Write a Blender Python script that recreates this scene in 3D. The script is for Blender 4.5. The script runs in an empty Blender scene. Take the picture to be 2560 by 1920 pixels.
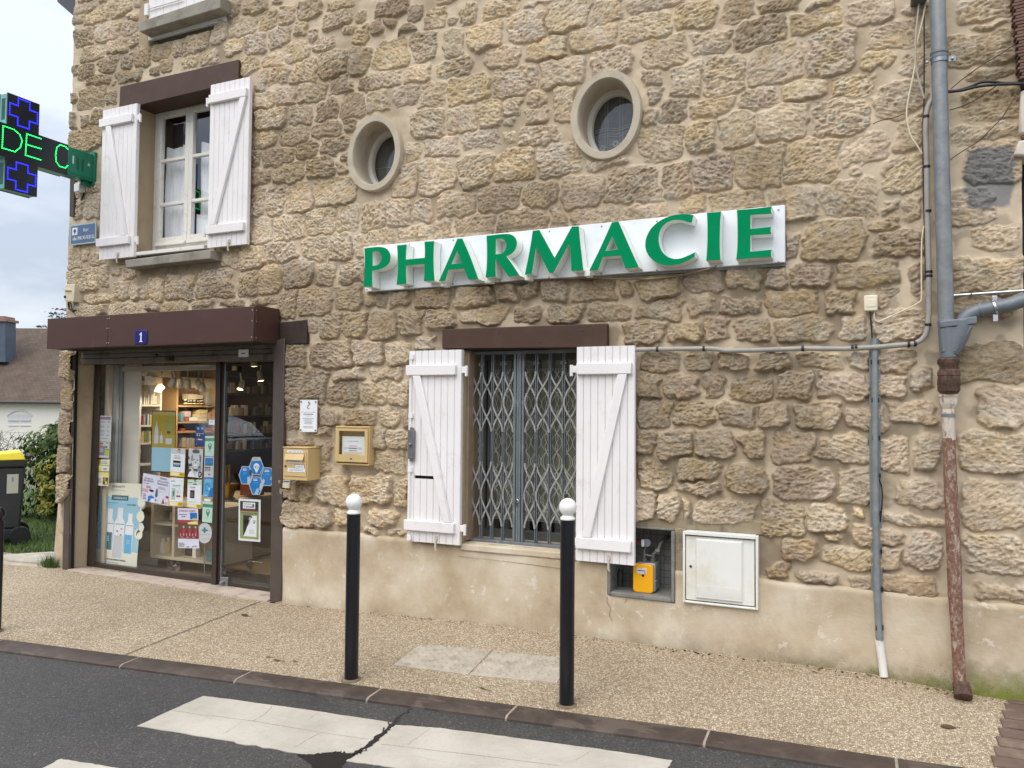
import bpy, math, random
import numpy as np
from mathutils import Vector, Matrix, geometry
S = bpy.context.scene
COL = S.collection
rad = math.radians
random.seed(7)
# ------------------------------------------------------------------ camera
CAM = np.array((0.0, -4.75, 1.6))
FPX = 1923.0
def _basis(y, p, r):
    F = np.array([-math.sin(y)*math.cos(p), math.cos(y)*math.cos(p), math.sin(p)])
    R0 = np.array([math.cos(y), math.sin(y), 0.0]); U0 = np.cross(R0, F)
    return math.cos(r)*R0+math.sin(r)*U0, -math.sin(r)*R0+math.cos(r)*U0, F
CR, CU, CF = _basis(rad(24.047), rad(1.972), rad(0.485))
cd = bpy.data.cameras.new('camera'); cam = bpy.data.objects.new('camera', cd); COL.objects.link(cam)
cd.sensor_width = 36; cd.sensor_fit = 'HORIZONTAL'; cd.lens = FPX/2560*36; cd.clip_start = 0.05; cd.clip_end = 2000
m4 = Matrix(((CR[0], CU[0], -CF[0], CAM[0]), (CR[1], CU[1], -CF[1], CAM[1]), (CR[2], CU[2], -CF[2], CAM[2]), (0, 0, 0, 1)))
cam.matrix_world = m4
S.camera = cam
# ------------------------------------------------------------------ world, sun, exposure
S.view_settings.view_transform = 'Standard'; S.view_settings.look = 'None'
S.view_settings.exposure = 0.25; S.view_settings.gamma = 1.0
SUN_EL, SUN_AZ = rad(48), rad(196)
wd = bpy.data.worlds.new('World'); S.world = wd; wd.use_nodes = True
nt = wd.node_tree; nt.nodes.clear()
N = lambda t, k: k.nodes.new(t)
out = N('ShaderNodeOutputWorld', nt); bg = N('ShaderNodeBackground', nt); bg.inputs['Strength'].default_value = 0.1
sky = N('ShaderNodeTexSky', nt); sky.sky_type = 'NISHITA'; sky.sun_disc = False
sky.sun_elevation = SUN_EL; sky.sun_rotation = SUN_AZ
tc = N('ShaderNodeTexCoord', nt); sp = N('ShaderNodeSeparateXYZ', nt)
nt.links.new(tc.outputs['Generated'], sp.inputs[0])
rp = N('ShaderNodeValToRGB', nt)        # overcast sky: about three times brighter overhead than at the horizon
rp.color_ramp.elements[0].position = 0.0; rp.color_ramp.elements[0].color = (.265, .28, .30, 1)
rp.color_ramp.elements[1].position = 1.0; rp.color_ramp.elements[1].color = (.98, .98, 1.0, 1)
e = rp.color_ramp.elements.new(0.42); e.color = (.315, .345, .395, 1)
nt.links.new(sp.outputs['Z'], rp.inputs[0])
mp = N('ShaderNodeMapping', nt); mp.inputs['Scale'].default_value = (1.0, 1.0, 2.6)
nt.links.new(tc.outputs['Generated'], mp.inputs[0])
nz = N('ShaderNodeTexNoise', nt); nz.inputs['Scale'].default_value = 3.4; nz.inputs['Detail'].default_value = 7; nz.inputs['Roughness'].default_value = .55
nt.links.new(mp.outputs[0], nz.inputs['Vector'])
cr = N('ShaderNodeValToRGB', nt)
cr.color_ramp.elements[0].position = .38; cr.color_ramp.elements[0].color = (.79, .835, .90, 1)
cr.color_ramp.elements[1].position = .58; cr.color_ramp.elements[1].color = (1.14, 1.14, 1.13, 1)
nt.links.new(nz.outputs['Fac'], cr.inputs[0])
mu = N('ShaderNodeMix', nt); mu.data_type = 'RGBA'; mu.blend_type = 'MULTIPLY'; mu.inputs[0].default_value = 1
nt.links.new(rp.outputs[0], mu.inputs[6]); nt.links.new(cr.outputs[0], mu.inputs[7])
vm = N('ShaderNodeVectorMath', nt); vm.operation = 'SCALE'; vm.inputs['Scale'].default_value = 24.0
nt.links.new(mu.outputs[2], vm.inputs[0])
mx = N('ShaderNodeMix', nt); mx.data_type = 'RGBA'; mx.inputs[0].default_value = .9
nt.links.new(sky.outputs[0], mx.inputs[6]); nt.links.new(vm.outputs[0], mx.inputs[7])
nt.links.new(mx.outputs[2], bg.inputs['Color']); nt.links.new(bg.outputs[0], out.inputs[0])
sl = bpy.data.lights.new('sun', 'SUN'); sl.energy = 1.5; sl.angle = rad(50); sl.color = (1, .955, .88)
so = bpy.data.objects.new('sun', sl); COL.objects.link(so)
sd = Vector((math.sin(SUN_AZ)*math.cos(SUN_EL), math.cos(SUN_AZ)*math.cos(SUN_EL), math.sin(SUN_EL)))
so.rotation_euler = (-sd).to_track_quat('-Z', 'Y').to_euler(); so.location = (0, -4, 9)

# ------------------------------------------------------------------ helpers: photograph pixel (2560 wide) -> point of a real plane
def ray(px, py): return CF + CR*(px-1280)/FPX - CU*(py-960)/FPX
def W(px, py, Y=0.0):
    d = ray(px, py); return CAM + d*(Y-CAM[1])/d[1]
def WX(px, py, X):
    d = ray(px, py); return CAM + d*(X-CAM[0])/d[0]
def WZ(px, py, Z):
    d = ray(px, py); return CAM + d*(Z-CAM[2])/d[2]
def FD(px, py, dist): return CAM + ray(px, py)*dist
def lerp(a, b, t): return a+(b-a)*t

class MB:
    def __init__(s): s.v = []; s.f = []; s.m = []
    def add(s, vs, fs, m=0):
        o = len(s.v); s.v += [tuple(float(c) for c in p) for p in vs]
        for f in fs: s.f.append(tuple(i+o for i in f)); s.m.append(m)
        return s
    def box(s, x0, x1, y0, y1, z0, z1, m=0):
        return s.hexa([(x0,y0,z0),(x1,y0,z0),(x1,y0,z1),(x0,y0,z1)], [(x0,y1,z0),(x1,y1,z0),(x1,y1,z1),(x0,y1,z1)], m)
    def hexa(s, a, b, m=0):
        n = len(a)
        fs = [tuple(range(n)), tuple(range(2*n-1, n-1, -1))] + [(i, i+n, (i+1) % n+n, (i+1) % n) for i in range(n)]
        return s.add(list(a)+list(b), fs, m)
    def slab(s, quad, yf, yb, m=0):          # outline given in the wall plane, extruded straight back
        a = [W(x, y, yf) for x, y in quad]; b = [(p[0], yb, p[2]) for p in a]
        return s.hexa(a, b, m)
    def prism(s, poly, y0, y1, m=0):
        return s.hexa([(x, y0, z) for x, z in poly], [(x, y1, z) for x, z in poly], m)
    def prismz(s, poly, z0, z1, m=0):
        return s.hexa([(x, y, z1) for x, y in poly], [(x, y, z0) for x, y in poly], m)
    def obar(s, p, q, w, t, up=(0, -1, 0), m=0):   # bar from p to q, width w across, thickness t along up
        p = Vector(p); q = Vector(q); d = (q-p).normalized(); u = Vector(up); u = (u-d*u.dot(d)).normalized(); r = d.cross(u)
        a = [p+r*w/2-u*t/2, p+r*w/2+u*t/2, p-r*w/2+u*t/2, p-r*w/2-u*t/2]; L = q-p
        return s.hexa(a, [c+L for c in a], m)
    def tube(s, path, r, n=10, m=0, caps=True):
        P = [Vector(p) for p in path]; rs = r if isinstance(r, (list, tuple)) else [r]*len(P)
        t0 = (P[1]-P[0]).normalized(); u = t0.orthogonal().normalized(); vs = []; fs = []
        for i, p in enumerate(P):
            t = (P[min(i+1, len(P)-1)]-P[max(i-1, 0)]).normalized()
            u = (u-t*u.dot(t)).normalized(); w = t.cross(u)
            for k in range(n):
                a = 2*math.pi*k/n; vs.append(p+(u*math.cos(a)+w*math.sin(a))*rs[i])
        for i in range(len(P)-1):
            for k in range(n): fs.append((i*n+k, i*n+(k+1) % n, (i+1)*n+(k+1) % n, (i+1)*n+k))
        if caps: fs.append(tuple(range(n-1, -1, -1))); fs.append(tuple((len(P)-1)*n+k for k in range(n)))
        return s.add(vs, fs, m)
    def lathe(s, prof, c, n=24, m=0, axis='z', sx=1.0):
        vs = []; fs = []
        for r, h in prof:
            for k in range(n):
                a = 2*math.pi*k/n
                if axis == 'z': vs.append((c[0]+r*math.cos(a)*sx, c[1]+r*math.sin(a), c[2]+h))
                elif axis == 'y': vs.append((c[0]+r*math.cos(a)*sx, c[1]+h, c[2]+r*math.sin(a)))
                else: vs.append((c[0]+h, c[1]+r*math.cos(a), c[2]+r*math.sin(a)))
        for i in range(len(prof)-1):
            for k in range(n): fs.append((i*n+k, i*n+(k+1) % n, (i+1)*n+(k+1) % n, (i+1)*n+k))
        if prof[0][0] > 1e-6: fs.append(tuple(range(n-1, -1, -1)))
        if prof[-1][0] > 1e-6: fs.append(tuple((len(prof)-1)*n+k for k in range(n)))
        return s.add(vs, fs, m)
    def ball(s, c, r, n=16, m=0, sc=(1, 1, 1)):
        pr = [(max(r*math.sin(math.pi*i/(n//2)), 1e-5), -r*math.cos(math.pi*i/(n//2))) for i in range(n//2+1)]
        o = len(s.v); s.lathe(pr, (0, 0, 0), n, m)
        for i in range(o, len(s.v)):
            x, y, z = s.v[i]; s.v[i] = (c[0]+x*sc[0], c[1]+y*sc[1], c[2]+z*sc[2])
        return s
    def build(s, name, mats, parent=None, bevel=0, smooth=40, seg=2, recalc=True):
        import bmesh
        me = bpy.data.meshes.new(name); me.from_pydata(s.v, [], s.f)
        if not isinstance(mats, (list, tuple)): mats = [mats]
        for q in mats: me.materials.append(q)
        if len(mats) > 1: me.polygons.foreach_set('material_index', s.m)
        if recalc:
            bm = bmesh.new(); bm.from_mesh(me); bmesh.ops.recalc_face_normals(bm, faces=bm.faces); bm.to_mesh(me); bm.free()
        if smooth: me.shade_smooth(); me.set_sharp_from_angle(angle=rad(smooth))
        o = bpy.data.objects.new(name, me); COL.objects.link(o)
        if bevel:
            b = o.modifiers.new('bevel', 'BEVEL'); b.width = bevel; b.segments = seg; b.limit_method = 'ANGLE'; b.angle_limit = rad(40)
        if parent is not None: put(o, parent)
        return o
def put(o, parent):                          # all meshes are modelled in place; a thing's Empty stands at its base
    o.parent = parent
    o.matrix_parent_inverse = Matrix.Translation(-parent.location) if parent.type == 'EMPTY' else Matrix.Identity(4)
def thing(name, label, cat, loc=(0, 0, 0), group=None):
    o = bpy.data.objects.new(name, None); COL.objects.link(o); o.location = tuple(float(c) for c in loc); o.empty_display_size = .1
    return tag(o, label, cat, group)
def tag(o, label, cat, group=None):
    o['label'] = label; o['category'] = cat
    if group: o['group'] = group
    return o
def struct(o, kind='structure'): o['kind'] = kind; return o
def copy_tree(o, parent=None):
    c = o.copy(); COL.objects.link(c)
    if parent is not None:
        c.parent = parent; c.matrix_parent_inverse = o.matrix_parent_inverse.copy()
    for ch in [x for x in bpy.data.objects if x.parent == o]: copy_tree(ch, c)
    return c

# ------------------------------------------------------------------ procedural materials
def s2l(c): return tuple(((v/255+.055)/1.055)**2.4 if v > 10 else v/255/12.92 for v in c)
def newmat(name):
    m = bpy.data.materials.new(name); m.use_nodes = True; t = m.node_tree; t.nodes.clear()
    o = t.nodes.new('ShaderNodeOutputMaterial'); b = t.nodes.new('ShaderNodeBsdfPrincipled'); t.links.new(b.outputs[0], o.inputs[0])
    return m, t, b, o
def nd(t, kind, **kw):
    n = t.nodes.new('ShaderNode'+kind)
    for k, v in kw.items():
        if hasattr(n, k) and k not in n.inputs: setattr(n, k, v)
        else: n.inputs[k].default_value = v
    return n
def lk(t, a, b): t.links.new(a, b)
def ramp(t, fac, stops, interp='LINEAR'):
    r = t.nodes.new('ShaderNodeValToRGB'); cr = r.color_ramp; cr.interpolation = interp
    while len(cr.elements) < len(stops): cr.elements.new(.5)
    for e, (p, c) in zip(cr.elements, stops): e.position = p; e.color = (c if len(c) == 4 else tuple(c)+(1,))
    lk(t, fac, r.inputs[0]); return r.outputs[0]
def mixc(t, fac, a, b, mode='MIX'):
    n = t.nodes.new('ShaderNodeMix'); n.data_type = 'RGBA'; n.blend_type = mode
    for s, i in ((fac, 0), (a, 6), (b, 7)):
        if isinstance(s, (int, float)): n.inputs[i].default_value = s
        elif isinstance(s, tuple): n.inputs[i].default_value = s if len(s) == 4 else s+(1,)
        else: lk(t, s, n.inputs[i])
    return n.outputs[2]
def noise(t, scale, detail=4, rough=.55, vec=None, dist=0.0, stretch=None):
    if vec is None: vec = t.nodes.new('ShaderNodeTexCoord').outputs['Object']
    if stretch:
        mp = t.nodes.new('ShaderNodeMapping'); mp.inputs['Scale'].default_value = stretch; lk(t, vec, mp.inputs[0]); vec = mp.outputs[0]
    n = t.nodes.new('ShaderNodeTexNoise'); n.inputs['Scale'].default_value = scale; n.inputs['Detail'].default_value = detail
    n.inputs['Roughness'].default_value = rough; n.inputs['Distortion'].default_value = dist
    lk(t, vec, n.inputs['Vector']); return n.outputs['Fac']
def bump(t, b, h, strength=.3, dist=.01):
    n = t.nodes.new('ShaderNodeBump'); n.inputs['Strength'].default_value = strength; n.inputs['Distance'].default_value = dist
    lk(t, h, n.inputs['Height']); lk(t, n.outputs[0], b.inputs['Normal']); return n
MATS = {}
def pm(name, rgb, rough=.55, metal=0.0, var=.10, vs=5.0, bmp=.0, bs=80.0, bd=.003, spec=.5, dirt=None, dirt_t=(.52, .72), dscale=9.0, lin=False):
    """plain procedural material: base colour (sRGB 0-255) with soft noise variation, optional dirt patches and bump"""
    if name in MATS: return MATS[name]
    m, t, b, o = newmat(name); c = rgb if lin else s2l(rgb)
    n = noise(t, vs, 5)
    a = tuple(v*(1-var) for v in c); d = tuple(min(v*(1+var), .95) for v in c)
    colr = ramp(t, n, [(.3, a), (.7, d)])
    if dirt:
        k = ramp(t, noise(t, dscale, 6, .65), [(dirt_t[0], (0, 0, 0)), (dirt_t[1], (1, 1, 1))])
        colr = mixc(t, k, colr, s2l(dirt))
    lk(t, colr, b.inputs['Base Color']); b.inputs['Roughness'].default_value = rough; b.inputs['Metallic'].default_value = metal
    b.inputs['Specular IOR Level'].default_value = spec
    if bmp: bump(t, b, noise(t, bs, 4), bmp, bd)
    MATS[name] = m; return m
def emat(name, rgb, strength):
    if name in MATS: return MATS[name]
    m, t, b, o = newmat(name); t.nodes.remove(b)
    e = nd(t, 'Emission'); e.inputs[0].default_value = s2l(rgb)+(1,); e.inputs[1].default_value = strength
    lk(t, e.outputs[0], o.inputs[0]); MATS[name] = m; return m
def glassmat(name, tint=(.97, .98, .975), rough=0.0, r0=.085):
    m, t, b, o = newmat(name); t.nodes.remove(b)
    ge = nd(t, 'NewGeometry'); dt = nd(t, 'VectorMath', operation='DOT_PRODUCT'); lk(t, ge.outputs['Incoming'], dt.inputs[0]); lk(t, ge.outputs['Normal'], dt.inputs[1])
    ab = nd(t, 'Math', operation='ABSOLUTE'); lk(t, dt.outputs['Value'], ab.inputs[0]); om = nd(t, 'Math', operation='SUBTRACT'); om.inputs[0].default_value = 1; lk(t, ab.outputs[0], om.inputs[1])
    pw = nd(t, 'Math', operation='POWER'); lk(t, om.outputs[0], pw.inputs[0]); pw.inputs[1].default_value = 5
    fr = nd(t, 'Math', operation='MULTIPLY_ADD'); lk(t, pw.outputs[0], fr.inputs[0]); fr.inputs[1].default_value = 1-r0; fr.inputs[2].default_value = r0
    tr = nd(t, 'BsdfTransparent'); tr.inputs[0].default_value = tint+(1,)
    gl = nd(t, 'BsdfGlossy'); gl.inputs['Roughness'].default_value = rough; gl.inputs['Color'].default_value = (.95, .97, 1, 1)
    mxn = nd(t, 'MixShader'); lk(t, fr.outputs[0], mxn.inputs[0]); lk(t, tr.outputs[0], mxn.inputs[1]); lk(t, gl.outputs[0], mxn.inputs[2])
    lk(t, mxn.outputs[0], o.inputs[0]); return m
WHITE = pm('white_paint', (236, 232, 231), .45, var=.035, vs=3, bmp=.15, bs=40, bd=.002, dirt=(200, 191, 180), dirt_t=(.58, .95), dscale=9)
WHITE2 = pm('white_joinery', (226, 222, 214), .5, var=.05, vs=4, bmp=.1, bs=50, dirt=(170, 160, 145), dirt_t=(.58, .85), dscale=12)
PVC = pm('white_enamel', (235, 236, 238), .3, var=.02)
BROWN = pm('brown_panel', (76, 51, 45), .42, var=.07, vs=3, dirt=(94, 72, 66), dirt_t=(.6, .9), dscale=4)
BRWOOD = pm('brown_lintel', (70, 46, 33), .6, var=.16, vs=7, bmp=.3, bs=30, dirt=(92, 68, 55), dirt_t=(.62, .85))
OLDWOOD = pm('old_dark_wood', (50, 38, 30), .8, var=.3, vs=12, bmp=.6, bs=40)
ALU = pm('brown_aluminium', (66, 56, 50), .4, metal=.2, var=.08)
GUIDE = pm('shutter_guide', (88, 78, 72), .5, metal=.2, var=.14, vs=9, dirt=(140, 132, 126), dirt_t=(.66, .8), dscale=14)
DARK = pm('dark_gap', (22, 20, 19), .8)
BLACK = pm('black_rubber', (28, 28, 30), .5)
CONC = pm('concrete_sill', (150, 144, 132), .85, var=.13, vs=9, bmp=.35, bs=70, dirt=(112, 106, 94), dirt_t=(.5, .75), dscale=6)
RINGST = pm('cast_stone', (188, 176, 156), .85, var=.09, vs=11, bmp=.4, bs=120, bd=.002, dirt=(150, 138, 120), dirt_t=(.56, .8), dscale=7)
REVEAL = pm('reveal_plaster', (172, 154, 126), .9, var=.07, vs=3, bmp=.12, bs=40, dirt=(132, 116, 94), dirt_t=(.5, .85), dscale=3)
STEEL = pm('grey_steel', (146, 150, 154), .38, metal=.75, var=.12, vs=14)
CHROME = pm('bright_metal', (200, 200, 202), .2, metal=1.0, var=.05)
GRILLE = pm('galvanised_grille', (162, 162, 158), .5, metal=.25, var=.14, vs=16, dirt=(96, 98, 100), dirt_t=(.5, .75), dscale=20)
GRILLED = pm('grille_channel', (118, 123, 127), .5, metal=.3, var=.18, vs=12, dirt=(170, 172, 172), dirt_t=(.58, .8), dscale=10)
GLASS = glassmat('shop_glass')
GLASS2 = glassmat('window_glass', (.97, .98, .98), r0=.14)
# ------------------------------------------------------------------ the stone building: rubble facade with every stone of the photograph
XL, XR = -6.635, 0.805
building = thing('stone_building', 'two storey rubble stone pharmacy building with brown canopy, white shutters and two oval windows', 'building', (-2.9, 0, .1))
STONES = """
160,0|20,7,24,10,2;38,2,8,5,2;33,14,21,14,1;56,8,20,16,0;73,4,10,8,2;13,20,13,8,2;67,17,9,6,0;42,32,23,18,0;64,28,15,11,0;20,37,20,18,2;70,40,12,11,2;95,36,23,10,2;122,25,23,10,2;142,22,8,6,2;52,46,19,13,0;28,52,22,14,0;79,55,15,21,1;98,50,17,18,0;114,48,10,13,0;132,41,25,22,0;155,33,16,22,0;178,26,26,18,0;170,8,11,15,0;169,46,19,13,1;185,66,18,15,1;144,56,15,16,0;124,63,14,11,1;102,65,12,12,0;91,71,9,9,0;62,60,13,14,2;43,63,17,18,0;22,71,16,16,2;65,76,25,12,0;34,81,23,10,1;27,97,25,20,0;46,97,9,11,2;50,83,5,5,2;20,121,9,13,2;33,117,11,14,0;22,139,33,22,1;11,70,7,12,0;9,98,6,10,2;8,121,6,15,2
600,0|15,7,25,14,0;36,2,8,4,2;47,14,17,17,1;69,9,20,19,0;100,4,28,9,0;97,19,26,18,2;119,16,10,13,1;150,8,31,17,2;174,13,14,15,2;196,18,21,21,1;217,8,10,7,1;216,21,11,9,2;27,20,17,17,0;61,28,13,15,1;40,38,18,20,2;71,36,10,15,2;121,34,16,16,1;108,28,12,12,0;136,28,10,13,2;150,22,10,7,0;166,30,19,9,2;16,44,19,19,2;84,43,20,13,0;57,51,25,18,0;32,60,22,12,1;92,65,27,27,0;120,60,21,29,2;151,54,32,30,1;184,47,22,26,2;63,71,25,24,1;38,75,20,17,1;21,81,9,19,2;139,80,40,19,1;176,74,26,17,1;101,85,23,18,2;72,92,27,19,0;45,96,19,18,0;21,101,23,17,0;112,106,23,23,0;137,100,19,21,0;165,95,24,21,2;192,94,25,23,2;87,110,18,20,0;60,114,24,20,2;30,119,30,23,0;85,129,30,14,0;53,136,28,18,0;109,124,15,13,2;24,140,22,15,1;95,146,26,18,0;67,150,20,17,0;39,157,31,16,0;14,159,12,13,0;188,124,28,27,0;173,152,17,16,0;200,148,34,20,0;105,158,12,18,0
1100,0|18,8,12,8,1;28,14,19,18,2;62,9,34,19,1;97,2,26,5,2;87,25,35,30,0;127,17,37,32,0;169,11,34,23,3;13,44,18,26,2;45,36,32,26,1;104,49,37,22,1;60,57,33,22,1;153,38,44,24,1;206,28,52,26,0;14,68,33,17,1;73,82,43,29,2;28,90,37,28,1;121,72,41,28,0;171,60,37,24,0;96,97,19,14,1;97,115,19,16,0;73,108,16,17,2;70,121,12,8,2;124,102,20,33,0;50,114,23,29,0;21,119,28,27,0;42,140,38,15,2;72,137,15,12,0;99,135,35,17,0
1600,0|10,4,62,14,0;53,17,42,25,1;97,10,34,22,1;137,4,38,12,1;182,3,30,9,0;173,20,51,22,1;121,32,46,32,0;70,44,40,22,0;25,52,42,32,0;191,53,44,45,0;136,63,49,41,0;86,76,39,36,0;45,79,30,34,0;10,77,18,17,2;14,95,13,15,2;9,117,14,18,2;118,98,38,20,0;166,90,44,19,0;72,108,41,18,1;32,110,27,24,2;142,122,50,37,0;97,130,35,34,0;60,137,25,33,1;21,142,40,36,0
2007,0|68,11,47,24,0;91,34,50,27,1;75,58,32,20,0;112,63,22,24,2;51,86,40,22,1;97,100,48,33,0;37,117,54,34,0;107,132,24,36,0;62,149,47,27,0;124,36,10,16,2;115,8,24,12,2;182,9,56,20,0;190,25,45,10,0;178,48,70,36,1;188,68,48,16,0;190,102,58,32,1;180,134,68,18,0
600,400|20,16,20,14,0;48,13,31,18,0;80,8,26,22,0;101,6,12,14,0;95,33,41,30,0;16,42,15,28,0;35,40,16,31,0;59,38,25,30,1;164,21,27,31,0;195,15,32,34,0;21,70,22,26,0;49,68,31,23,0;81,61,27,27,0;106,58,21,25,0;132,57,22,25,0;158,54,23,27,0;183,51,20,26,0;12,96,25,23,0;41,91,30,20,0;75,89,24,22,0;100,86,21,24,0;118,86,10,21,2;138,79,28,18,0;166,76,20,18,0;184,71,16,20,0;204,70,20,20,3;31,118,24,28,1;58,115,27,29,0;85,114,18,22,0;111,113,24,24,0;8,124,16,25,0;74,141,29,27,0;107,136,25,28,0;48,144,18,25,0;23,141,21,9,0;137,139,23,13,0;160,139,18,14,0;193,139,34,20,0
1100,400|34,11,33,32,2;75,5,38,30,1;120,1,45,32,2;168,2,40,10,0;16,44,34,24,0;58,38,40,28,2;100,34,33,28,0;143,31,42,33,0;193,25,46,40,0;35,66,34,22,0;80,61,49,20,0;117,57,17,24,3;154,56,48,19,0;204,51,40,17,1;34,137,38,20,0;68,134,22,18,0;115,131,26,22,0;88,130,18,14,2;155,131,42,22,0;185,127,14,12,2;43,154,44,18,0;87,155,26,15,0;126,153,34,15,0;169,153,42,20,0
1600,400|36,21,26,34,0;72,12,35,38,3;118,6,48,42,0;171,0,49,42,1;54,45,24,16,1;97,41,49,18,3;152,43,49,32,0;152,84,15,25,2;171,117,41,23,0;105,118,40,20,0;134,119,22,20,2;62,121,38,24,2;18,128,38,20,0;20,150,42,18,2;61,147,22,18,0;100,147,42,18,0;152,141,46,26,1
2007,400|47,38,54,37,0;102,14,38,36,0;50,8,12,12,0;110,48,21,26,0;88,48,14,14,0;81,63,34,12,0;30,81,56,38,0;95,84,50,25,0;66,114,58,26,0;115,120,14,34,0;82,137,20,19,1;37,142,29,20,0;190,1,56,42,1;168,45,42,34,0;192,77,50,22,0;184,116,68,34,0;180,147,62,22,0
690,700|53,46,20,24,0;77,46,23,24,0;107,45,28,26,0;135,42,23,24,0;165,40,30,18,0;56,75,36,25,0;92,73,27,24,2;122,74,22,22,0;148,63,19,12,0;19,76,20,22,2;29,107,42,34,2;73,94,29,13,0;111,94,28,12,0;67,114,27,21,2;99,113,27,23,0;124,114,19,24,0;53,137,24,16,2;16,138,17,20,2;80,137,37,16,0;112,136,19,20,0;130,138,8,16,0;46,152,14,9,0;103,158,16,20,0;122,158,22,20,0;34,44,8,16,0
690,1080|48,24,13,29,0;25,10,34,8,0;114,29,28,23,0;14,58,16,20,0;57,58,32,26,1;95,57,36,26,1;123,60,15,25,1;31,61,12,14,0;30,83,46,20,0;66,84,14,16,1;108,85,27,15,1;97,99,20,6,0;120,101,18,6,2
1560,730|20,40,41,20,0;59,40,30,18,0;92,38,24,22,0;130,38,37,19,0;181,36,52,23,0;36,69,34,20,0;75,70,26,16,0;110,69,26,16,0;150,69,35,16,0;194,69,46,15,0;23,94,28,24,2;58,93,30,22,0;91,93,22,23,0;129,96,38,21,0;172,93,36,22,0;29,120,31,28,2;69,121,40,24,0;112,124,34,24,0;148,122,32,24,0;193,122,40,27,0;21,151,18,24,2;51,152,34,26,0;91,152,38,26,0;129,152,22,26,0;170,156,38,30,0
2007,760|97,22,50,27,0;51,23,26,21,0;58,56,22,16,0;93,57,34,20,0;39,82,46,26,0;88,81,32,22,0;120,76,17,23,2;106,108,46,22,1;62,115,44,22,0;41,145,52,26,0;91,150,28,32,0;124,150,22,34,2;190,58,66,36,0;200,103,46,38,0;190,148,62,36,0
1560,1120|31,27,32,26,0;75,23,44,18,0;74,39,44,12,0;124,30,42,26,0;180,35,54,28,0;20,58,24,30,2;43,59,18,26,0;61,61,8,18,0;101,63,60,23,0;158,70,42,34,0;202,70,34,28,0;208,90,18,9,1;174,103,36,22,4;155,124,24,14,4;193,131,36,10,0
2007,1120|52,39,30,34,0;55,66,14,11,1;74,90,52,19,1;60,110,80,20,1;115,45,44,24,0;109,72,58,10,0;121,104,30,38,0;58,133,24,14,0;104,138,54,16,1;192,56,58,46,0;192,107,58,38,0;200,146,46,12,1
160,400|10,98,12,22,2;21,95,8,12,0;33,100,14,12,0;19,121,30,22,0;40,117,10,20,0;52,111,10,8,2;64,112,14,14,2;58,131,13,18,0;35,139,30,9,1;71,133,8,16,0;80,131,8,18,0;94,129,17,22,1;116,128,29,25,0;150,124,34,28,0;27,150,32,13,0;60,149,30,14,0;88,147,12,10,0;110,146,24,12,0;138,145,22,11,0;168,142,24,9,0;164,98,17,18,0;15,30,10,16,2;27,28,12,10,2;14,48,10,20,2;28,46,14,22,2
"""
stones = []                                   # (x, z, half width, half height, tone)
for line in STONES.strip().split('\n'):
    hd, body = line.split('|'); ox, oy = map(float, hd.split(','))
    for it in body.split(';'):
        cx, cy, w, h, c = map(float, it.split(',')); px = ox+cx*2.5; py = oy+cy*2.5
        p = W(px, py, -.01); dx = W(px+w*1.25, py, -.01)[0]-W(px-w*1.25, py, -.01)[0]; dz = W(px, py-h*1.25, -.01)[2]-W(px, py+h*1.25, -.01)[2]
        stones.append((p[0], p[2], dx/2*1.08, dz/2*1.08, int(c)))
# quoins at the left corner and courses above the photograph's top edge
rs = random.Random(3)
z = .75
while z < 2.0:
    h = rs.uniform(.22, .34); stones.append((XL+.05, z+h/2, .12, h/2*1.02, rs.choice((0, 2)))); z += h
def fill(x0, x1, z0, z1):
    z = z0
    while z < z1:
        h = rs.uniform(.15, .24); x = x0+rs.uniform(0, .1)
        while x < x1:
            w = rs.uniform(.18, .42)
            if not any(abs(x+w/2-s[0]) < (w/2+s[2])*.8 and abs(z+h/2-s[1]) < (h/2+s[3])*.8 for s in stones):
                stones.append((x+w/2, z+h/2, w*.43, h*.4, rs.choice((0, 0, 0, 1, 2))))
            x += w
        z += h
fill(-1.2, .8, 3.92, 5.5); fill(-4.0, -1.2, 4.5, 5.5); fill(-6.6, -4.0, 5.15, 5.5)

def vnoise(X, Z, s, seed):
    x = X/s; z = Z/s; xi = np.floor(x).astype(np.int64); zi = np.floor(z).astype(np.int64)
    fx = x-xi; fz = z-zi; fx = fx*fx*(3-2*fx); fz = fz*fz*(3-2*fz)
    def h(a, b):
        n = (a*374761393+b*668265263+seed*974634777) & 0x7fffffff
        n = ((n ^ (n >> 13))*1274126177) & 0x7fffffff
        return ((n ^ (n >> 16)) & 0xffff)/65535.0
    a = h(xi, zi); b = h(xi+1, zi); c = h(xi, zi+1); d = h(xi+1, zi+1)
    return (a*(1-fx)+b*fx)*(1-fz)+(c*(1-fx)+d*fx)*fz
def sstep(a, b, x): t = np.clip((x-a)/(b-a), 0, 1); return t*t*(3-2*t)

OPEN = [(-5.73, -4.86, 2.86, 4.27), (-2.47, -1.62, .69, 2.02), (-6.46, -4.13, -.2, 2.13), (-5.67, -4.86, 4.75, 5.6)]
NICHE = None
q0 = W(1519, 1487, 0); q1 = W(1690, 1503, 0); q2 = W(1692, 1322, 0)
NX0, NX1, NZ0, NZ1 = q0[0]+.02, q1[0]-.012, q0[2]+.02, q2[2]-.012
OPEN.append((NX0, NX1, NZ0, NZ1))
ROUND = []
for (x0, x1, y0, y1) in ((1425.6, 1602.8, 175, 397), (867.8, 1001, 287.5, 477)):
    my = (y0+y1)/2; a = W(x0, my, -.05); b = W(x1, my, -.05); c = W((x0+x1)/2, y0, -.05); d = W((x0+x1)/2, y1, -.05)
    ROUND.append(((a[0]+b[0])/2, (c[2]+d[2])/2, (b[0]-a[0])/2, (c[2]-d[2])/2))

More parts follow.
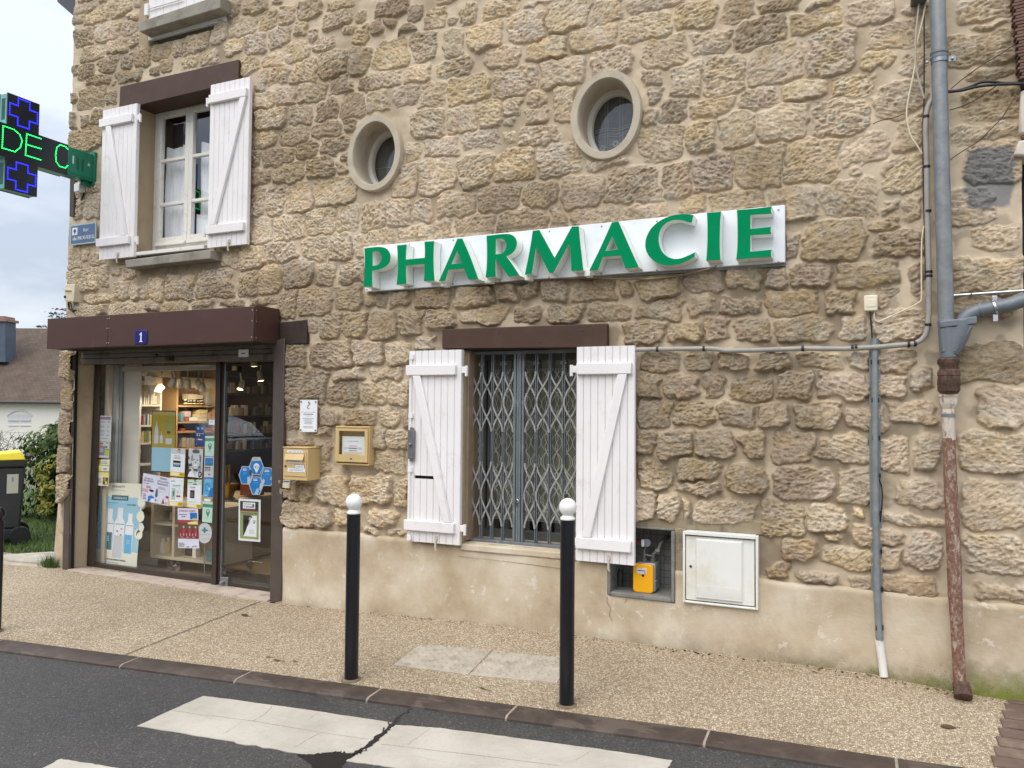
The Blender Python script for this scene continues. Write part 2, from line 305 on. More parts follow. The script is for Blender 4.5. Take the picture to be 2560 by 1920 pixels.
CELL = .0056
gx = np.arange(XL, XR+CELL, CELL); gz = np.arange(0.02, 5.5, CELL)
nx, nz_ = len(gx), len(gz)
X, Z = np.meshgrid(gx, gz)
facet = np.zeros(X.shape); dist = np.full(X.shape, -1.0); dis2 = np.full(X.shape, -1.0); sid = np.full(X.shape, -1, dtype=np.int32)
wx = (vnoise(X, Z, .11, 1)-.5)*.038+(vnoise(X, Z, .04, 2)-.5)*.026+(vnoise(X, Z, .018, 12)-.5)*.012
wz = (vnoise(X, Z, .12, 3)-.5)*.034+(vnoise(X, Z, .045, 4)-.5)*.024+(vnoise(X, Z, .018, 13)-.5)*.012
for i, (cx, cz, hw, hh, c) in enumerate(stones):
    i0 = max(int((cx-hw-.06-XL)/CELL), 0); i1 = min(int((cx+hw+.06-XL)/CELL)+1, nx)
    j0 = max(int((cz-hh-.06-.02)/CELL), 0); j1 = min(int((cz+hh+.06-.02)/CELL)+1, nz_)
    if i1 <= i0 or j1 <= j0: continue
    sl_ = (slice(j0, j1), slice(i0, i1))
    tl = rs.uniform(-.12, .12); k = rs.uniform(3.4, 8.0)
    u = (X[sl_]+wx[sl_]-cx+tl*(Z[sl_]-cz))/hw; v = (Z[sl_]+wz[sl_]-cz)/hh
    u = u*(1+rs.uniform(-.14, .14)*v); v = v*(1+rs.uniform(-.14, .14)*u)
    r = (np.abs(u)**k+np.abs(v)**k)**(1/k)
    d = (1.03-r)*min(hw, hh)
    fc = np.zeros(u.shape)
    for _ in range(4):
        th = rs.uniform(0, 6.283); fc = np.minimum(fc, rs.uniform(.05, .55)-rs.uniform(.5, 1.1)*(math.cos(th)*u+math.sin(th)*v))
    fc = fc+rs.uniform(-.35, .35)*u+rs.uniform(-.4, .3)*v
    up = d > dist[sl_]; facet[sl_] = np.where(up, fc, facet[sl_]); dis2[sl_] = np.where(up, dist[sl_], np.maximum(dis2[sl_], d))
    dist[sl_] = np.where(up, d, dist[sl_]); sid[sl_] = np.where(up, i, sid[sl_])
dist = np.where(dis2 > -.03, np.minimum(dist, (dist-dis2)*.5-.0055), dist)
nst = len(stones)
tone = np.array([s[4] for s in stones]+[0])
rg = np.random.RandomState(5)
prot = np.append(.009+.018*rg.rand(nst), 0)
for i, s in enumerate(stones):
    low = min(max((2.75-s[1])/.4, 0), 1); prot[i] *= (1+.9*low)*(.7 if s[0] > -.05 else 1)
mask = sstep(-.003, .006, dist)
dome = sstep(-.004, .009, dist)
# hacked, worm-tracked faces: ridged, stretched along each stone's own direction
ang = np.append((rg.rand(nst)-.5)*1.4, 0)[sid]; ca, sa = np.cos(ang), np.sin(ang)
Xr = X*ca+Z*sa; Zr = -X*sa+Z*ca
def ridge(sx, sz, seed): return 1-np.abs(2*vnoise(Xr/sx+wx*14, Zr/sz+wz*14, 1.0, seed)-1)
rough = .42*ridge(.044, .020, 21)+.58*ridge(.023, .0105, 22)
pit = sstep(.62, .85, vnoise(X, Z, .022, 31))
big = vnoise(X, Z, .09, 33)-.5
ramt = np.append(.5+.8*rg.rand(nst), 0)[sid]
Hh = mask*(prot[sid]*dome+dome*((rough-.55)*.019*ramt+big*.009-pit*.005+np.clip(facet, -.8, .5)*.013))
mort = (vnoise(X, Z, .16, 41)-.5)*.012+(vnoise(X, Z, .05, 42)-.5)*.006+(vnoise(X, Z, .016, 43)-.5)*.001
Hh = Hh+(1-mask)*mort+mask*(mort*.3)
# the wall is dressed flat behind everything screwed to it
for qx0, qy0, qx1, qy1, hmax in ((744, 996, 798, 1084, .012), (831, 1062, 932, 1166, .012), (704, 1116, 803, 1202, .012), (704, 1199, 727, 1223, .012), (173, 552, 244, 617, .012), (157, 707, 190, 757, .012), (2155, 732, 2198, 782, .012), (900, 612, 912, 735, .01)):
    a = W(qx0, qy1, -.03); b = W(qx1, qy0, -.03); inside = (X > a[0]) & (X < b[0]) & (Z > a[2]) & (Z < b[2]); Hh = np.where(inside, np.minimum(Hh, hmax), Hh)
inside = (X > -3.36) & (X < -.36) & (Z > 2.47) & (Z < 2.84); Hh = np.where(inside, np.minimum(Hh, .012), Hh)
for a, b, c, d in ((-2.95, -2.46, .6, 2.05), (-1.68, -1.23, .6, 2.05), (-6.2, -5.68, 2.88, 4.3), (-4.9, -4.42, 2.88, 4.3)):
    inside = (X > a) & (X < b) & (Z > c) & (Z < d); Hh = np.where(inside, np.minimum(Hh, .045), Hh)
# corner roll at the left end so that the stones turn the corner
edge = np.clip((X-XL)/.05, 0, 1); Y = -Hh+(1-np.sqrt(np.clip(1-(1-edge)**2, 0, 1)))*.05
Xo = X-mask*sstep(.05, .0, X-XL)*.012
# colours (albedo of stone and mortar, lichen, old water stains and painted cavity shading)
pal = {0: (.690, .555, .395), 1: (.725, .565, .375), 2: (.640, .520, .385), 3: (.705, .555, .415), 4: (.580, .440, .295)}
cs = np.array([pal[t] for t in tone]); cs *= (1+.16*(rg.rand(nst+1, 1)-.5)); cs[:, 2] *= 1+.12*(rg.rand(nst+1)-.5)
sc = cs[sid]
patch = vnoise(X, Z, .13, 51)[..., None]; och = sstep(.62, .8, vnoise(X, Z, .12, 52))[..., None]; pale = sstep(.55, .75, vnoise(X, Z, .06, 53))[..., None]; pk = sstep(.6, .8, vnoise(X, Z, .16, 55))[..., None]
sc = sc*(.86+.28*patch); sc = sc*(1-.35*och)+np.array((.72, .54, .29))*.35*och; sc = sc*(1-.35*pale)+np.array((.78, .71, .60))*.35*pale
sc = sc*(1-.3*pk)+np.array((.68, .50, .385))*.3*pk
grey = sstep(.62, .82, vnoise(X, Z, .2, 54))[..., None]; sc = sc*(1-.2*grey)+np.array((.46, .42, .35))*.2*grey
hot = sstep(.40, .85, rough)[..., None]; sc = sc*(.86+.22*hot)          # cavity shading painted into the stone colour: paler ridges, darker hollows
mc = np.array((.600, .492, .360))*(.90+.2*vnoise(X, Z, .22, 61)[..., None])*(.95+.1*vnoise(X, Z, .03, 62)[..., None])
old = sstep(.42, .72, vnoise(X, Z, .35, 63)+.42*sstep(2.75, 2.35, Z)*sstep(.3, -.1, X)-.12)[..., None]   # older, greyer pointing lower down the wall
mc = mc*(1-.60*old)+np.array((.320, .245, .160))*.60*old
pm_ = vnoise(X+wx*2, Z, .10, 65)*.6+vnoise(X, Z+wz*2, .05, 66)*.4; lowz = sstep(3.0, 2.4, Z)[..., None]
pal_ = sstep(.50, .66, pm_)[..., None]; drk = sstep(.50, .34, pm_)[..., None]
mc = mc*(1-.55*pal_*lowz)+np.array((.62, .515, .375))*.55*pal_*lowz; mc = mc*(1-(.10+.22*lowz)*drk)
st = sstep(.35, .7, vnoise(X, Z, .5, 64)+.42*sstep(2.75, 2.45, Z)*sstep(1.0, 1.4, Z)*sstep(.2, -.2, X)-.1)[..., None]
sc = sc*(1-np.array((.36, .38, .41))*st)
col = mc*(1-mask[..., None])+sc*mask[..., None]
# grey cement patches beside the neighbour
gp = (sstep(.0, .02, .12-np.abs(X-.66)+wx)*sstep(0, .02, .17-np.abs(Z-2.86)+wz))[..., None]
col = col*(1-gp)+np.array((.27, .26, .25))*gp
vi = np.arange(nx*nz_).reshape(nz_, nx)
fx = (X[:-1, :-1]+CELL/2); fz = (Z[:-1, :-1]+CELL/2)
keep = np.ones(fx.shape, bool)
for a, b, c, d in OPEN: keep &= ~((fx > a) & (fx < b) & (fz > c) & (fz < d))
for cx, cz, a, b in ROUND: keep &= ((fx-cx)/(a*.88))**2+((fz-cz)/(b*.88))**2 > 1
keep &= ~(fz < .45)
F4 = np.stack([vi[:-1, :-1], vi[:-1, 1:], vi[1:, 1:], vi[1:, :-1]], -1)[keep]
used = np.zeros(nx*nz_, bool); used[F4.ravel()] = True; remap = np.cumsum(used)-1
V3 = np.stack([Xo, Y, Z], -1).reshape(-1, 3)[used]; F4 = remap[F4]
# gable return at the left end
ng = 60; gy = np.linspace(0.05, 1.6, ng)
me = bpy.data.meshes.new('wall')
me.vertices.add(len(V3)); me.vertices.foreach_set('co', V3.astype(np.float32).ravel())
me.loops.add(F4.size); me.loops.foreach_set('vertex_index', F4.astype(np.int32).ravel())
me.polygons.add(len(F4)); me.polygons.foreach_set('loop_start', np.arange(0, F4.size, 4, dtype=np.int32))
me.update(calc_edges=True); me.validate()
ca_ = me.color_attributes.new('albedo', 'FLOAT_COLOR', 'POINT')
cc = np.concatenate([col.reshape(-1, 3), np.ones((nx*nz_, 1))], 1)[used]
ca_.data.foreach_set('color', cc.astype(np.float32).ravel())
at = me.attributes.new('stone', 'FLOAT', 'POINT'); at.data.foreach_set('value', mask.ravel()[used].astype(np.float32))
me.shade_smooth()
m, t, b, o_ = newmat('rubble_stone')
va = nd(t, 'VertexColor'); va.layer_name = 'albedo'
sa_ = nd(t, 'Attribute'); sa_.attribute_name = 'stone'
n1 = noise(t, 58, 6, .74, dist=.9, stretch=(1, 1, 1.8)); n2 = noise(t, 160, 3, .6)
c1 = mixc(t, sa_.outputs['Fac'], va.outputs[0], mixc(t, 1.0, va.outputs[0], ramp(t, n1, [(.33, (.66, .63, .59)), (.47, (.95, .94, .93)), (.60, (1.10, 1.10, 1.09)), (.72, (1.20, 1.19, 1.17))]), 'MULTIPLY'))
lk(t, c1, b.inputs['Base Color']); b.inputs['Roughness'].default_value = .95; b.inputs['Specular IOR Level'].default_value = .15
hs = nd(t, 'Math', operation='MULTIPLY'); lk(t, n1, hs.inputs[0])
ha = nd(t, 'Math', operation='MULTIPLY_ADD'); lk(t, sa_.outputs['Fac'], ha.inputs[0]); ha.inputs[1].default_value = .97; ha.inputs[2].default_value = .07
lk(t, ha.outputs[0], hs.inputs[1]); bump(t, b, hs.outputs[0], .8, .016)
me.materials.append(m); STONEMAT = m
wall = bpy.data.objects.new('wall', me); COL.objects.link(wall); put(wall, building)

# gable side, upper wall and roof of the same building
m, t, b, o_ = newmat('gable_stone')
br = noise(t, 7, 6, .6, stretch=(1, 1, 1.8)); lk(t, ramp(t, br, [(.35, (.30, .24, .16)), (.5, (.45, .37, .25)), (.65, (.52, .43, .31))]), b.inputs['Base Color'])
b.inputs['Roughness'].default_value = .95; bump(t, b, br, .8, .05); GABLE = m
g = MB(); g.box(XL-.004, XL+.14, .046, 5.6, .0, 6.1); g.box(XL, XR, .02, .32, 5.49, 6.1); g.build('gable_wall', GABLE, building, smooth=0)
SLATE = pm('slate_roof', (70, 74, 82), .6, var=.2, vs=8, bmp=.4, bs=30)
g = MB(); g.hexa([(XL-.16, -.35, 6.05), (XR, -.35, 6.05), (XR, 2.8, 8.2), (XL-.16, 2.8, 8.2)], [(XL-.16, -.35, 6.13), (XR, -.35, 6.13), (XR, 2.8, 8.28), (XL-.16, 2.8, 8.28)])
g.build('roof', SLATE, building, smooth=0)
e0 = W(183, 46, .03); e1 = W(150, 0, .03); e2 = W(190, -40, .03)
g = MB(); g.prism([(XL+.01, e0[2]), (e1[0]-.02, e1[2]-.02), (e1[0]-.06, e1[2]+.12), (XL+.01, e1[2]+.30)], .02, .55); g.build('eave_verge', SLATE, building, smooth=0)

# dark rooms behind the openings (thin box shells)
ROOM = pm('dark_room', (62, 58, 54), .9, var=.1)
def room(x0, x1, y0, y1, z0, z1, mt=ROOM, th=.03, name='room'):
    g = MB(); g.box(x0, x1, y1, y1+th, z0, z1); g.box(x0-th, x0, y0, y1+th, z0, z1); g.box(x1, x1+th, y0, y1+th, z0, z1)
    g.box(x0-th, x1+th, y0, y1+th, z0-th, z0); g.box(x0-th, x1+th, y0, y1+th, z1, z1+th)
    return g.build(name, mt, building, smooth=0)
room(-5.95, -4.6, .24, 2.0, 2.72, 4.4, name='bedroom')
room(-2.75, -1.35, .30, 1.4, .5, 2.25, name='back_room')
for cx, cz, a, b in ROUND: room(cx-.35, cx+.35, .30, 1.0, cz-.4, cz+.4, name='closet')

# ------------------------------------------------------------------ rendered plinth
def plaster(name, moss=True):
    m, t, b, o = newmat(name)
    tcn = nd(t, 'TexCoord'); sx = nd(t, 'SeparateXYZ'); lk(t, tcn.outputs['Object'], sx.inputs[0])
    n1 = noise(t, 2.6, 6, .6); n2 = noise(t, 9, 6, .7, dist=.6); n3 = noise(t, 40, 4)
    c = ramp(t, n1, [(.30, (.40, .31, .20)), (.48, (.53, .435, .31)), (.66, (.64, .56, .44))])
    c = mixc(t, ramp(t, n2, [(.60, (0, 0, 0)), (.66, (.55, .55, .55)), (.9, (.6, .6, .6))]), c, (.74, .70, .62))
    c = mixc(t, ramp(t, noise(t, 5, 5, .6, stretch=(1, 1, .5)), [(.55, (0, 0, 0)), (.8, (.7, .7, .7))]), c, (.40, .31, .21))
    if moss:                                           # damp band and moss growing from the pavement, more to the right
        zz = nd(t, 'Math', operation='MULTIPLY_ADD'); lk(t, sx.outputs['Z'], zz.inputs[0]); zz.inputs[1].default_value = -2.6; zz.inputs[2].default_value = 1.0
        ad = nd(t, 'Math', operation='MULTIPLY_ADD'); lk(t, noise(t, 6, 8, .72), ad.inputs[0]); ad.inputs[1].default_value = .9; lk(t, zz.outputs[0], ad.inputs[2])
        xr = nd(t, 'MapRange'); xr.inputs['From Min'].default_value = -3.2; xr.inputs['From Max'].default_value = .7; xr.inputs['To Min'].default_value = -.18; xr.inputs['To Max'].default_value = .16
        lk(t, sx.outputs['X'], xr.inputs['Value'])
        a2 = nd(t, 'Math', operation='ADD'); lk(t, ad.outputs[0], a2.inputs[0]); lk(t, xr.outputs[0], a2.inputs[1])
        s2_ = nd(t, 'Math', operation='MULTIPLY'); lk(t, a2.outputs[0], s2_.inputs[0]); s2_.inputs[1].default_value = .6
        c = mixc(t, ramp(t, s2_.outputs[0], [(.47, (0, 0, 0)), (.60, (.30, .30, .30)), (.80, (.9, .9, .9))]), c, (.19, .165, .115))
        xg = nd(t, 'MapRange'); xg.inputs['From Min'].default_value = -.9; xg.inputs['From Max'].default_value = .6; xg.inputs['To Min'].default_value = -.3; xg.inputs['To Max'].default_value = .03
        lk(t, sx.outputs['X'], xg.inputs['Value'])
        a3 = nd(t, 'Math', operation='ADD'); lk(t, a2.outputs[0], a3.inputs[0]); lk(t, xg.outputs[0], a3.inputs[1])
        s3_ = nd(t, 'Math', operation='MULTIPLY'); lk(t, a3.outputs[0], s3_.inputs[0]); s3_.inputs[1].default_value = .6
        c = mixc(t, ramp(t, s3_.outputs[0], [(.53, (0, 0, 0)), (.76, (.9, .9, .9))]), c, (.17, .19, .03))
    lk(t, c, b.inputs['Base Color']); b.inputs['Roughness'].default_value = .92; b.inputs['Specular IOR Level'].default_value = .2
    ma = nd(t, 'Math', operation='MULTIPLY_ADD'); lk(t, n2, ma.inputs[0]); ma.inputs[1].default_value = .35; lk(t, n3, ma.inputs[2])
    bump(t, b, ma.outputs[0], .25, .008); return m
PLASTER = plaster('plinth_render')
# foot of the wall and plinth top, read along the wall
FOOT = [(-7.2, .13)]+[(W(a, b_, -.035)[0], W(a, b_, -.035)[2]) for a, b_ in ((178, 1428), (678, 1507), (1000, 1536), (1280, 1565), (1685, 1618), (2183, 1683), (2374, 1725))]+[(1.3, .10)]
def foot(x): return np.interp(x, [p[0] for p in FOOT], [p[1] for p in FOOT])
TOP = [(W(a, b_, -.035)[0], W(a, b_, -.035)[2]) for a, b_ in ((706, 1318), (880, 1334), (1030, 1352), (1150, 1366), (1500, 1404), (1700, 1428), (1898, 1449), (2372, 1498), (2402, 1502), (2548, 1515))]
def topz(x): return np.interp(x, [p[0] for p in TOP], [p[1] for p in TOP])
pxs = np.arange(-4.085, XR+.02, .02); nv = 36
vs = []; fs = []
for i, x in enumerate(pxs):
    z0 = foot(x)-.08; z1 = topz(x)+(float(vnoise(np.array(x), np.array(.3), .12, 71))-.5)*.014
    for j in range(nv):
        z = z0+(z1-z0)*j/(nv-1); n = (float(vnoise(np.array(x), np.array(z), .25, 72))-.5)*.016+(float(vnoise(np.array(x), np.array(z), .07, 73))-.5)*.0025
        rnd = .010*max(0, (j-(nv-2)))
        vs.append((x, -.036+n+rnd, z))
    vs.append((x, .01, z1+.004))
w_ = nv+1
for i in range(len(pxs)-1):
    xc = pxs[i]+.01
    for j in range(nv):
        zc = (vs[i*w_+j][2]+vs[i*w_+j+1][2])/2
        if NX0-.012 < xc < NX1+.012 and NZ0-.014 < zc < NZ1: continue
        if -2.46 < xc < -1.64 and zc > .678: continue
        fs.append((i*w_+j, (i+1)*w_+j, (i+1)*w_+j+1, i*w_+j+1))
g = MB(); g.add(vs, fs); g.box(-4.083, -4.06, -.03, .02, .0, .66); g.build('plinth', PLASTER, building, smooth=60, recalc=False)
# short plinth block at the gable corner
a = W(158, 1425, 0); b2 = W(133, 1252, .2)
g = MB(); g.hexa([(-6.76, .04, 0), (-6.60, .04, 0), (-6.60, .04, .74), (-6.70, .04, .72)], [(-6.80, .7, 0), (-6.6, .7, 0), (-6.6, .7, .76), (-6.72, .7, .74)]); g.build('plinth_end', PLASTER, building, bevel=.012)
# smooth plaster margin round the meter niche
g = MB(); c0 = W(1700, 1310, -.02)
g.box(NX0-.09, NX1+.55, -.014, .012, NZ1+.012, NZ1+.09); g.box(NX1+.012, NX1+.075, -.030, .012, NZ0-.03, NZ1+.02)
g.build('niche_render', pm('grey_render', (150, 136, 112), .95, var=.2, vs=6, bmp=.5, bs=40, dirt=(96, 88, 76)), building, bevel=.006)

CRK = pm('crack_dark', (92, 74, 54), .95, var=.3, vs=40)
for L in ([(1519, 1490), (1517, 1505), (1526, 1520), (1523, 1538), (1531, 1552)], [(1565, 1490), (1566, 1498), (1562, 1507)], [(1145, 1390), (1185, 1395), (1260, 1403), (1340, 1413), (1420, 1424)]):
    g = MB(); g.tube([W(x, y, -.0425) for x, y in L], .0011, 5); g.build('render_crack', CRK, building)
# ------------------------------------------------------------------ lintels, sills, oval surrounds
def lintel(q, yf=-.045, m=BRWOOD, nails=()):
    g = MB(); g.slab(q, yf, .16, 0); o = g.build('lintel', m, building, bevel=.006)
    if nails:
        for x, y in nails:
            g = MB(); p = W(x, y, yf); g.lathe([(.0001, -.004), (.006, -.003), (.008, .001)], (p[0], yf, p[2]), 10, 0, 'y'); g.build('nail', pm('rusty_nail', (70, 52, 44), .6, var=.2), o)
    return o
lintel([(297, 275), (300, 216), (596, 148), (596, 205)])
lintel([(1105, 872), (1105, 823), (1517.5, 808), (1518, 869)], nails=[(1247, 833), (1455, 826), (1150, 860.5), (1350, 853.5)])
lintel([(698, 862), (698, 806), (766, 799), (768, 859)], -.03, OLDWOOD)
def sill(q, yf, yb=.2):
    g = MB(); g.slab(q, yf, yb); return g.build('window_sill', CONC, building, bevel=.008)
sill([(313.5, 670), (312, 650), (525, 623), (526, 647)], -.125)
sill([(350, 80), (340, 57), (551, -14), (551, 20)], -.13)
for cx, cz, a, b in ROUND:
    prof = [(1.0, .012), (1.0, -.040), (.985, -.050), (.80, -.050), (.785, -.046), (.775, -.03), (.775, .10), (.79, .11), (.79, .24)]
    vs = []; fs = []; n = 56
    for r, y in prof:
        for k in range(n):
            q = 2*math.pi*k/n; ww = 1+.008*math.sin(3*q+cx); vs.append((cx+a*r*ww*math.cos(q), y, cz+b*(1-(1-r)*a/b)*ww*math.sin(q)))
    for i in range(len(prof)-1):
        for k in range(n): fs.append((i*n+k, i*n+(k+1) % n, (i+1)*n+(k+1) % n, (i+1)*n+k))
    g = MB(); g.add(vs, fs); g.build('oval_surround', RINGST, building, smooth=35)
    # oval casement, glass and lace behind
    def oval(r0, r1, y0, y1, name, mt, par, n=48):
        vs = []; fs = []
        for r, y in ((r0, y0), (r1, y0), (r1, y1), (r0, y1)):
            for k in range(n):
                q = 2*math.pi*k/n; vs.append((cx+a*r*math.cos(q), y, cz+b*(1-(1-r)*a/b)*math.sin(q)))
        for i in range(4):
            for k in range(n): fs.append((i*n+k, i*n+(k+1) % n, ((i+1) % 4)*n+(k+1) % n, ((i+1) % 4)*n+k))
        g = MB(); g.add(vs, fs); return g.build(name, mt, par, smooth=35)
    cas = oval(.66, .80, .155, .20, 'window', WHITE2, building)
    vs = [(cx+a*.67*math.cos(2*math.pi*k/48), .178, cz+b*(1-.33*a/b)*math.sin(2*math.pi*k/48)) for k in range(48)]
    g = MB(); g.add(vs, [tuple(range(48))]); g.build('pane', GLASS, cas, smooth=0)
LACE = pm('lace_thread', (235, 234, 230), .9, var=.05)
def sheer(name, col, alpha):
    m, t, b, o = newmat(name); b.inputs['Base Color'].default_value = s2l(col)+(1,); b.inputs['Roughness'].default_value = .9
    nz = noise(t, 14, 3, stretch=(3, 1, .3)); lk(t, ramp(t, nz, [(.3, (alpha*.7,)*3), (.7, (min(alpha*1.25, 1),)*3)]), b.inputs['Alpha']); return m
SHEER = sheer('net_curtain', (170, 170, 168), .32); SHEERW = sheer('white_voile', (246, 247, 250), 1.4)
# ------------------------------------------------------------------ board shutters with Z bracing
def shutter(x0, x1, z0, z1, y, boards, zt, zb, dia, hinge_x, lab=None, slot=None, lockbar=False):
    """boards between x0..x1; battens at heights zt and zb; dia = (xtop, xbottom) of the diagonal"""
    g = MB(); bw = (x1-x0)/boards
    for i in range(boards):
        a, b = x0+i*bw, x0+(i+1)*bw; c = .0045
        lo = z0
        segs = [(z0, z1)]
        if slot and slot[0] < (a+b)/2 < slot[1]: segs = [(z0, slot[2]), (slot[3], z1)]
        for s0, s1 in segs:
            p = [(a+.0008, y+.032), (a+.0008, y+c), (a+c, y), (b-c, y), (b-.0008, y+c), (b-.0008, y+.032)]
            g.hexa([(q[0], q[1], s0) for q in p], [(q[0], q[1], s1) for q in p])
    o = g.build('shutter', WHITE, building, smooth=30)
    if slot: g = MB(); g.box(slot[0]-.01, slot[1]+.01, y+.024, y+.034, slot[2]-.004, slot[3]+.004); g.build('letter_slot', DARK, o)
    for k, zz in enumerate((zt, zb)):
        g = MB(); g.box(x0+(.012 if hinge_x > x0+.1 else .030)-.022, x1-(.030 if hinge_x > x0+.1 else .012)-.004, y-.028, y-.0005, zz-.036, zz+.036); g.build('batten', WHITE, o, bevel=.005)
        s = 1 if hinge_x > x0+.1 else -1
        g = MB(); g.box(min(hinge_x, hinge_x+s*.028), max(hinge_x, hinge_x+s*.028), y+.002, y+.014, zz-.022, zz+.022); g.tube([(hinge_x+s*.036, y+.006, zz-.045), (hinge_x+s*.036, y+.006, zz+.028)], .011, 10)
        g.build('hinge', WHITE, o, bevel=.002)
    g = MB(); (xa, xb) = dia; d = .030
    g.prism([(xa-d, zt-.037), (xa+d, zt-.037), (xb+d, zb+.037), (xb-d, zb+.037)], y-.026, y-.0008); g.build('brace', WHITE, o, bevel=.004)
    g = MB(); hx = (x0+x1)/2+.03
    g.box(hx-.012, hx+.012, y-.006, y+.001, z0+.02, z0+.05); g.tube([(hx, y-.012, z0+.03), (hx, y-.016, z0-.03), (hx+.006, y-.012, z0-.045)], .007, 8); g.build('catch', pm('worn_catch', (196, 186, 168), .5, var=.15), o)
    if lab: o['label'] = lab
    return o
def sx(px, py, y): return W(px, py, y)[0]
ys = -.085
A = lambda a, b: (a/2.304, b/2.304)
B = lambda a, b: (1000+a/2.676, 800+b/2.676)
def rectpx(f, q, y):
    p = [W(*f(*c), y) for c in q]; return ((p[0][0]+p[3][0])/2, (p[1][0]+p[2][0])/2, (p[2][2]+p[3][2])/2, (p[0][2]+p[1][2])/2)
x0, x1, z0, z1 = rectpx(A, [(595, 640), (790, 590), (768, 1478), (565, 1497)], ys)
UL = shutter(x0, x1, z0, z1, ys, 8, W(*A(680, 698), ys)[2], W(*A(655, 1393), ys)[2], (x0+.10, x1-.10), x1)
x0, x1, z0, z1 = rectpx(A, [(1212, 490), (1438, 442), (1422, 1408), (1192, 1425)], ys)
shutter(x0, x1, z0, z1, ys, 8, W(*A(1305, 560), ys)[2], W(*A(1300, 1318), ys)[2], (x1-.05, x0+.07), x0)
x0, x1, z0, z1 = rectpx(B, [(62, 205), (412, 200), (398, 1510), (42, 1475)], ys)
sl0 = W(*B(80, 1078), ys); sl1 = W(*B(216, 1050), ys)
SL = shutter(x0, x1, z0, z1, ys, 8, W(*B(225, 336), ys)[2], W(*B(215, 1380), ys)[2], (x0+.075, x1-.09), x1, slot=(sl0[0], sl1[0], sl1[2]-.017, sl1[2]+.006))
# espagnolette rod and lock case on the lower left shutter
g = MB(); rx = sx(*B(78, 600), ys)
g.tube([(rx, ys-.012, z0+.03), (rx, ys-.012, z1-.02)], .0045, 8)
for pz in (248, 640, 1000, 1455): zz = W(*B(78, pz), ys)[2]; g.box(rx-.016, rx+.016, ys-.018, ys, zz-.018, zz+.018)
g.build('bolt_rod', WHITE, SL, bevel=.001)
g = MB(); a = W(*B(57, 735), ys-.02); b = W(*B(94, 930), ys-.02); g.box(a[0], b[0], ys-.03, ys-.004, b[2], a[2]); g.lathe([(.012, 0), (.012, -.012), (.004, -.02), (.0001, -.02)], ((a[0]+b[0])/2, ys-.03, (a[2]+b[2])/2), 12, 0, 'y')
g.box(a[0]+.012, b[0]-.012, ys-.024, ys-.006, a[2], a[2]+.018); g.box(a[0]+.012, b[0]-.012, ys-.024, ys-.006, b[2]-.018, b[2])
g.build('lock_case', pm('grey_lock', (128, 128, 130), .45, metal=.5, var=.2, vs=20), SL, bevel=.003)
x0, x1, z0, z1 = rectpx(B, [(1182, 178), (1580, 172), (1560, 1650), (1172, 1600)], ys)
shutter(x0, x1, z0, z1, ys, 8, W(*B(1365, 326), ys)[2], W(*B(1360, 1500), ys)[2], (x1-.075, x0+.075), x0)
# top left window: shutter seen just above its sill
g = MB(); a = W(371, 44, -.02); b = W(566, -30, -.02)
for i in range(10):
    xa = a[0]+(b[0]-a[0])*i/10; xb = a[0]+(b[0]-a[0])*(i+1)/10; g.box(xa+.001, xb-.001, -.02, .01, 4.80, 5.6)
o = g.build('shutter', WHITE, building, bevel=.003)
g = MB(); zz = W(400, 12, -.045)[2]; g.tube([(a[0]+.02, -.035, zz), (a[0]+.42, -.035, zz)], .006, 8); g.box(a[0]-.03, a[0]+.01, -.04, -.01, zz-.05, zz+.05); g.build('bolt_rod', WHITE, o)
g = MB(); g.box(-5.75, -5.62, -.008, .2, 4.62, 5.6); g.build('window_reveal', REVEAL, building, bevel=.01)

# ------------------------------------------------------------------ upper window: reveal, casement, panes, curtains
xr0 = W(*A(798, 800), 0)[0]; YW = .17
g = MB(); g.box(xr0-.22, xr0, -.012, .20, 2.85, 4.28); g.build('window_reveal', REVEAL, building, bevel=.012)
g = MB(); g.box(-4.875, -4.80, -.01, .2, 2.86, 4.28); g.build('window_reveal', REVEAL, building, bevel=.01)
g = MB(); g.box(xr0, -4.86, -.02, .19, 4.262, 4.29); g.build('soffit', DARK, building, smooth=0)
wz0, wz1 = W(*A(880, 1455), YW)[2], W(*A(900, 628), YW)[2]; wxm = W(*A(1090, 1000), YW)[0]; wx1 = wxm+(wxm-xr0)
g = MB()
g.box(xr0, xr0+.05, YW, YW+.07, wz0, wz1); g.box(wx1-.05, wx1, YW, YW+.07, wz0, wz1); g.box(xr0+.05, wx1-.05, YW, YW+.07, wz1-.05, wz1); g.box(xr0+.05, wx1-.05, YW, YW+.07, wz0, wz0+.05)
wf = g.build('window', WHITE2, building, bevel=.004)
g = MB(); g.hexa([(xr0-.01, -.06, wz0-.045), (wx1, -.06, wz0-.045), (wx1, YW, wz0-.002), (xr0-.01, YW, wz0-.002)], [(xr0-.01, -.06, wz0-.075), (wx1, -.06, wz0-.075), (wx1, YW, wz0-.05), (xr0-.01, YW, wz0-.05)]); g.build('weather_board', WHITE2, wf, bevel=.003)
zb1, zb2 = W(*A(990, 918), YW-.01)[2], W(*A(985, 1172), YW-.01)[2]
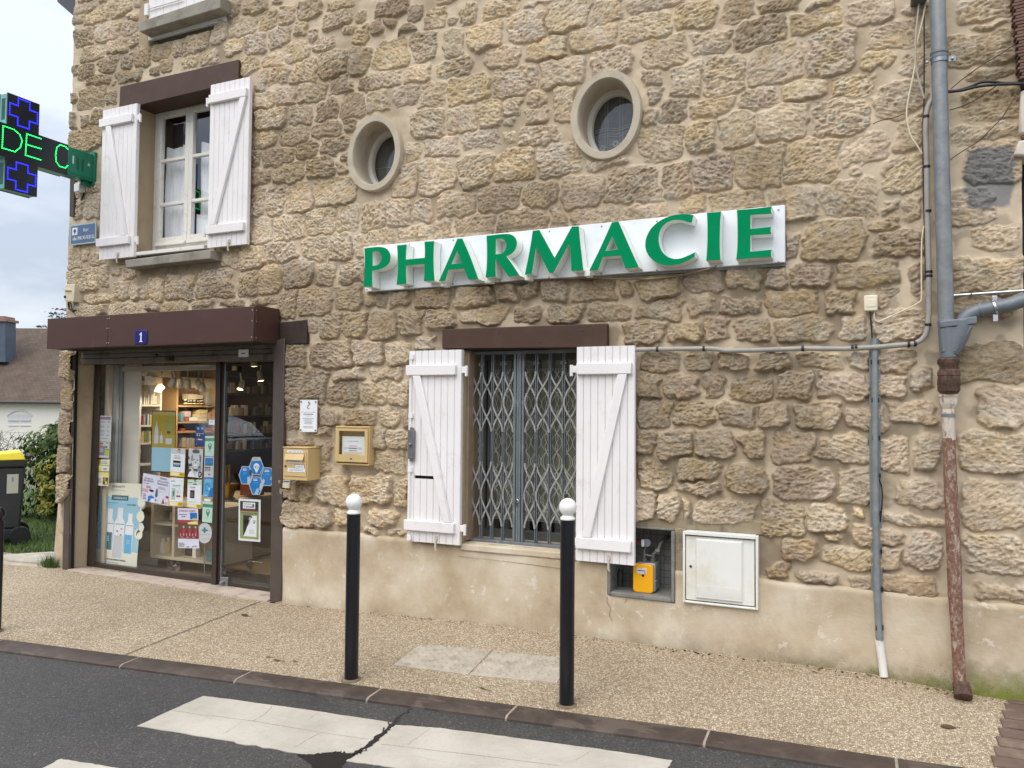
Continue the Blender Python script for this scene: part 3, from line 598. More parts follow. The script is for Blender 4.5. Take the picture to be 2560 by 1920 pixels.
for xa, xb in ((xr0+.05, wxm), (wxm+.001, wx1-.05)):
    g = MB(); ya = YW-.012; yb = YW+.03
    g.box(xa, xa+.045, ya, yb, wz0+.05, wz1-.05); g.box(xb-.045, xb, ya, yb, wz0+.05, wz1-.05)
    g.box(xa+.045, xb-.045, ya, yb, wz1-.10, wz1-.05); g.box(xa+.045, xb-.045, ya, yb, wz0+.05, wz0+.12)
    for zz in (zb1, zb2): g.box(xa+.045, xb-.045, ya+.002, yb, zz-.014, zz+.014)
    g.box(xa+.01, xb-.01, ya-.02, ya, wz0+.045, wz0+.075)
    ca2 = g.build('casement', WHITE2, wf, bevel=.004)
    g = MB(); g.add([(xa+.02, YW+.012, wz0+.08), (xb-.02, YW+.012, wz0+.08), (xb-.02, YW+.012, wz1-.08), (xa+.02, YW+.012, wz1-.08)], [(0, 1, 2, 3)]); g.build('pane', GLASS2, wf, smooth=0)
def curtain(name, x0, x1, y, z0, z1, amp, wl, mt, seed=1, n=90, wob=0.0):
    vs = []; fs = []; r = random.Random(seed); ph = r.random()*6
    for i in range(n+1):
        x = lerp(x0, x1, i/n); yy = y+amp*math.sin(6.283*x/wl+ph)+amp*.5*math.sin(6.283*x/wl*2.3+1)
        for k in range(5):
            zz = lerp(z0, z1, k/4)+(wob*math.sin(x*31+ph) if k == 4 else 0)
            vs.append((x+(.006*math.sin(zz*7+x*9)), yy*(1 if k else 1)+.0, zz))
    for i in range(n):
        for k in range(4): fs.append((i*5+k, (i+1)*5+k, (i+1)*5+k+1, i*5+k+1))
    g = MB(); g.add(vs, fs); return g.build(name, mt, None, smooth=80)
zc1 = W(*A(1000, 850), .25)[2]
for (xa, xb, sd, lb) in ((xr0+.05, wxm-.02, 3, 'white voile half curtain behind the left casement of the upper window'), (wxm+.03, wx1-.03, 8, 'white voile half curtain behind the right casement of the upper window')):
    tag(curtain('curtain', xa, xb, .262, wz0+.05, zc1, .012, .11, SHEERW, sd, wob=.012), lb, 'curtain', 'voile curtains in the upper window')
g = MB(); a = W(*A(995, 1345), .23); b = W(*A(1055, 1410), .23); g.hexa([(a[0], .225, wz0+.06), (b[0], .225, wz0+.06), (b[0], .225, a[2]-.05), (a[0], .225, a[2]+.02)], [(a[0], .23, wz0+.06), (b[0], .23, wz0+.06), (b[0], .23, a[2]-.05), (a[0], .23, a[2]+.02)])
tag(g.build('paper_sheet', PVC, None), 'small white sheet leaning in the lower left pane of the upper window', 'paper')
g = MB(); a = W(*A(1135, 1235), .23); b = W(*A(1190, 1390), .23); g.hexa([(a[0], .225, wz0+.06), (b[0]+.1, .225, wz0+.06), (b[0]+.1, .225, a[2]-.04), (a[0], .225, a[2])], [(a[0], .23, wz0+.06), (b[0]+.1, .23, wz0+.06), (b[0]+.1, .23, a[2]-.04), (a[0], .23, a[2])])
tag(g.build('paper_sheet', PVC, None), 'tall white sheet standing in the lower right pane of the upper window', 'paper')

# lace in the oval windows
for k, (cx, cz, a, b) in enumerate(ROUND):
    o = curtain('lace_curtain', cx-.3, cx+.3, .235, cz-.36, cz+.36, .004, .16, SHEER, 5+k)
    tag(o, ('dark net curtain with plaid lines and flowers in the larger right oval window', 'plain net curtain behind the left oval window')[k], 'curtain')
    g = MB()
    if k == 0:
        for xx in (-.135, -.115, -.03, -.01): g.tube([(cx+xx+.05, .226, cz-.3), (cx+xx+.05, .226, cz+.3)], .0022, 5)
        for zz in (-.045, -.03, -.005, .01): g.tube([(cx-.3+i*.03, .226, cz+zz+.007*math.sin(i*1.1)) for i in range(21)], .0022, 5)
        for fx_, fz_ in ((-.10, -.12), (-.01, -.10), (.07, -.11), (-.05, -.17), (.05, -.19), (-.12, -.2)):
            for p in range(6):
                q = p*1.047; g.ball((cx+fx_+.016*math.cos(q), .226, cz+fz_+.016*math.sin(q)), .009, 8, 0, (1, .15, 1))
            g.tube([(cx+fx_, .226, cz+fz_-.016), (cx+fx_-.006, .226, cz+fz_-.06)], .0018, 5)
    else:
        g.tube([(cx-.3, .226, cz-.02), (cx+.3, .226, cz-.02)], .002, 5); g.tube([(cx+.02, .226, cz-.3), (cx+.02, .226, cz+.3)], .002, 5)
    g.build('lace_pattern', pm('faded_lace', (150, 150, 150), .9), o)

# ------------------------------------------------------------------ ground floor window: reveal, window, security grille, lace
gx0 = W(*B(438, 800), 0)[0]; gx1 = -1.64; gz0, gz1 = .70, 2.015
g = MB(); g.box(gx0-.03, gx0, -.03, .30, gz0-.02, gz1+.01); g.build('window_reveal', REVEAL, building, bevel=.01)
g = MB(); g.box(gx0-.004, gx0+.022, .0, .1, gz0, gz1); g.build('door_post', pm('weathered_post', (146, 126, 104), .8, var=.15, vs=12, bmp=.4), building, bevel=.004)
g = MB(); g.box(gx1, gx1+.03, -.02, .30, gz0-.02, gz1+.01); g.build('window_reveal', REVEAL, building, bevel=.01)
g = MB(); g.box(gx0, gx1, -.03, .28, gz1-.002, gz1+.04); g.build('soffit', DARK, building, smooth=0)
g = MB(); g.hexa([(gx0-.01, -.048, gz0-.06), (gx1, -.048, gz0-.06), (gx1, .3, gz0-.03), (gx0-.01, .3, gz0-.03)], [(gx0-.01, -.048, gz0-.015), (gx1, -.048, gz0-.015), (gx1, .3, gz0+.005), (gx0-.01, .3, gz0+.005)])
g.build('window_sill', PLASTER, building, bevel=.008)
g = MB(); yy = .22
g.box(gx0, gx0+.05, yy, yy+.05, gz0, gz1); g.box(gx1-.05, gx1, yy, yy+.05, gz0, gz1); g.box(gx0+.05, gx1-.05, yy, yy+.05, gz1-.06, gz1); g.box(gx0+.05, gx1-.05, yy, yy+.05, gz0, gz0+.06)
wf = g.build('window', pm('grey_frame', (92, 92, 88), .5, var=.1), building, bevel=.003)
g = MB(); g.box(W(*B(592, 500), yy)[0], W(*B(606, 500), yy)[0], yy-.01, yy+.04, gz0+.06, gz1-.06); g.build('casement', pm('grey_frame', (92, 92, 88)), wf, bevel=.002)
g = MB(); g.add([(gx0, yy+.03, gz0), (gx1, yy+.03, gz0), (gx1, yy+.03, gz1), (gx0, yy+.03, gz1)], [(0, 1, 2, 3)]); g.build('pane', GLASS2, wf, smooth=0)
# lace curtain with a wavy leaf pattern
xc0, xc1 = W(*B(612, 900), .29)[0], gx1
o = curtain('lace_curtain', xc0, xc1, .29, gz0+.12, gz1, .004, .17, sheer('olive_net', (140, 142, 122), .8), 4)
tag(o, 'net curtain with a pattern of wavy white leaves behind the folding grille', 'curtain')
g = MB(); per = .078; hh = .135; nrow = 9
for i in range(int((xc1-xc0)/per)+1):
    for s in (1, -1):
        for k, am in ((0, .5), (1, .30)):
            pts = [(xc0+per*(i+.5)+s*am*per*math.cos(math.pi*q/6)*(1 if k == 0 else abs(math.sin(math.pi*q/12))**.5), .281, gz0+.14+hh*q/6) for q in range(0, int(6*(1.08/hh)))]
            pts = [p for p in pts if xc0 <= p[0] <= xc1]
            if len(pts) > 2: g.tube(pts, .0024, 4, caps=False)
g.build('lace_pattern', LACE, o, smooth=60)
g = MB(); a = W(*B(502, 518), .2); b = W(*B(543, 1135), .2); g.box(a[0], b[0], .2, .206, b[2], a[2], 0)
for k in range(8): zz = lerp(a[2], b[2], .12+.1*k); g.box((a[0]+b[0])/2-.005, (a[0]+b[0])/2+.005, .1975, .2002, zz-.012, zz+.012, 1)
tag(g.build('slotted_rail', [pm('pale_grey_metal', (190, 194, 198), .4, metal=.2), DARK], None), 'white slotted metal rail standing behind the left side of the folding grille', 'rail')
# folding security grille (slides aside: a thing of its own)
gr = thing('folding_grille', 'galvanised folding lattice grille closed across the ground floor window', 'grille', ((gx0+gx1)/2, .08, gz0))
YG2 = .085
def gxp(v): return W(*B(v, 800), YG2)[0]
zt, zb = W(*B(480, 235), YG2)[2], gz0+.004
g = MB(); g.box(gx0+.022, gx1, YG2-.03, YG2+.03, zt, gz1-.004); g.build('top_track', GRILLED, gr, bevel=.003)
g = MB(); g.box(gx0+.022, gx1, YG2-.035, YG2+.03, zb-.012, zb+.006); g.build('bottom_track', GRILLED, gr, bevel=.002)
ups = [gxp(v) for v in (484, 548, 620, 694)]; ups2 = [gxp(v) for v in (836, 914, 1004, 1097, 1188)]
for x in ups[1:]+ups2[1:]:
    g = MB(); g.box(x-.0095, x-.003, YG2-.012, YG2+.012, zb+.006, zt); g.box(x+.003, x+.0095, YG2-.012, YG2+.012, zb+.006, zt); g.box(x-.003, x+.003, YG2+.004, YG2+.008, zb+.006, zt); g.build('upright', GRILLED, gr, bevel=.0015)
g = MB(); x = ups[0]; g.box(x-.012, x+.004, YG2-.014, YG2+.014, zb+.006, zt); g.build('side_post', GRILLED, gr, bevel=.002)
g = MB(); a, b = gxp(764), gxp(834)
for k in range(4): xa = lerp(a, b, k/4); xb = lerp(a, b, (k+1)/4); g.box(xa+.0015, xb-.0015, YG2-.022+(k % 2)*.006, YG2+.02, zb+.006, zt)
g.build('lock_stile', GRILLED, gr, bevel=.002)
g = MB(); p = W(*B(782, 1212), YG2-.03); g.lathe([(.014, .006), (.014, -.004), (.010, -.008), (.0001, -.008)], (p[0], YG2-.026, p[2]), 16, 0, 'y'); g.box(p[0]-.003, p[0]+.003, YG2-.04, YG2-.03, p[2]-.03, p[2]-.008); g.build('lock', CHROME, gr)
zs = [W(*B(560, v), YG2)[2] for v in (350, 745, 945, 1370)]
bays = list(zip(ups[:-1], ups[1:]))+[(ups[3], gxp(764))]+list(zip(ups2[:-1], ups2[1:]))
for za, zb_ in ((zs[0], zs[1]), (zs[2], zs[3])):
    for xa, xb in bays:
        mid, hw = (xa+xb)/2, (xb-xa)/2-.004
        for s in (1, -1):
            g = MB(); n = 24; L = []; Rr = []
            for q in range(n+1):
                u = q/n; zz = lerp(za, zb_, u); xx = mid-s*hw*math.cos(2*math.pi*u); L.append((xx, zz))
            for q in range(n):
                (xq, zq), (xw, zw) = L[q], L[q+1]; dx, dz = xw-xq, zw-zq; l = math.hypot(dx, dz); ox, oz = dz/l*.0058, -dx/l*.0058
                yq = YG2-.018+(.006 if s > 0 else 0)
                g.hexa([(xq-ox, yq, zq-oz), (xq+ox, yq, zq+oz), (xw+ox, yq, zw+oz), (xw-ox, yq, zw-oz)], [(xq-ox, yq+.004, zq-oz), (xq+ox, yq+.004, zq+oz), (xw+ox, yq+.004, zw+oz), (xw-ox, yq+.004, zw-oz)])
            g.build('lattice_strip', GRILLE, gr, smooth=30)
for x in (ups[1], ups[3], ups2[1], ups2[3]):
    g = MB(); zz = W(*B(550, 298), YG2)[2]
    for s in (-1, 1): g.obar((x+s*.008, YG2-.018, zz+.012), (x+s*.022, YG2-.018, zz), .006, .003); g.obar((x+s*.008, YG2-.018, zz-.010), (x+s*.022, YG2-.018, zz-.002), .006, .003)
    g.build('stop_clip', CHROME, gr)

# ------------------------------------------------------------------ gas meter niche
g = MB(); d = .20; w_ = .022
g.box(NX0-.012, NX0+w_-.012, -.042, d, NZ0-.012, NZ1); g.box(NX1-w_+.012, NX1+.012, -.042, d, NZ0-.012, NZ1); g.box(NX0+w_-.012, NX1-w_+.012, -.044, d, NZ0-.014, NZ0+.012); g.box(NX0-.012, NX1+.012, -.02, d, NZ1, NZ1+.016)
nich = g.build('meter_niche', pm('grey_cement', (128, 126, 120), .9, var=.18, vs=8, bmp=.4, bs=50, dirt=(92, 90, 86)), building, bevel=.005)
m, t, b, o = newmat('niche_tiles'); tcn = nd(t, 'TexCoord'); mp = nd(t, 'Mapping'); mp.inputs['Rotation'].default_value = (rad(90), 0, 0); lk(t, tcn.outputs['Object'], mp.inputs[0])
bk = nd(t, 'TexBrick'); bk.offset = 0; bk.inputs['Scale'].default_value = 1; bk.inputs['Brick Width'].default_value = .045; bk.inputs['Row Height'].default_value = .045; bk.inputs['Mortar Size'].default_value = .0018
bk.inputs['Color1'].default_value = (.15, .15, .145, 1); bk.inputs['Color2'].default_value = (.20, .20, .19, 1); bk.inputs['Mortar'].default_value = (.05, .05, .05, 1); lk(t, mp.outputs[0], bk.inputs[0])
lk(t, bk.outputs[0], b.inputs['Base Color']); b.inputs['Roughness'].default_value = .35
g = MB(); g.box(NX0, NX1, d-.012, d+.01, NZ0, NZ1); g.build('tile_back', m, nich, smooth=0)
# ------------------------------------------------------------------ canopy and shop front
YC = -.30
Zf = lambda a, b: (a/1.975, 720+b/1.975)
g = MB()
f = [W(*Zf(230, 302), YC), W(*Zf(1250, 262), YC), W(*Zf(1250, 88), YC), W(*Zf(230, 153), YC)]
cz0, cz1 = (f[0][2]+f[1][2])/2, (f[2][2]+f[3][2])/2; cx0, cx1 = f[0][0], f[1][0]
cxs = W(*Zf(533, 200), YC)[0]
g.box(cx0, cxs-.0015, YC, YC+.02, cz0, cz1); g.box(cxs+.0015, cx1, YC, YC+.02, cz0, cz1)
g.box(cx1-.02, cx1+.001, YC+.021, -.002, cz0+.002, cz1+.012); g.box(cx0-.001, cx0+.02, YC+.021, .03, cz0+.002, cz1)
g.box(cx0+.02, cx1-.02, YC+.02, .03, cz1-.02, cz1-.004); g.box(cx0+.02, cx1-.02, YC+.02, YC+.06, cz0, cz0+.02)
can = g.build('canopy', BROWN, building, bevel=.003)
g = MB()
for x in (cxs-.012, cxs+.012, cx1-.015, cx1+.001):
    for zz in (cz0+.03, (cz0+cz1)/2+.02, cz1-.03): g.ball((x, YC-.0005 if x < cx1 else YC+.03, zz), .004, 8, 0, (1, .5, 1) if x < cx1 else (.5, 1, 1))
g.build('rivet', CHROME, can)
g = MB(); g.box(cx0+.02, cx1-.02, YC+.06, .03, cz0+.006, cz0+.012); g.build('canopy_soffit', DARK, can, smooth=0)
# roller shutter bottom bar and housing
sz1 = cz0+.01; sz0 = W(*Zf(900, 368), .06)[2]
g = MB(); g.box(-6.44, -4.16, .045, .075, sz0, sz1); g.box(-6.44, -4.16, .030, .080, sz0, sz0+.05)
for k in range(3): g.box(-6.44, -4.16, .036, .045, sz0+.055+k*.045, sz0+.092+k*.045)
rsb = g.build('roller_shutter', pm('roller_slats', (112, 104, 94), .5, metal=.2, var=.1, vs=10, dirt=(76, 68, 60)), building, bevel=.003)
g = MB(); p = W(*Zf(838, 350), .02); g.box(p[0]-.04, p[0]+.04, .010, .03, p[2]-.018, p[2]+.02); g.box(p[0]-.015, p[0]+.02, -.004, .010, p[2]-.012, p[2]+.008); g.build('shutter_handle', pm('dark_handle', (48, 42, 40), .5), rsb, bevel=.003)
g = MB(); g.ball(tuple(W(*Zf(772, 332), .033)), .013, 10); g.build('shutter_knob', pm('dark_handle', (48, 42, 40), .5), rsb)
g = MB(); p = W(*Zf(1200, 322), .02); g.box(p[0]-.05, p[0]+.05, .022, .03, p[2]-.03, p[2]+.03, 0); g.box(p[0]-.02, p[0]+.02, .0212, .022, p[2]-.006, p[2]+.004, 1); g.build('shutter_sticker', [PVC, pm('grey_print', (120, 120, 130), .6)], rsb)
# guides (front posts), jamb, aluminium frame
def post(q, y0, y1, name, mt, par=building, bv=.004): g = MB(); g.slab(q, y0, y1); return g.build(name, mt, par, bevel=bv)
post([(155, 1433), (169, 876), (183, 876), (170, 1434)], -.012, .02, 'shutter_guide', GUIDE)
post([(674, 1507), (684, 852), (711, 846), (703, 1502)], -.042, .0, 'shutter_guide', GUIDE)
post([(177.5, 1434), (189.5, 876), (193, 876), (182, 1433)], .021, .034, 'guide_channel', DARK)
j0, j1, j2, j3 = W(182, 1432, .035), W(193, 876, .035), W(239, 905, .175), W(218, 1416, .175)
g = MB(); g.hexa([(-6.62, .035, .0), (j0[0], .035, .0), (j3[0], .175, .0), (-6.62, .175, .0)], [(-6.62, .035, 2.12), (j1[0], .035, 2.12), (j2[0], .175, 2.12), (-6.62, .175, 2.12)]); g.build('shop_jamb', REVEAL, building, bevel=.01)
g = MB(); g.box(-4.13, -4.06, -.02, .24, .0, 2.12); g.build('shop_jamb', REVEAL, building, bevel=.01)
YS = .18; sx0, sx1 = -6.42, -4.30; sb = .125; st_ = 2.08; mx0, mx1 = -4.935, -4.885
g = MB(); g.slab([(217, 1418), (239, 890), (250, 890), (236, 1416)], YS-.004, YS+.008); g.box(sx0+.03, mx0, YS, YS+.05, sb, sb+.045); g.box(sx0+.03, mx0, YS, YS+.05, st_-.09, st_-.02)
swf = g.build('shop_window', ALU, building, bevel=.003)
g = MB(); g.add([(sx0-.02, YS+.010, sb+.04), (mx0, YS+.010, sb+.04), (mx0, YS+.010, st_-.05), (sx0-.02, YS+.010, st_-.05)], [(0, 1, 2, 3)]); g.build('pane', GLASS, swf, smooth=0)
g = MB(); g.box(sx0, mx0, YS-.01, YS+.04, st_-.019, st_+.06); g.box(sx0, -4.13, YS+.04, YS+.07, st_-.019, 2.2); g.build('transom', pm('pale_transom', (142, 136, 126), .5, var=.08), swf, bevel=.003)
g = MB(); g.box(mx0, mx1, YS-.02, YS+.06, sb-.02, st_); g.build('mullion', ALU, swf, bevel=.003)
dz0 = .118; sd_ = MB(); sd_.box(mx1+.002, mx1+.026, YS, YS+.04, dz0+.002, st_-.1); sd_.box(sx1-.002, sx1+.03, YS, YS+.05, dz0, st_); sd_.box(mx1+.026, sx1-.002, YS+.002, YS+.03, dz0, dz0+.035)
door = sd_.build('shop_door', ALU, building, bevel=.003)
g = MB(); g.box(mx1+.002, sx1, YS-.012, YS+.04, st_-.095, st_-.012); g.build('door_rail', pm('door_rail', (96, 90, 82), .5), door, bevel=.003)
g = MB(); p = W(*Zf(1145, 397), YS-.02); g.box(p[0]-.05, p[0]+.012, YS-.035, YS-.013, p[2]-.018, p[2]+.022, 0); g.box(p[0]+.013, p[0]+.055, YS-.035, YS-.013, p[2]-.018, p[2]+.022, 1); g.build('patch_fitting', [DARK, pm('brass', (176, 160, 104), .35, metal=.6)], door, bevel=.003)
g = MB(); g.add([(mx1+.02, YS+.010, dz0+.02), (sx1, YS+.010, dz0+.02), (sx1, YS+.010, st_-.09), (mx1+.02, YS+.010, st_-.09)], [(0, 1, 2, 3)]); g.build('pane', GLASS, door, smooth=0)
g = MB(); p = W(*Zf(1100, 1455), YS-.02); g.box(p[0]-.038, p[0]+.042, YS-.012, YS+.012, p[2]-.042, p[2]+.042); g.lathe([(.016, 0), (.016, -.03), (.010, -.04), (.0001, -.04)], (p[0], YS-.012, p[2]), 14, 0, 'y'); g.build('floor_lock', STEEL, door, bevel=.003)
g = MB(); g.box(mx1+.04, mx1+.05, YS-.01, YS+.012, dz0+.03, st_-.1); g.build('door_seal', STEEL, door)
# threshold step
pts = [W(176, 1429, -.03), W(678, 1507, -.03)]
def thz(x): return foot(x)+.012
g = MB(); n = 7
for i in range(n):
    xa, xb = lerp(-6.45, -4.165, i/n), lerp(-6.45, -4.165, (i+1)/n)
    g.hexa([(xa+.002, -.03, 0), (xb-.002, -.03, 0), (xb-.002, .30, 0), (xa+.002, .30, 0)], [(xa+.002, -.03, thz(xa)), (xb-.002, -.03, thz(xb)), (xb-.002, .30, .122), (xa+.002, .30, .122)])
g.build('threshold', pm('threshold_tile', (192, 176, 162), .5, var=.1, vs=6, dirt=(140, 124, 110)), building, bevel=.003)
# ------------------------------------------------------------------ lettering helper
_TC = {}
def text2d(s):
    """outline mesh of a string at size 1, left aligned; returns verts2d, faces, width"""
    if s in _TC: return _TC[s]
    cu = bpy.data.curves.new('txt', 'FONT'); cu.body = s; cu.resolution_u = 3
    ob = bpy.data.objects.new('txt', cu); COL.objects.link(ob)
    dg = bpy.context.evaluated_depsgraph_get(); me = bpy.data.meshes.new_from_object(ob.evaluated_get(dg))
    v = [(p.co.x, p.co.y) for p in me.vertices]; f = [tuple(p.vertices) for p in me.polygons]
    bpy.data.objects.remove(ob); bpy.data.curves.remove(cu); bpy.data.meshes.remove(me)
    w = max([p[0] for p in v] or [1]); _TC[s] = (v, f, w); return _TC[s]
def put_text(g, s, o, ux, uz, h, n, m=0, align='l', width=None, lift=.0006, bold=0):
    """o origin (baseline), ux/uz unit axes, cap height h, n outward normal"""
    v, f, w = text2d(s); k = h/.73; kx = k if width is None else width/w
    off = {'l': 0, 'c': -w/2*kx, 'r': -w*kx}[align]; o = Vector(o); ux = Vector(ux); uz = Vector(uz); n = Vector(n)
    for dx in ([0] if not bold else [-bold, 0, bold]):
        g.add([o+ux*(p[0]*kx+off+dx)+uz*(p[1]*k)+n*(lift+abs(dx)*.02) for p in v], f, m)
UX, UZ, NY = (1, 0, 0), (0, 0, 1), (0, -1, 0)

# ------------------------------------------------------------------ PHARMACIE fascia sign
YP, YL = -.055, -.155
sign = thing('pharmacy_sign', 'long white board with green raised letters PHARMACIE on the stone wall', 'sign', (-1.85, -.03, 2.48))
q = [W(909, 617, YP), W(1962, 512, YP), W(1963, 655, YP), W(913, 729, YP)]
g = MB(); g.hexa([tuple(p) for p in q], [(p[0], YP+.03, p[2]) for p in q])
SIGNW = pm('sign_board', (232, 236, 240), .35, var=.02, dirt=(196, 200, 198), dirt_t=(.6, .9), dscale=6)
bp = g.build('backing_panel', SIGNW, sign, bevel=.003)
g = MB()
g.box(q[3][0], q[2][0], YP+.028, YP+.05, q[3][2]-.006, q[3][2]+.012); g.build('bottom_rail', pm('weathered_aluminium', (150, 150, 146), .5, metal=.4, var=.2, vs=20), sign)
g = MB()
for i in range(9):
    for k in (.04, .96):
        x = lerp(q[0][0], q[1][0], .012+.122*i); zz = lerp(q[3][2], q[0][2], k); g.ball((x, YP-.001, zz), .006, 8, 0, (1, .5, 1))
g.build('screw', STEEL, bp)
T1 = lambda a, b: (600+a/4, 400+b/4)
T2 = lambda a, b: (1100+a/4, 400+b/4)
T3 = lambda a, b: (1600+a/4, 400+b/4)
LET = [
 ('P', T1, [(1243,882),(1350,868),(1405,867),(1460,882),(1493,920),(1505,970),(1490,1030),(1445,1070),(1385,1094),(1322,1105),(1321,1190),(1324,1268),(1230,1266),(1240,1180),(1244,1080),(1245,980)], [[(1327,915),(1370,912),(1400,932),(1414,968),(1408,1012),(1380,1045),(1325,1055)]]),
 ('H', T1, [(1568,852),(1667,842),(1660,920),(1658,993),(1845,975),(1846,890),(1843,815),(1942,808),(1936,900),(1935,1010),(1938,1110),(1945,1208),(1836,1212),(1842,1130),(1843,1040),(1660,1056),(1660,1140),(1664,1236),(1563,1246),(1573,1150),(1576,1050),(1574,950)], []),
 ('A', T2, [(172,786),(222,782),(300,960),(385,1192),(280,1196),(242,1085),(85,1098),(50,1209),(-15,1214),(80,1000)], [[(172,905),(215,1026),(114,1040)]]),
 ('R', T2, [(463,757),(560,744),(660,737),(720,747),(758,785),(768,840),(748,900),(710,938),(665,962),(725,1045),(797,1155),(685,1166),(620,1080),(556,990),(555,1080),(558,1168),(452,1175),(463,1080),(467,980),(467,860)], [[(560,790),(615,785),(648,810),(661,850),(650,900),(615,932),(557,941)]]),
 ('M', T2, [(925,705),(993,697),(1145,975),(1318,662),(1387,659),(1400,800),(1418,960),(1434,1105),(1310,1110),(1305,970),(1290,835),(1133,1129),(1090,1128),(960,872),(942,990),(918,1137),(845,1146),(880,980),(905,840)], []),
 ('A', T2, [(1717,622),(1785,612),(1880,830),(1990,1072),(1852,1086),(1802,955),(1628,970),(1580,1101),(1488,1109),(1600,880)], [[(1720,765),(1774,892),(1655,906)]]),
 ('C', T3, [(535,547),(440,537),(330,550),(220,592),(120,670),(66,760),(50,850),(70,932),(125,1000),(205,1043),(300,1055),(400,1040),(480,1005),(545,966),(553,918),(475,955),(400,982),(330,984),(268,958),(215,900),(190,820),(192,740),(215,680),(265,627),(335,600),(420,602),(480,622),(519,628)], []),
 ('I', T3, [(667,525),(740,520),(813,512),(804,600),(801,700),(799,800),(800,900),(806,1000),(659,1006),(666,920),(671,820),(672,720),(671,620)], []),
 ('E', T3, [(965,497),(1150,482),(1320,461),(1312,498),(1320,536),(1107,549),(1106,686),(1313,664),(1308,700),(1318,739),(1106,753),(1106,913),(1319,893),(1311,930),(1319,970),(1140,979),(959,996),(968,910),(973,800),(973,700),(971,590)], [])]
def soften(P, n=4, lim=42):
    k = len(P); outp = []
    sm = []
    for i in range(k):
        a = np.array(P[i])-np.array(P[i-1]); b = np.array(P[(i+1) % k])-np.array(P[i])
        ang = abs(math.degrees(math.atan2(a[0]*b[1]-a[1]*b[0], a @ b))); sm.append(ang < lim)
    for i in range(k):
        p, q_ = np.array(P[i], float), np.array(P[(i+1) % k], float); d = q_-p; L = np.linalg.norm(d)
        def tan(j, other):
            if not sm[j]: return d
            v = np.array(P[(j+1) % k], float)-np.array(P[j-1], float); return v/np.linalg.norm(v)*L
        t0, t1 = tan(i, 0), tan((i+1) % k, 1)
        for s in range(n):
            u = s/n; h = (2*u**3-3*u**2+1, u**3-2*u**2+u, -2*u**3+3*u**2, u**3-u**2); outp.append(tuple(h[0]*p+h[1]*t0+h[2]*q_+h[3]*t1))
    return outp
def inset_scale(P, d):
    k = len(P); R_ = []
    area = sum(P[i][0]*P[(i+1) % k][1]-P[(i+1) % k][0]*P[i][1] for i in range(k)); s = 1 if area > 0 else -1
    for i in range(k):
        a = np.array(P[i])-np.array(P[i-1]); b = np.array(P[(i+1) % k])-np.array(P[i])
        na = np.array((-a[1], a[0]))/max(np.linalg.norm(a), 1e-9); nb = np.array((-b[1], b[0]))/max(np.linalg.norm(b), 1e-9)
        nn = na+nb; nn = nn/max(nn @ nn/2, .35); R_.append(tuple(np.array(P[i])+s*nn*d))
    return R_
LGREEN = pm('green_acrylic', (0, .245, .094), .6, var=.04, vs=5, spec=.05, lin=True); LRET = pm('letter_return', (238, 242, 234), .4, var=.05, vs=9, dirt=(170, 172, 150), dirt_t=(.62, .86), dscale=14)
for ch, T, outl, holes in LET:
    loops = []
    for L in [outl]+holes:
        L = soften(L); loops.append([(W(*T(*p), YL)[0], W(*T(*p), YL)[2]) for p in L])
    g = MB()
    def cap(lps, y, m_):
        tri = geometry.tessellate_polygon([[Vector((x, z, 0)) for x, z in l] for l in lps]); fl = [p for l in lps for p in l]
        g.add([(x, y, z) for x, z in fl], [tuple(f) for f in tri], m_)
    for l in loops:
        n = len(l); g.add([(x, YL+.004, z) for x, z in l]+[(x, YP-.004, z) for x, z in l], [(i, (i+1) % n, (i+1) % n+n, i+n) for i in range(n)])
    cap(loops, YL+.004, 0)
    let = g.build('letter', LRET, sign, smooth=35)
    g = MB(); ins = [inset_scale(loops[0], .0016)]+[inset_scale(l, -.0016) for l in loops[1:]]; cap(ins, YL, 0)
    for l in ins: n = len(l); g.add([(x, YL, z) for x, z in l]+[(x, YL+.0035, z) for x, z in l], [(i, (i+1) % n, (i+1) % n+n, i+n) for i in range(n)])
    g.build('letter_face', LGREEN, let, smooth=35)
    # small stand-off block under the letter foot
for px, py in ((1112, 706), (1224, 697), (1321, 690), (1470, 680)): g = MB(); p = W(px, py, -.1); g.box(p[0]-.02, p[0]+.02, -.12, YP, p[2]-.03, p[2]+.02); g.build('cable_gland', LRET, sign, bevel=.004)
g = MB(); pts = [W(1170+i*52, 712-[0, 6, 10, 12.5, 13.2, 12.4, 10.5, 8, 4, -1, -8, -16][i]*0 + [0, -2, -5, -9, -13, -12, -10, -8, -10, -14, -22, -28][i], -.05) for i in range(12)]
pts = [W(x, y, -.05) for x, y in ((1200, 712), (1280, 703), (1360, 697), (1440, 694), (1500, 695), (1560, 698), (1620, 698), (1680, 692), (1730, 683), (1790, 668))]
g.tube(pts, .006, 8); tag(g.build('cable', pm('tan_cable', (136, 116, 86), .6), None, smooth=60), 'thin tan cable sagging under the green pharmacy lettering board', 'cable')

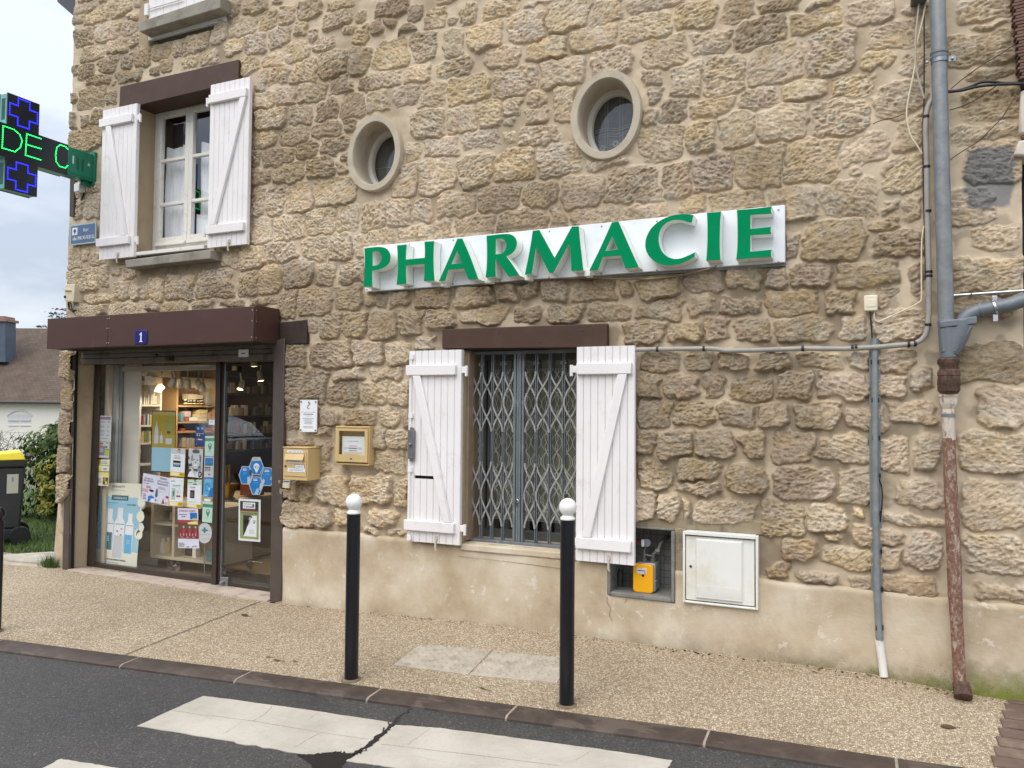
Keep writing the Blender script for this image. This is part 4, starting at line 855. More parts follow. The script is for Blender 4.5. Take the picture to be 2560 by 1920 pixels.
# ------------------------------------------------------------------ LED cross on its bracket, square to the wall
XCR = W(240, 420)[0]; XT = .105
cross = thing('pharmacy_cross', 'dark LED pharmacy cross with green bracket box projecting from the wall corner', 'sign', (XCR-.05, -.14, 3.6))
TEAL = pm('teal_casing', (112, 176, 170), .35, var=.06); GREENP = pm('green_bracket', (16, 118, 92), .4, var=.06, vs=6); PANEL = pm('led_panel', (26, 33, 42), .3, var=.08)
cy = [-1.075, -.805, -.537, -.272]; czs = [3.355, 3.615, 3.885, 4.145]
plus = [(cy[1], czs[0]), (cy[2], czs[0]), (cy[2], czs[1]), (cy[3], czs[1]), (cy[3], czs[2]), (cy[2], czs[2]), (cy[2], czs[3]), (cy[1], czs[3]), (cy[1], czs[2]), (cy[0], czs[2]), (cy[0], czs[1]), (cy[1], czs[1])]
g = MB(); pin = [(lerp(y, -.67, .012), lerp(zz, 3.75, .012)) for y, zz in plus]
g.hexa([(XCR-.004, y, zz) for y, zz in pin], [(XCR-XT+.004, y, zz) for y, zz in pin]); g.build('housing', TEAL, cross, bevel=.003)
for xf, xb in ((XCR, XCR-.012), (XCR-XT, XCR-XT+.012)):
    g = MB(); g.hexa([(xf, y, zz) for y, zz in plus], [(xb, y, zz) for y, zz in plus]); fp = g.build('led_panel', PANEL, cross, bevel=.002)
g = MB()
for k in range(22): g.box(XCR-.075, XCR-.03, cy[1]-.001, cy[1]+.02, 3.93+k*.008, 3.9335+k*.008); g.box(XCR-.075, XCR-.03, cy[1]-.001, cy[1]+.02, 3.40+k*.008, 3.4035+k*.008)
g.build('vent', pm('vent_slot', (50, 90, 86), .6), cross)
g = MB(); g.box(XCR-XT-.004, XCR+.004, cy[3], -.012, 3.625, 3.872); bxo = g.build('bracket_box', GREENP, cross, bevel=.004)
g = MB(); g.box(XCR+.0045, XCR+.008, cy[3]+.012, -.05, 3.645, 3.855); g.build('box_door', GREENP, bxo, bevel=.002)
g = MB(); g.box(XCR+.0085, XCR+.011, -.235, -.222, 3.73, 3.80, 1)
for i in range(2):
    for k in range(12): g.box(XCR+.008, XCR+.009, -.195+i*.045, -.172+i*.045, 3.69+k*.009, 3.694+k*.009, 0)
g.hexa([(XCR+.0086, -.092, 3.755), (XCR+.0086, -.064, 3.755), (XCR+.0086, -.078, 3.785)], [(XCR+.008, -.092, 3.755), (XCR+.008, -.064, 3.755), (XCR+.008, -.078, 3.785)], 1)
g.build('louvre', [pm('louvre_dark', (8, 66, 50), .6), pm('pale_mark', (190, 210, 204), .5)], bxo)
g = MB(); g.box(XCR-.08, XCR+.012, -.03, .0, 3.60, 3.90); g.box(XCR-.07, XCR-.03, -.10, -.02, 3.585, 3.625); g.build('wall_plate', GREENP, cross, bevel=.004)
BLUE = emat('blue_led', (40, 44, 255), 4.5); GRN = emat('green_led', (40, 255, 110), 3.6)
def dots(path, pitch, closed=False):
    P = path+[path[0]] if closed else path; res = []
    for (a, b), (c, d) in zip(P[:-1], P[1:]):
        n = max(1, round(math.hypot(c-a, d-b)/pitch))
        for k in range(n): res.append((lerp(a, c, k/n), lerp(b, d, k/n)))
    if not closed: res.append(P[-1])
    return res
def led(pts, mt, name, side):
    g = MB(); r = .0042
    for y, zz in pts:
        x = XCR if side > 0 else XCR-XT
        g.lathe([(r, 0), (r*.8, .006*side), (.0001, .009*side)], (x, y, zz), 6, 0, 'x')
    return g.build(name, mt, cross, smooth=60)
def pl(c0, c1, z0, z1, e=.018):
    a = [c0+e, lerp(c0+e, c1-e, .29), lerp(c0+e, c1-e, .71), c1-e]; b = [z0+e, lerp(z0+e, z1-e, .30), lerp(z0+e, z1-e, .72), z1-e]
    return [(a[1], b[0]), (a[2], b[0]), (a[2], b[1]), (a[3], b[1]), (a[3], b[2]), (a[2], b[2]), (a[2], b[3]), (a[1], b[3]), (a[1], b[2]), (a[0], b[2]), (a[0], b[1]), (a[1], b[1])]
K = lambda a, b: (a/5.923, 220+b/5.925)
def cp(*pts): return [tuple(WX(*K(*p), XCR)[1:]) for p in pts]
TXT = [cp((45, 560), (205, 615), (290, 690), (325, 780), (300, 880), (220, 945), (30, 888), (45, 560)), cp((605, 752), (395, 680), (375, 995), (600, 1065)), cp((395, 838), (605, 900)), cp((1000, 905), (970, 870), (890, 842), (840, 880), (822, 985), (830, 1090), (880, 1160), (965, 1185), (1000, 1150))]
for side in (1, -1):
    led(dots(pl(cy[1], cy[2], czs[2], czs[3]), .0145, True)+dots(pl(cy[1], cy[2], czs[0], czs[1]), .0145, True), BLUE, 'led_outline', side)
    led(dots(TXT[0], .0135), GRN, 'led_letter', side); led(dots(TXT[1], .0135)+dots(TXT[2], .0135), GRN, 'led_letter', side); led(dots(TXT[3], .0135), GRN, 'led_letter', side)

# ------------------------------------------------------------------ small wall-mounted things on the left
p = [W(178, 563, -.035), W(241.5, 555, -.035), W(240, 607, -.035), W(175.5, 614, -.035)]
x0, x1, z0, z1 = (p[0][0]+p[3][0])/2, (p[1][0]+p[2][0])/2, (p[2][2]+p[3][2])/2, (p[0][2]+p[1][2])/2
st = thing('street_sign', 'enamelled blue street name plate reading Rue du MOUTIER', 'sign', ((x0+x1)/2, -.03, z0))
NAVY = pm('sign_blue', (84, 112, 150), .35, var=.06); SGREY = pm('sign_border', (176, 190, 186), .4, var=.08)
g = MB(); g.box(x0, x1, -.04, -.028, z0, z1, 0); g.box(x0+.012, x1-.012, -.0415, -.04, z0+.012, z1-.012, 1); g.build('plate', [SGREY, NAVY], st, bevel=.002)
g = MB(); w_ = x1-x0; h_ = z1-z0
g.box(x0+.03, x0+.03+w_*.2, -.0425, -.0415, z1-.03-h_*.36, z1-.03, 0); put_text(g, 'Rue', (x0+w_*.62, -.0418, z0+h_*.60), UX, UZ, h_*.19, NY, 0, 'c', bold=.0016)
put_text(g, 'du MOUTIER', (x0+w_*.53, -.0418, z0+h_*.22), UX, UZ, h_*.20, NY, 0, 'c', width=w_*.84, bold=.002)
g.lathe([(.018, 0), (.018, -.001), (.0001, -.001)], (x0+.03+w_*.1, -.0425, z1-.03-h_*.16), 14, 1, 'y'); g.box(x0+.03+w_*.085, x0+.03+w_*.115, -.0436, -.0425, z1-.03-h_*.33, z1-.03-h_*.16, 1)
g.build('lettering', [PVC, pm('crest_blue', (64, 88, 120), .5)], st, smooth=0)
g = MB()
for px in (216, 222):
    pass
a = W(191, 461, -.05); b = W(206, 479, -.05); bx = thing('sensor_box', 'small white box with a black cable under the green bracket', 'sensor', (a[0], -.02, b[2]))
g.box(a[0], b[0]-.01, -.075, -.012, b[2], a[2]); g.build('case', PVC, bx, bevel=.006)
g = MB(); g.tube([W(205, 474, -.03), W(210, 482, -.02), W(207, 492, -.02), W(203, 500, -.015)], .008, 8); g.build('cable', BLACK, bx)
g = MB(); g.slab([(173, 541), (174.5, 447), (186, 448), (184, 541)], -.03, .0); tag(g.build('cover_strip', pm('dark_strip', (74, 66, 60), .6, var=.15), None, bevel=.004), 'dark vertical strip fixed to the corner stones beneath the pharmacy cross', 'strip')
jb = thing('outdoor_socket', 'beige weatherproof socket box with black cable at the corner above the canopy', 'socket', tuple(W(173, 755, -.03)))
g = MB(); g.slab([(161, 752), (162, 711), (186, 709), (184, 755)], -.085, -.0); CREAM = pm('cream_plastic', (216, 204, 176), .45, var=.05); g.build('case', CREAM, jb, bevel=.006)
g = MB(); g.lathe([(.012, 0), (.012, -.006), (.0001, -.006)], tuple(W(163, 742, -.085)), 12, 1, 'y'); p = W(170, 722, -.09); g.hexa([(p[0]-.05, -.10, p[2]-.01), (p[0]+.04, -.10, p[2]-.02), (p[0]+.04, -.10, p[2]-.012), (p[0]-.05, -.10, p[2])], [(p[0]-.05, -.085, p[2]-.01), (p[0]+.04, -.085, p[2]-.02), (p[0]+.04, -.085, p[2]-.012), (p[0]-.05, -.085, p[2])]); g.build('flap', [CREAM, DARK], jb)
g = MB(); g.tube([W(171, 755, -.04), W(173, 772, -.03), W(182, 779, -.03), W(195, 774, -.02), W(205, 765, -.015)], .009, 8); g.tube([W(176, 755, -.04), W(180, 774, -.03), W(192, 776, -.025), W(203, 764, -.015)], .006, 8); g.build('cable', BLACK, jb)

# house number
a, b = W(*Zf(667, 279), YC-.004), W(*Zf(727, 207), YC-.004)
hn = thing('number_plate', 'blue enamel house number 1 on the brown canopy', 'number plate', (a[0], YC, a[2]))
g = MB(); g.box(a[0], b[0], YC-.008, YC-.001, a[2], b[2], 0); g.build('plate', pm('enamel_blue', (34, 40, 120), .25, var=.06), hn, bevel=.004)
g = MB(); mxx = (a[0]+b[0])/2; h_ = b[2]-a[2]; d = h_*.085
g.prism([(mxx-d*.3, a[2]+h_*.22), (mxx+d*1.1, a[2]+h_*.22), (mxx+d*1.1, b[2]-h_*.16), (mxx+d*.4, b[2]-h_*.16), (mxx-d*1.5, b[2]-h_*.30), (mxx-d*1.5, b[2]-h_*.36), (mxx-d*.3, b[2]-h_*.31)], YC-.0095, YC-.0082); g.box(mxx-d*1.3, mxx+d*2.1, YC-.0095, YC-.0082, a[2]+h_*.16, a[2]+h_*.22)
g.build('numeral', PVC, hn, smooth=0)

# ------------------------------------------------------------------ plaque, notice board, letter box, bell
def grey_lines(g, x0, x1, z0, z1, n, y, m_, r=None, hgt=None, align='c'):
    r = r or random.Random(int(abs(x0*1e4)))
    for i in range(n):
        zz = lerp(z1, z0, (i+.5)/n); h = (z1-z0)/n*.30 if hgt is None else hgt; w = (x1-x0)*r.uniform(.55, 1); c = (x0+x1)/2
        xa = c-w/2 if align == 'c' else x0; g.box(xa, xa+w, y-.0006, y, zz-h/2, zz+h/2, m_)
INK = pm('print_ink', (86, 88, 94), .7); INKL = pm('pale_print', (150, 152, 160), .7)
YQ = -.05; a, b = W(749, 1079.5, YQ), W(793, 1000, YQ)
pq = thing('wall_plaque', 'white plaque with a snake emblem screwed to the wall above the letter box', 'plaque', (a[0], -.03, a[2]))
g = MB(); g.box(a[0], b[0], YQ, YQ+.006, a[2], b[2]); g.build('plate', PVC, pq, bevel=.001)
g = MB()
for x in (a[0]+.012, b[0]-.012):
    for zz in (a[2]+.014, b[2]-.014): g.lathe([(.006, YQ), (.006, YQ-.005), (.003, YQ-.007), (.0001, YQ-.007)], (x, 0, zz), 10, 0, 'y'); g.tube([(x, YQ, zz), (x, -.01, zz)], .004, 6)
g.build('screw', pm('dark_screw', (90, 84, 78), .5, metal=.5), pq)
g = MB(); c = (a[0]+b[0])/2; H = b[2]-a[2]; w_ = b[0]-a[0]; top = b[2]
sn = [(c+.012*math.sin(i*.55)*(1.3-.05*i), YQ-.001, top-H*.05-i*H*.021) for i in range(11)]; g.tube(sn, [.0024]*11, 6); g.tube([(c-.004, YQ-.001, top-H*.05), (c+.006, YQ-.001, top-H*.13)], .002, 6); g.tube([(c-.008, YQ-.001, top-H*.25), (c+.002, YQ-.001, top-H*.27), (c+.008, YQ-.001, top-H*.25)], .0022, 6)
put_text(g, 'PHARMACIE DU MOUTIER', (c, YQ, top-H*.395), UX, UZ, H*.022, NY, 0, 'c', width=w_*.82, lift=.0008)
put_text(g, 'Horaires d\'ouverture', (c, YQ, top-H*.46), UX, UZ, H*.02, NY, 0, 'c', width=w_*.5, lift=.0008) if False else g.box(c-w_*.29, c+w_*.29, YQ-.0008, YQ, top-H*.455, top-H*.435, 0)
grey_lines(g, c-w_*.3, c+w_*.3, top-H*.52, top-H*.48, 1, YQ, 1); grey_lines(g, c-w_*.36, c+w_*.36, top-H*.76, top-H*.56, 5, YQ, 1, hgt=.004); grey_lines(g, c-w_*.38, c+w_*.38, top-H*.89, top-H*.81, 2, YQ, 1, hgt=.004)
g.build('engraving', [INK, INKL], pq, smooth=40)

YN = -.085; a, b = W(835.5, 1161, YN), W(921.5, 1066.5, YN)
TAN = pm('tan_enamel', (206, 178, 126), .45, var=.05, vs=5); TAND = pm('tan_back', (150, 140, 120), .8)
nb = thing('notice_board', 'tan glazed notice case with opening hours paper between plaque and shutter', 'notice board', (a[0], -.02, a[2]))
g = MB(); fr = .022; x0, x1, z0, z1 = a[0], b[0], a[2], b[2]
g.box(x0, x1, YN+.012, -.0, z0, z0+.012); g.box(x0, x1, YN+.012, -.0, z1-.012, z1); g.box(x0, x0+.010, YN+.012, -.0, z0+.012, z1-.012); g.box(x1-.010, x1, YN+.012, -.0, z0+.012, z1-.012); g.box(x0+.010, x1-.010, -.016, -.004, z0+.012, z1-.012)
g.build('case', TAN, nb, bevel=.003)
g = MB(); ix0, ix1, iz0, iz1 = x0+.008, x1-.008, z0+.022, z1-.016; n = 14
zl = iz0+(iz1-iz0)*.215
g.box(ix0, ix0+fr+.006, YN, YN+.0115, iz0, iz1); g.box(ix1-fr-.004, ix1, YN, YN+.0115, iz0, iz1); g.box(ix0+fr+.006, ix1-fr-.004, YN, YN+.0115, iz1-.02, iz1)
g.prism([(ix0+fr+.006, iz0), (ix1-fr-.004, iz0)]+[(lerp(ix1-fr-.004, ix0+fr+.006, k/n), zl+.016*math.sin(math.pi*min(max((k/n-.12)/.76, 0), 1))) for k in range(n+1)], YN, YN+.0115)
dr = g.build('door', TAN, nb, bevel=.0015)
g = MB(); g.add([(ix0+.02, YN+.008, zl-.02), (ix1-.02, YN+.008, zl-.02), (ix1-.02, YN+.008, iz1-.01), (ix0+.02, YN+.008, iz1-.01)], [(0, 1, 2, 3)]); g.build('pane', GLASS, dr, smooth=0)
g = MB(); g.lathe([(.0085, 0), (.0085, -.004), (.006, -.006), (.0001, -.006)], ((ix0+ix1)/2, YN, lerp(iz0, zl, .55)), 14, 0, 'y'); g.build('lock', STEEL, dr)
g = MB(); pa, pb = x0+(x1-x0)*.16, x0+(x1-x0)*.86; pz0, pz1 = zl-.02, z0+(z1-z0)*.735
g.box(pa, pb, -.056, -.0525, pz0, pz1, 0); w_ = pb-pa
put_text(g, 'PHARMACIE DU MOUTIER', ((pa+pb)/2-.01, -.056, pz1-.04), UX, UZ, .008, NY, 1, 'c', width=w_*.46)
for i, cl in enumerate((0, 2, 3, 2, 3, 2, 3)):
    zz = pz1-.052-i*.0175
    if i: g.box(pa+w_*.07, pb-w_*.15, -.0566, -.056, zz-.0075, zz+.0065, 3 if i % 2 == 0 else 0); g.box(pa+w_*.3, pb-w_*.38, -.0572, -.0566, zz-.003, zz+.002, 1 if i > 1 else 4)
tag(g.build('opening_hours_sheet', [PVC, INK, PVC, pm('grey_row', (204, 204, 212), .7), pm('red_print', (200, 110, 120), .7)], None, smooth=0), 'white opening hours sheet pinned inside the tan notice case', 'paper')

XB = W(798.5, 1160, -.02)[0]; yb = WX(769, 1162, XB)[1]
a, b = W(707, 1199, yb), W(770, 1122, yb)
lb = thing('letter_box', 'tan metal letter box with white labels beside the shop door', 'letter box', ((a[0]+XB)/2, -.02, a[2]))
x0, x1, z0, z1 = a[0], XB, a[2], b[2]
g = MB(); g.box(x0, x1, yb, -.005, z0, z1); g.box(x0-.004, x1+.004, yb-.006, -.004, z1+.0005, z1+.010); g.build('case', TAN, lb, bevel=.004)
dw, dh = x1-x0, z1-z0
g = MB(); g.box(x0+.012, x1-.008, yb-.006, yb-.0005, z0+.03, z1-.02); g.build('door', TAN, lb, bevel=.002)
g = MB(); zz = z0+dh*.66; g.hexa([(x0+.03, yb-.007, zz+.045), (x1-.025, yb-.007, zz+.045), (x1-.025, yb-.03, zz-.004), (x0+.03, yb-.03, zz-.004)], [(x0+.03, yb-.0065, zz+.04), (x1-.025, yb-.0065, zz+.04), (x1-.025, yb-.025, zz-.008), (x0+.03, yb-.025, zz-.008)]); g.box(x0+.03, x1-.025, yb-.012, yb-.0065, zz+.045, zz+.05); g.build('flap', TAN, lb, bevel=.002)
g = MB(); g.lathe([(.010, 0), (.010, -.004), (.006, -.007), (.0001, -.007)], (x0+dw*.13, yb-.006, z0+dh*.44), 12, 0, 'y'); g.build('lock', pm('dull_brass', (130, 108, 74), .4, metal=.6), lb)
g = MB()
def strip(xa, xb, zz, s, h=.018, frame=False):
    if frame: g.box(xa-.004, xb+.004, yb-.0075, yb-.006, zz-h-.004, zz+h+.004, 2)
    g.box(xa, xb, yb-.0085, yb-.0062, zz-h, zz+h, 0); put_text(g, s, ((xa+xb)/2, yb-.0085, zz-h*.55), UX, UZ, h*1.2, NY, 1, 'c', width=(xb-xa)*.84)
strip(x0+dw*.2, x0+dw*.82, z0+dh*.885, 'PAS DE PUB', .013); strip(x0+dw*.24, x0+dw*.8, z0+dh*.595, 'COURRIER', .011); strip(x0+dw*.53, x0+dw*.88, z0+dh*.425, 'DEPOT', .014, True); strip(x0+dw*.22, x0+dw*.92, z0+dh*.32, 'ORDONNANCE', .013)
g.build('name_strip', [PVC, pm('pen_ink', (130, 134, 160), .7), STEEL], lb, smooth=0)
a, b = W(706, 1220, -.06), W(723.5, 1201, -.06); db = thing('doorbell', 'small cream doorbell with a name tag under the letter box', 'doorbell', (a[0], -.02, a[2]))
g = MB(); g.box(a[0], b[0], -.06, -.005, a[2], lerp(a[2], b[2], .62)); g.build('button', CREAM, db, bevel=.003)
g = MB(); g.box(a[0]+.001, b[0], -.055, -.005, lerp(a[2], b[2], .64), b[2], 0); g.box(a[0]+.006, b[0]-.005, -.0556, -.055, lerp(a[2], b[2], .76), lerp(a[2], b[2], .9), 1); g.build('name_tag', [pm('grey_case', (196, 194, 190), .4), INK], db)
# ------------------------------------------------------------------ rain pipes, conduit, trunking, cables
ZINC = pm('zinc_pipe', (134, 138, 140), .5, metal=.3, var=.16, vs=18, bmp=.08, bs=60, dirt=(172, 178, 182), dirt_t=(.58, .85), dscale=22)
ZINCD = pm('grey_pvc', (112, 118, 124), .45, metal=.1, var=.1, vs=10, dirt=(142, 146, 150), dirt_t=(.62, .85))
def rust(name, paint, lo, hi):
    m, t, b, o = newmat(name); n = noise(t, 42, 8, .78, stretch=(1, 1, .5)); n2 = noise(t, 70, 4)
    k = ramp(t, n, [(lo, (0, 0, 0)), (hi, (1, 1, 1))])
    c = mixc(t, k, paint, ramp(t, n2, [(.3, (.13, .065, .042)), (.7, (.27, .14, .092))]))
    lk(t, c, b.inputs['Base Color']); b.inputs['Roughness'].default_value = .8; bump(t, b, n, .4, .004); return m
RUST = rust('rusty_iron', (.46, .37, .30), .37, .50); RUST2 = rust('rust_dark', (.045, .026, .018), .40, .75); RUSTP = rust('peeling_paint', (.60, .52, .44), .52, .62)
dp = thing('rain_pipe', 'tall grey zinc rain pipe with side branch joining a rusty cast iron foot', 'rain pipe', tuple(W(2405, 1730, -.06)))
YP2 = -.10
pth = [W(x, y, YP2) for x, y in ((2341, -120), (2344, 0), (2348, 150), (2354, 400), (2360, 600), (2366, 815))]
g = MB(); g.tube(pth, .0385, 20); g.build('pipe', ZINC, dp, smooth=50)
g = MB(); p = W(2348, 139, YP2); g.tube([p+np.array((0, 0, dz)) for dz in (.02, .018, .008, .004, -.004, -.008, -.018, -.02)], [.040, .0445, .0445, .041, .041, .0445, .0445, .040], 20); g.build('joint_bead', ZINCD, dp, smooth=30)
g = MB(); p = W(2349, 152, YP2); g.tube([p+np.array((0, 0, .014)), p+np.array((0, 0, -.014))], .0425, 20)
for s in (-1, 1): g.box(p[0]+s*.042-.012, p[0]+s*.042+.022*s+.012, YP2-.004, YP2+.006, p[2]-.015, p[2]+.013); g.lathe([(.008, 0), (.008, -.008), (.0001, -.01)], (p[0]+s*.06, YP2-.004, p[2]), 8, 0, 'y')
g.box(p[0]-.01, p[0]+.01, YP2+.03, -.0, p[2]-.01, p[2]+.01); g.build('clamp', STEEL, dp, bevel=.002)
# Y branch
pA = W(2367, 806, YP2); pB = W(2371, 896, YP2); pR = W(2441, 806, YP2); pR2 = W(2380, 890, YP2)
g = MB(); g.tube([W(2366, 800, YP2), W(2367, 815, YP2), W(2369, 860, YP2), W(2371, 896, YP2)], [.043, .043, .041, .040], 20)
g.tube([W(2404, 800, YP2), W(2404, 818, YP2), W(2396, 845, YP2), W(2378, 885, YP2)], [.05, .05, .045, .034], 20)
a, b = W(2348, 822, YP2), W(2440, 806, YP2)
g.hexa([(a[0], YP2-.046, a[2]), (b[0], YP2-.046, b[2]-.012), (b[0], YP2+.046, b[2]-.012), (a[0], YP2+.046, a[2])], [(a[0], YP2-.046, a[2]+.036), (b[0], YP2-.046, b[2]+.028), (b[0], YP2+.046, b[2]+.028), (a[0], YP2+.046, a[2]+.036)])
a2 = W(2349, 822, YP2); g.hexa([(a2[0]+.002, YP2-.040, a2[2]), (b[0]-.012, YP2-.040, b[2]-.012), (pB[0]+.034, YP2-.036, pB[2]+.03), (pB[0]-.036, YP2-.036, pB[2]+.03)], [(a2[0]+.002, YP2+.04, a2[2]), (b[0]-.012, YP2+.04, b[2]-.012), (pB[0]+.034, YP2+.036, pB[2]+.03), (pB[0]-.036, YP2+.036, pB[2]+.03)])
g.build('branch', ZINCD, dp, bevel=.006, smooth=50)
br_ = [W(x, y, YP2) for x, y in ((2620, 735), (2560, 750), (2519, 763), (2470, 772), (2444, 777), (2425, 785), (2411, 797), (2406, 812))]
g = MB(); g.tube(br_, .036, 18); g.tube([W(2448, 776.5, YP2), W(2456, 774.5, YP2)], .0395, 18); g.build('side_pipe', ZINCD, dp, smooth=50)
g = MB(); p = W(2489, 768, YP2); q2_ = W(2482, 770, YP2); g.tube([p, q2_], .040, 18); g.box(p[0]-.014, p[0]+.010, YP2-.006, YP2+.004, p[2]-.075, p[2]-.035); g.box(p[0]-.016, p[0]+.008, YP2-.006, YP2+.004, p[2]+.035, p[2]+.06); g.build('clamp', CHROME, dp, bevel=.002)
# cast iron
def lz(pts, mt, name, n=22):
    g = MB(); P = [W(x, y, YP2) for x, y, r in pts]; g.tube(P, [r for *_, r in pts], n); return g.build(name, mt, dp, smooth=30)
lz([(2371, 895, .046), (2371, 899, .052), (2371, 908, .052), (2371.5, 916, .043), (2371.5, 923, .043), (2372, 928, .052), (2372, 938, .055), (2372, 940, .052), (2372, 962, .055), (2372, 964, .053), (2372, 977, .053), (2372, 984, .040), (2372, 985, .02)], RUST2, 'coupling')
g = MB(); P = [W(x, y, YP2+.01) for x, y in ((2369, 987), (2369, 992), (2370, 993), (2370, 1006), (2370, 1012), (2370, 1022), (2370, 1043))]; R_ = [.060, .060, .054, .054, .050, .036, .036]
for (pa, ra), (pb, rb) in zip(zip(P[:-1], R_[:-1]), zip(P[1:], R_[1:])):
    g.hexa([(pa[0]-ra*.74, pa[1]-ra*.6, pa[2]), (pa[0]+ra*.74, pa[1]-ra*.6, pa[2]), (pa[0]+ra*.74, pa[1]+ra, pa[2]), (pa[0]-ra*.74, pa[1]+ra, pa[2])], [(pb[0]-rb*.74, pb[1]-rb*.6, pb[2]-.0002), (pb[0]+rb*.74, pb[1]-rb*.6, pb[2]-.0002), (pb[0]+rb*.74, pb[1]+rb, pb[2]-.0002), (pb[0]-rb*.74, pb[1]+rb, pb[2]-.0002)])
g.build('iron_hopper', RUSTP, dp, bevel=.003)
lz([(2370, 1030, .030), (2371, 1060, .030), (2373, 1100, .030)], RUSTP, 'iron_pipe_top'); lz([(2370.5, 1034, .033), (2370.5, 1042, .033)], STEEL, 'iron_band')
lz([(2372, 1095, .0305), (2376, 1200, .032), (2381, 1300, .033), (2385, 1400, .034), (2388, 1490, .034)], RUST, 'iron_pipe'); lz([(2388, 1488, .033), (2392, 1560, .030), (2396, 1640, .030), (2400, 1712, .030)], RUST, 'iron_pipe_foot')
g = MB(); p = W(2405, 1722, -.11); g.tube([p+np.array((-.004, .0, .03)), p+np.array((0, -.02, -.005)), p+np.array((0, -.045, -.03))], [.040, .043, .043], 16); g.build('iron_shoe', RUST2, dp, smooth=40)

cd_ = thing('cable_conduit', 'grey conduit tube running along the wall and up beside the rain pipe', 'conduit', tuple(W(1950, 874, -.05)))
CONDM = pm('conduit_grey', (158, 154, 146), .5, var=.1, vs=12, dirt=(122, 116, 106), dirt_t=(.56, .8)); YK = -.062
cpts = [(1588, 874), (1680, 872.5), (1770, 871), (1792, 873), (1815, 877), (1885, 875.5), (1960, 873), (2007, 871), (2113, 872), (2190, 868), (2257, 862), (2285, 859.5), (2303, 851), (2315, 836), (2320, 810), (2322, 785), (2322, 675), (2318, 525), (2316.5, 400), (2314, 325), (2316, 285), (2321, 265), (2330, 248), (2340, 238)]
g = MB(); P = [W(x, y, YK) for x, y in cpts]; P[-1] = P[-1]+np.array((0, .03, 0)); g.tube(P, .0145, 12); g.build('tube', CONDM, cd_, smooth=60)
for i, (x, y, v) in enumerate(((1644, 873, 0), (1760, 871.5, 0), (2007, 871, 0), (2131, 869, 0), (2140, 868, 0), (2272, 861, 0), (2288, 859, 0), (2320, 812, 1), (2323, 690, 1), (2323, 680, 1), (2320, 528, 1), (2317, 417, 1), (2315, 292, 1))):
    p = W(x, y, YK); g = MB(); d = np.array((0, 0, .007)) if v else np.array((.007, 0, 0)); g.tube([p-d, p+d], .0168, 12); g.tube([p+np.array((0, .016, .004)), p+np.array((0, .06, .004))], .006, 6); g.build('clip', BLACK, cd_, smooth=40)
tr = thing('cable_trunking', 'vertical grey galvanised cable cover with a white tube at its foot', 'trunking', tuple(W(2205, 1690, -.05)))
GALV = pm('galvanised_sheet', (136, 142, 144), .5, metal=.3, var=.14, vs=20, dirt=(110, 116, 120), dirt_t=(.55, .8), dscale=24)
g = MB(); Q = [W(2187, 846, -.05), W(2188, 1172, -.05), W(2193, 1480, -.05), W(2200, 1612, -.05)]
for pa, pb in zip(Q[:-1], Q[1:]):
    sec = [(-.033, .05), (-.033, .036), (-.024, .036), (-.019, .004), (-.010, -.004), (.010, -.004), (.019, .004), (.024, .036), (.033, .036), (.033, .05)]
    g.hexa([(pa[0]+x*.86, pa[1]+y-.01, pa[2]) for x, y in sec], [(pb[0]+x*.86, pb[1]+y-.01, pb[2]+.0003) for x, y in sec])
tb = g.build('cover', GALV, tr, smooth=25)
g = MB()
for k in range(8):
    for s in (-1, 1):
        py = 905+k*95; p = W(lerp(2187, 2199, k/7)+s*8.6, py, -.058); g.box(p[0]-.0025, p[0]+.0025, -.0605, -.025, p[2]-.012, p[2]+.012)
g.build('slot', DARK, tb)
g = MB(); g.tube([W(2198, 1600, -.045), W(2205, 1650, -.05), W(2210, 1692, -.06)], .0215, 14); g.build('foot_tube', pm('white_pvc_worn', (222, 220, 212), .5, var=.08, dirt=(160, 156, 146), dirt_t=(.55, .75)), tr)
a, b = W(2160, 778, -.065), W(2194, 737, -.065); bx = thing('junction_box', 'cream plastic junction box on the stones above the galvanised cable cover', 'junction box', (a[0], -.02, a[2]))
IV = pm('ivory_plastic', (232, 222, 196), .4, var=.04); g = MB(); g.box(a[0], b[0], -.07, -.012, a[2], b[2]); g.build('case', IV, bx, bevel=.006)
g = MB(); g.box(a[0]+.010, b[0]-.010, -.0725, -.0695, lerp(a[2], b[2], .25), lerp(a[2], b[2], .72)); g.build('lid', IV, bx, bevel=.002)
def cable(px, r, mt, label, y=-.035, cat='cable'):
    g = MB(); P = [W(x, yy, y) for x, yy in px]
    # Catmull-Rom smoothing
    Q = []
    for i in range(len(P)-1):
        p0, p1, p2, p3 = P[max(i-1, 0)], P[i], P[i+1], P[min(i+2, len(P)-1)]
        for s in range(4): u = s/4; Q.append(.5*((2*p1)+(p2-p0)*u+(2*p0-5*p1+4*p2-p3)*u*u+(3*p1-p0-3*p2+p3)*u**3))
    Q.append(P[-1]); g.tube(Q, r, 7); return tag(g.build('cable', mt, None, smooth=70), label, cat)
WCAB = pm('white_cable', (222, 210, 180), .5, var=.05); E_ = lambda x, y: (2007+x/4, y/4); J_ = lambda x, y: (2007+x/4, 400+y/4)
cable([(2175, 779), (2177, 800), (2179, 825), (2181, 850)], .0042, BLACK, 'short black cable dropping from the cream junction box into the galvanised cover', -.04)
cable([J_(718, 1518), J_(714, 1575), J_(745, 1615), J_(800, 1602), J_(950, 1530), J_(1100, 1462), J_(1165, 1420), J_(1186, 1380), J_(1186, 1150), J_(1188, 850), J_(1200, 720), J_(1212, 660)], .0042, WCAB, 'cream cable looping from the junction box up to the conduit', -.05)
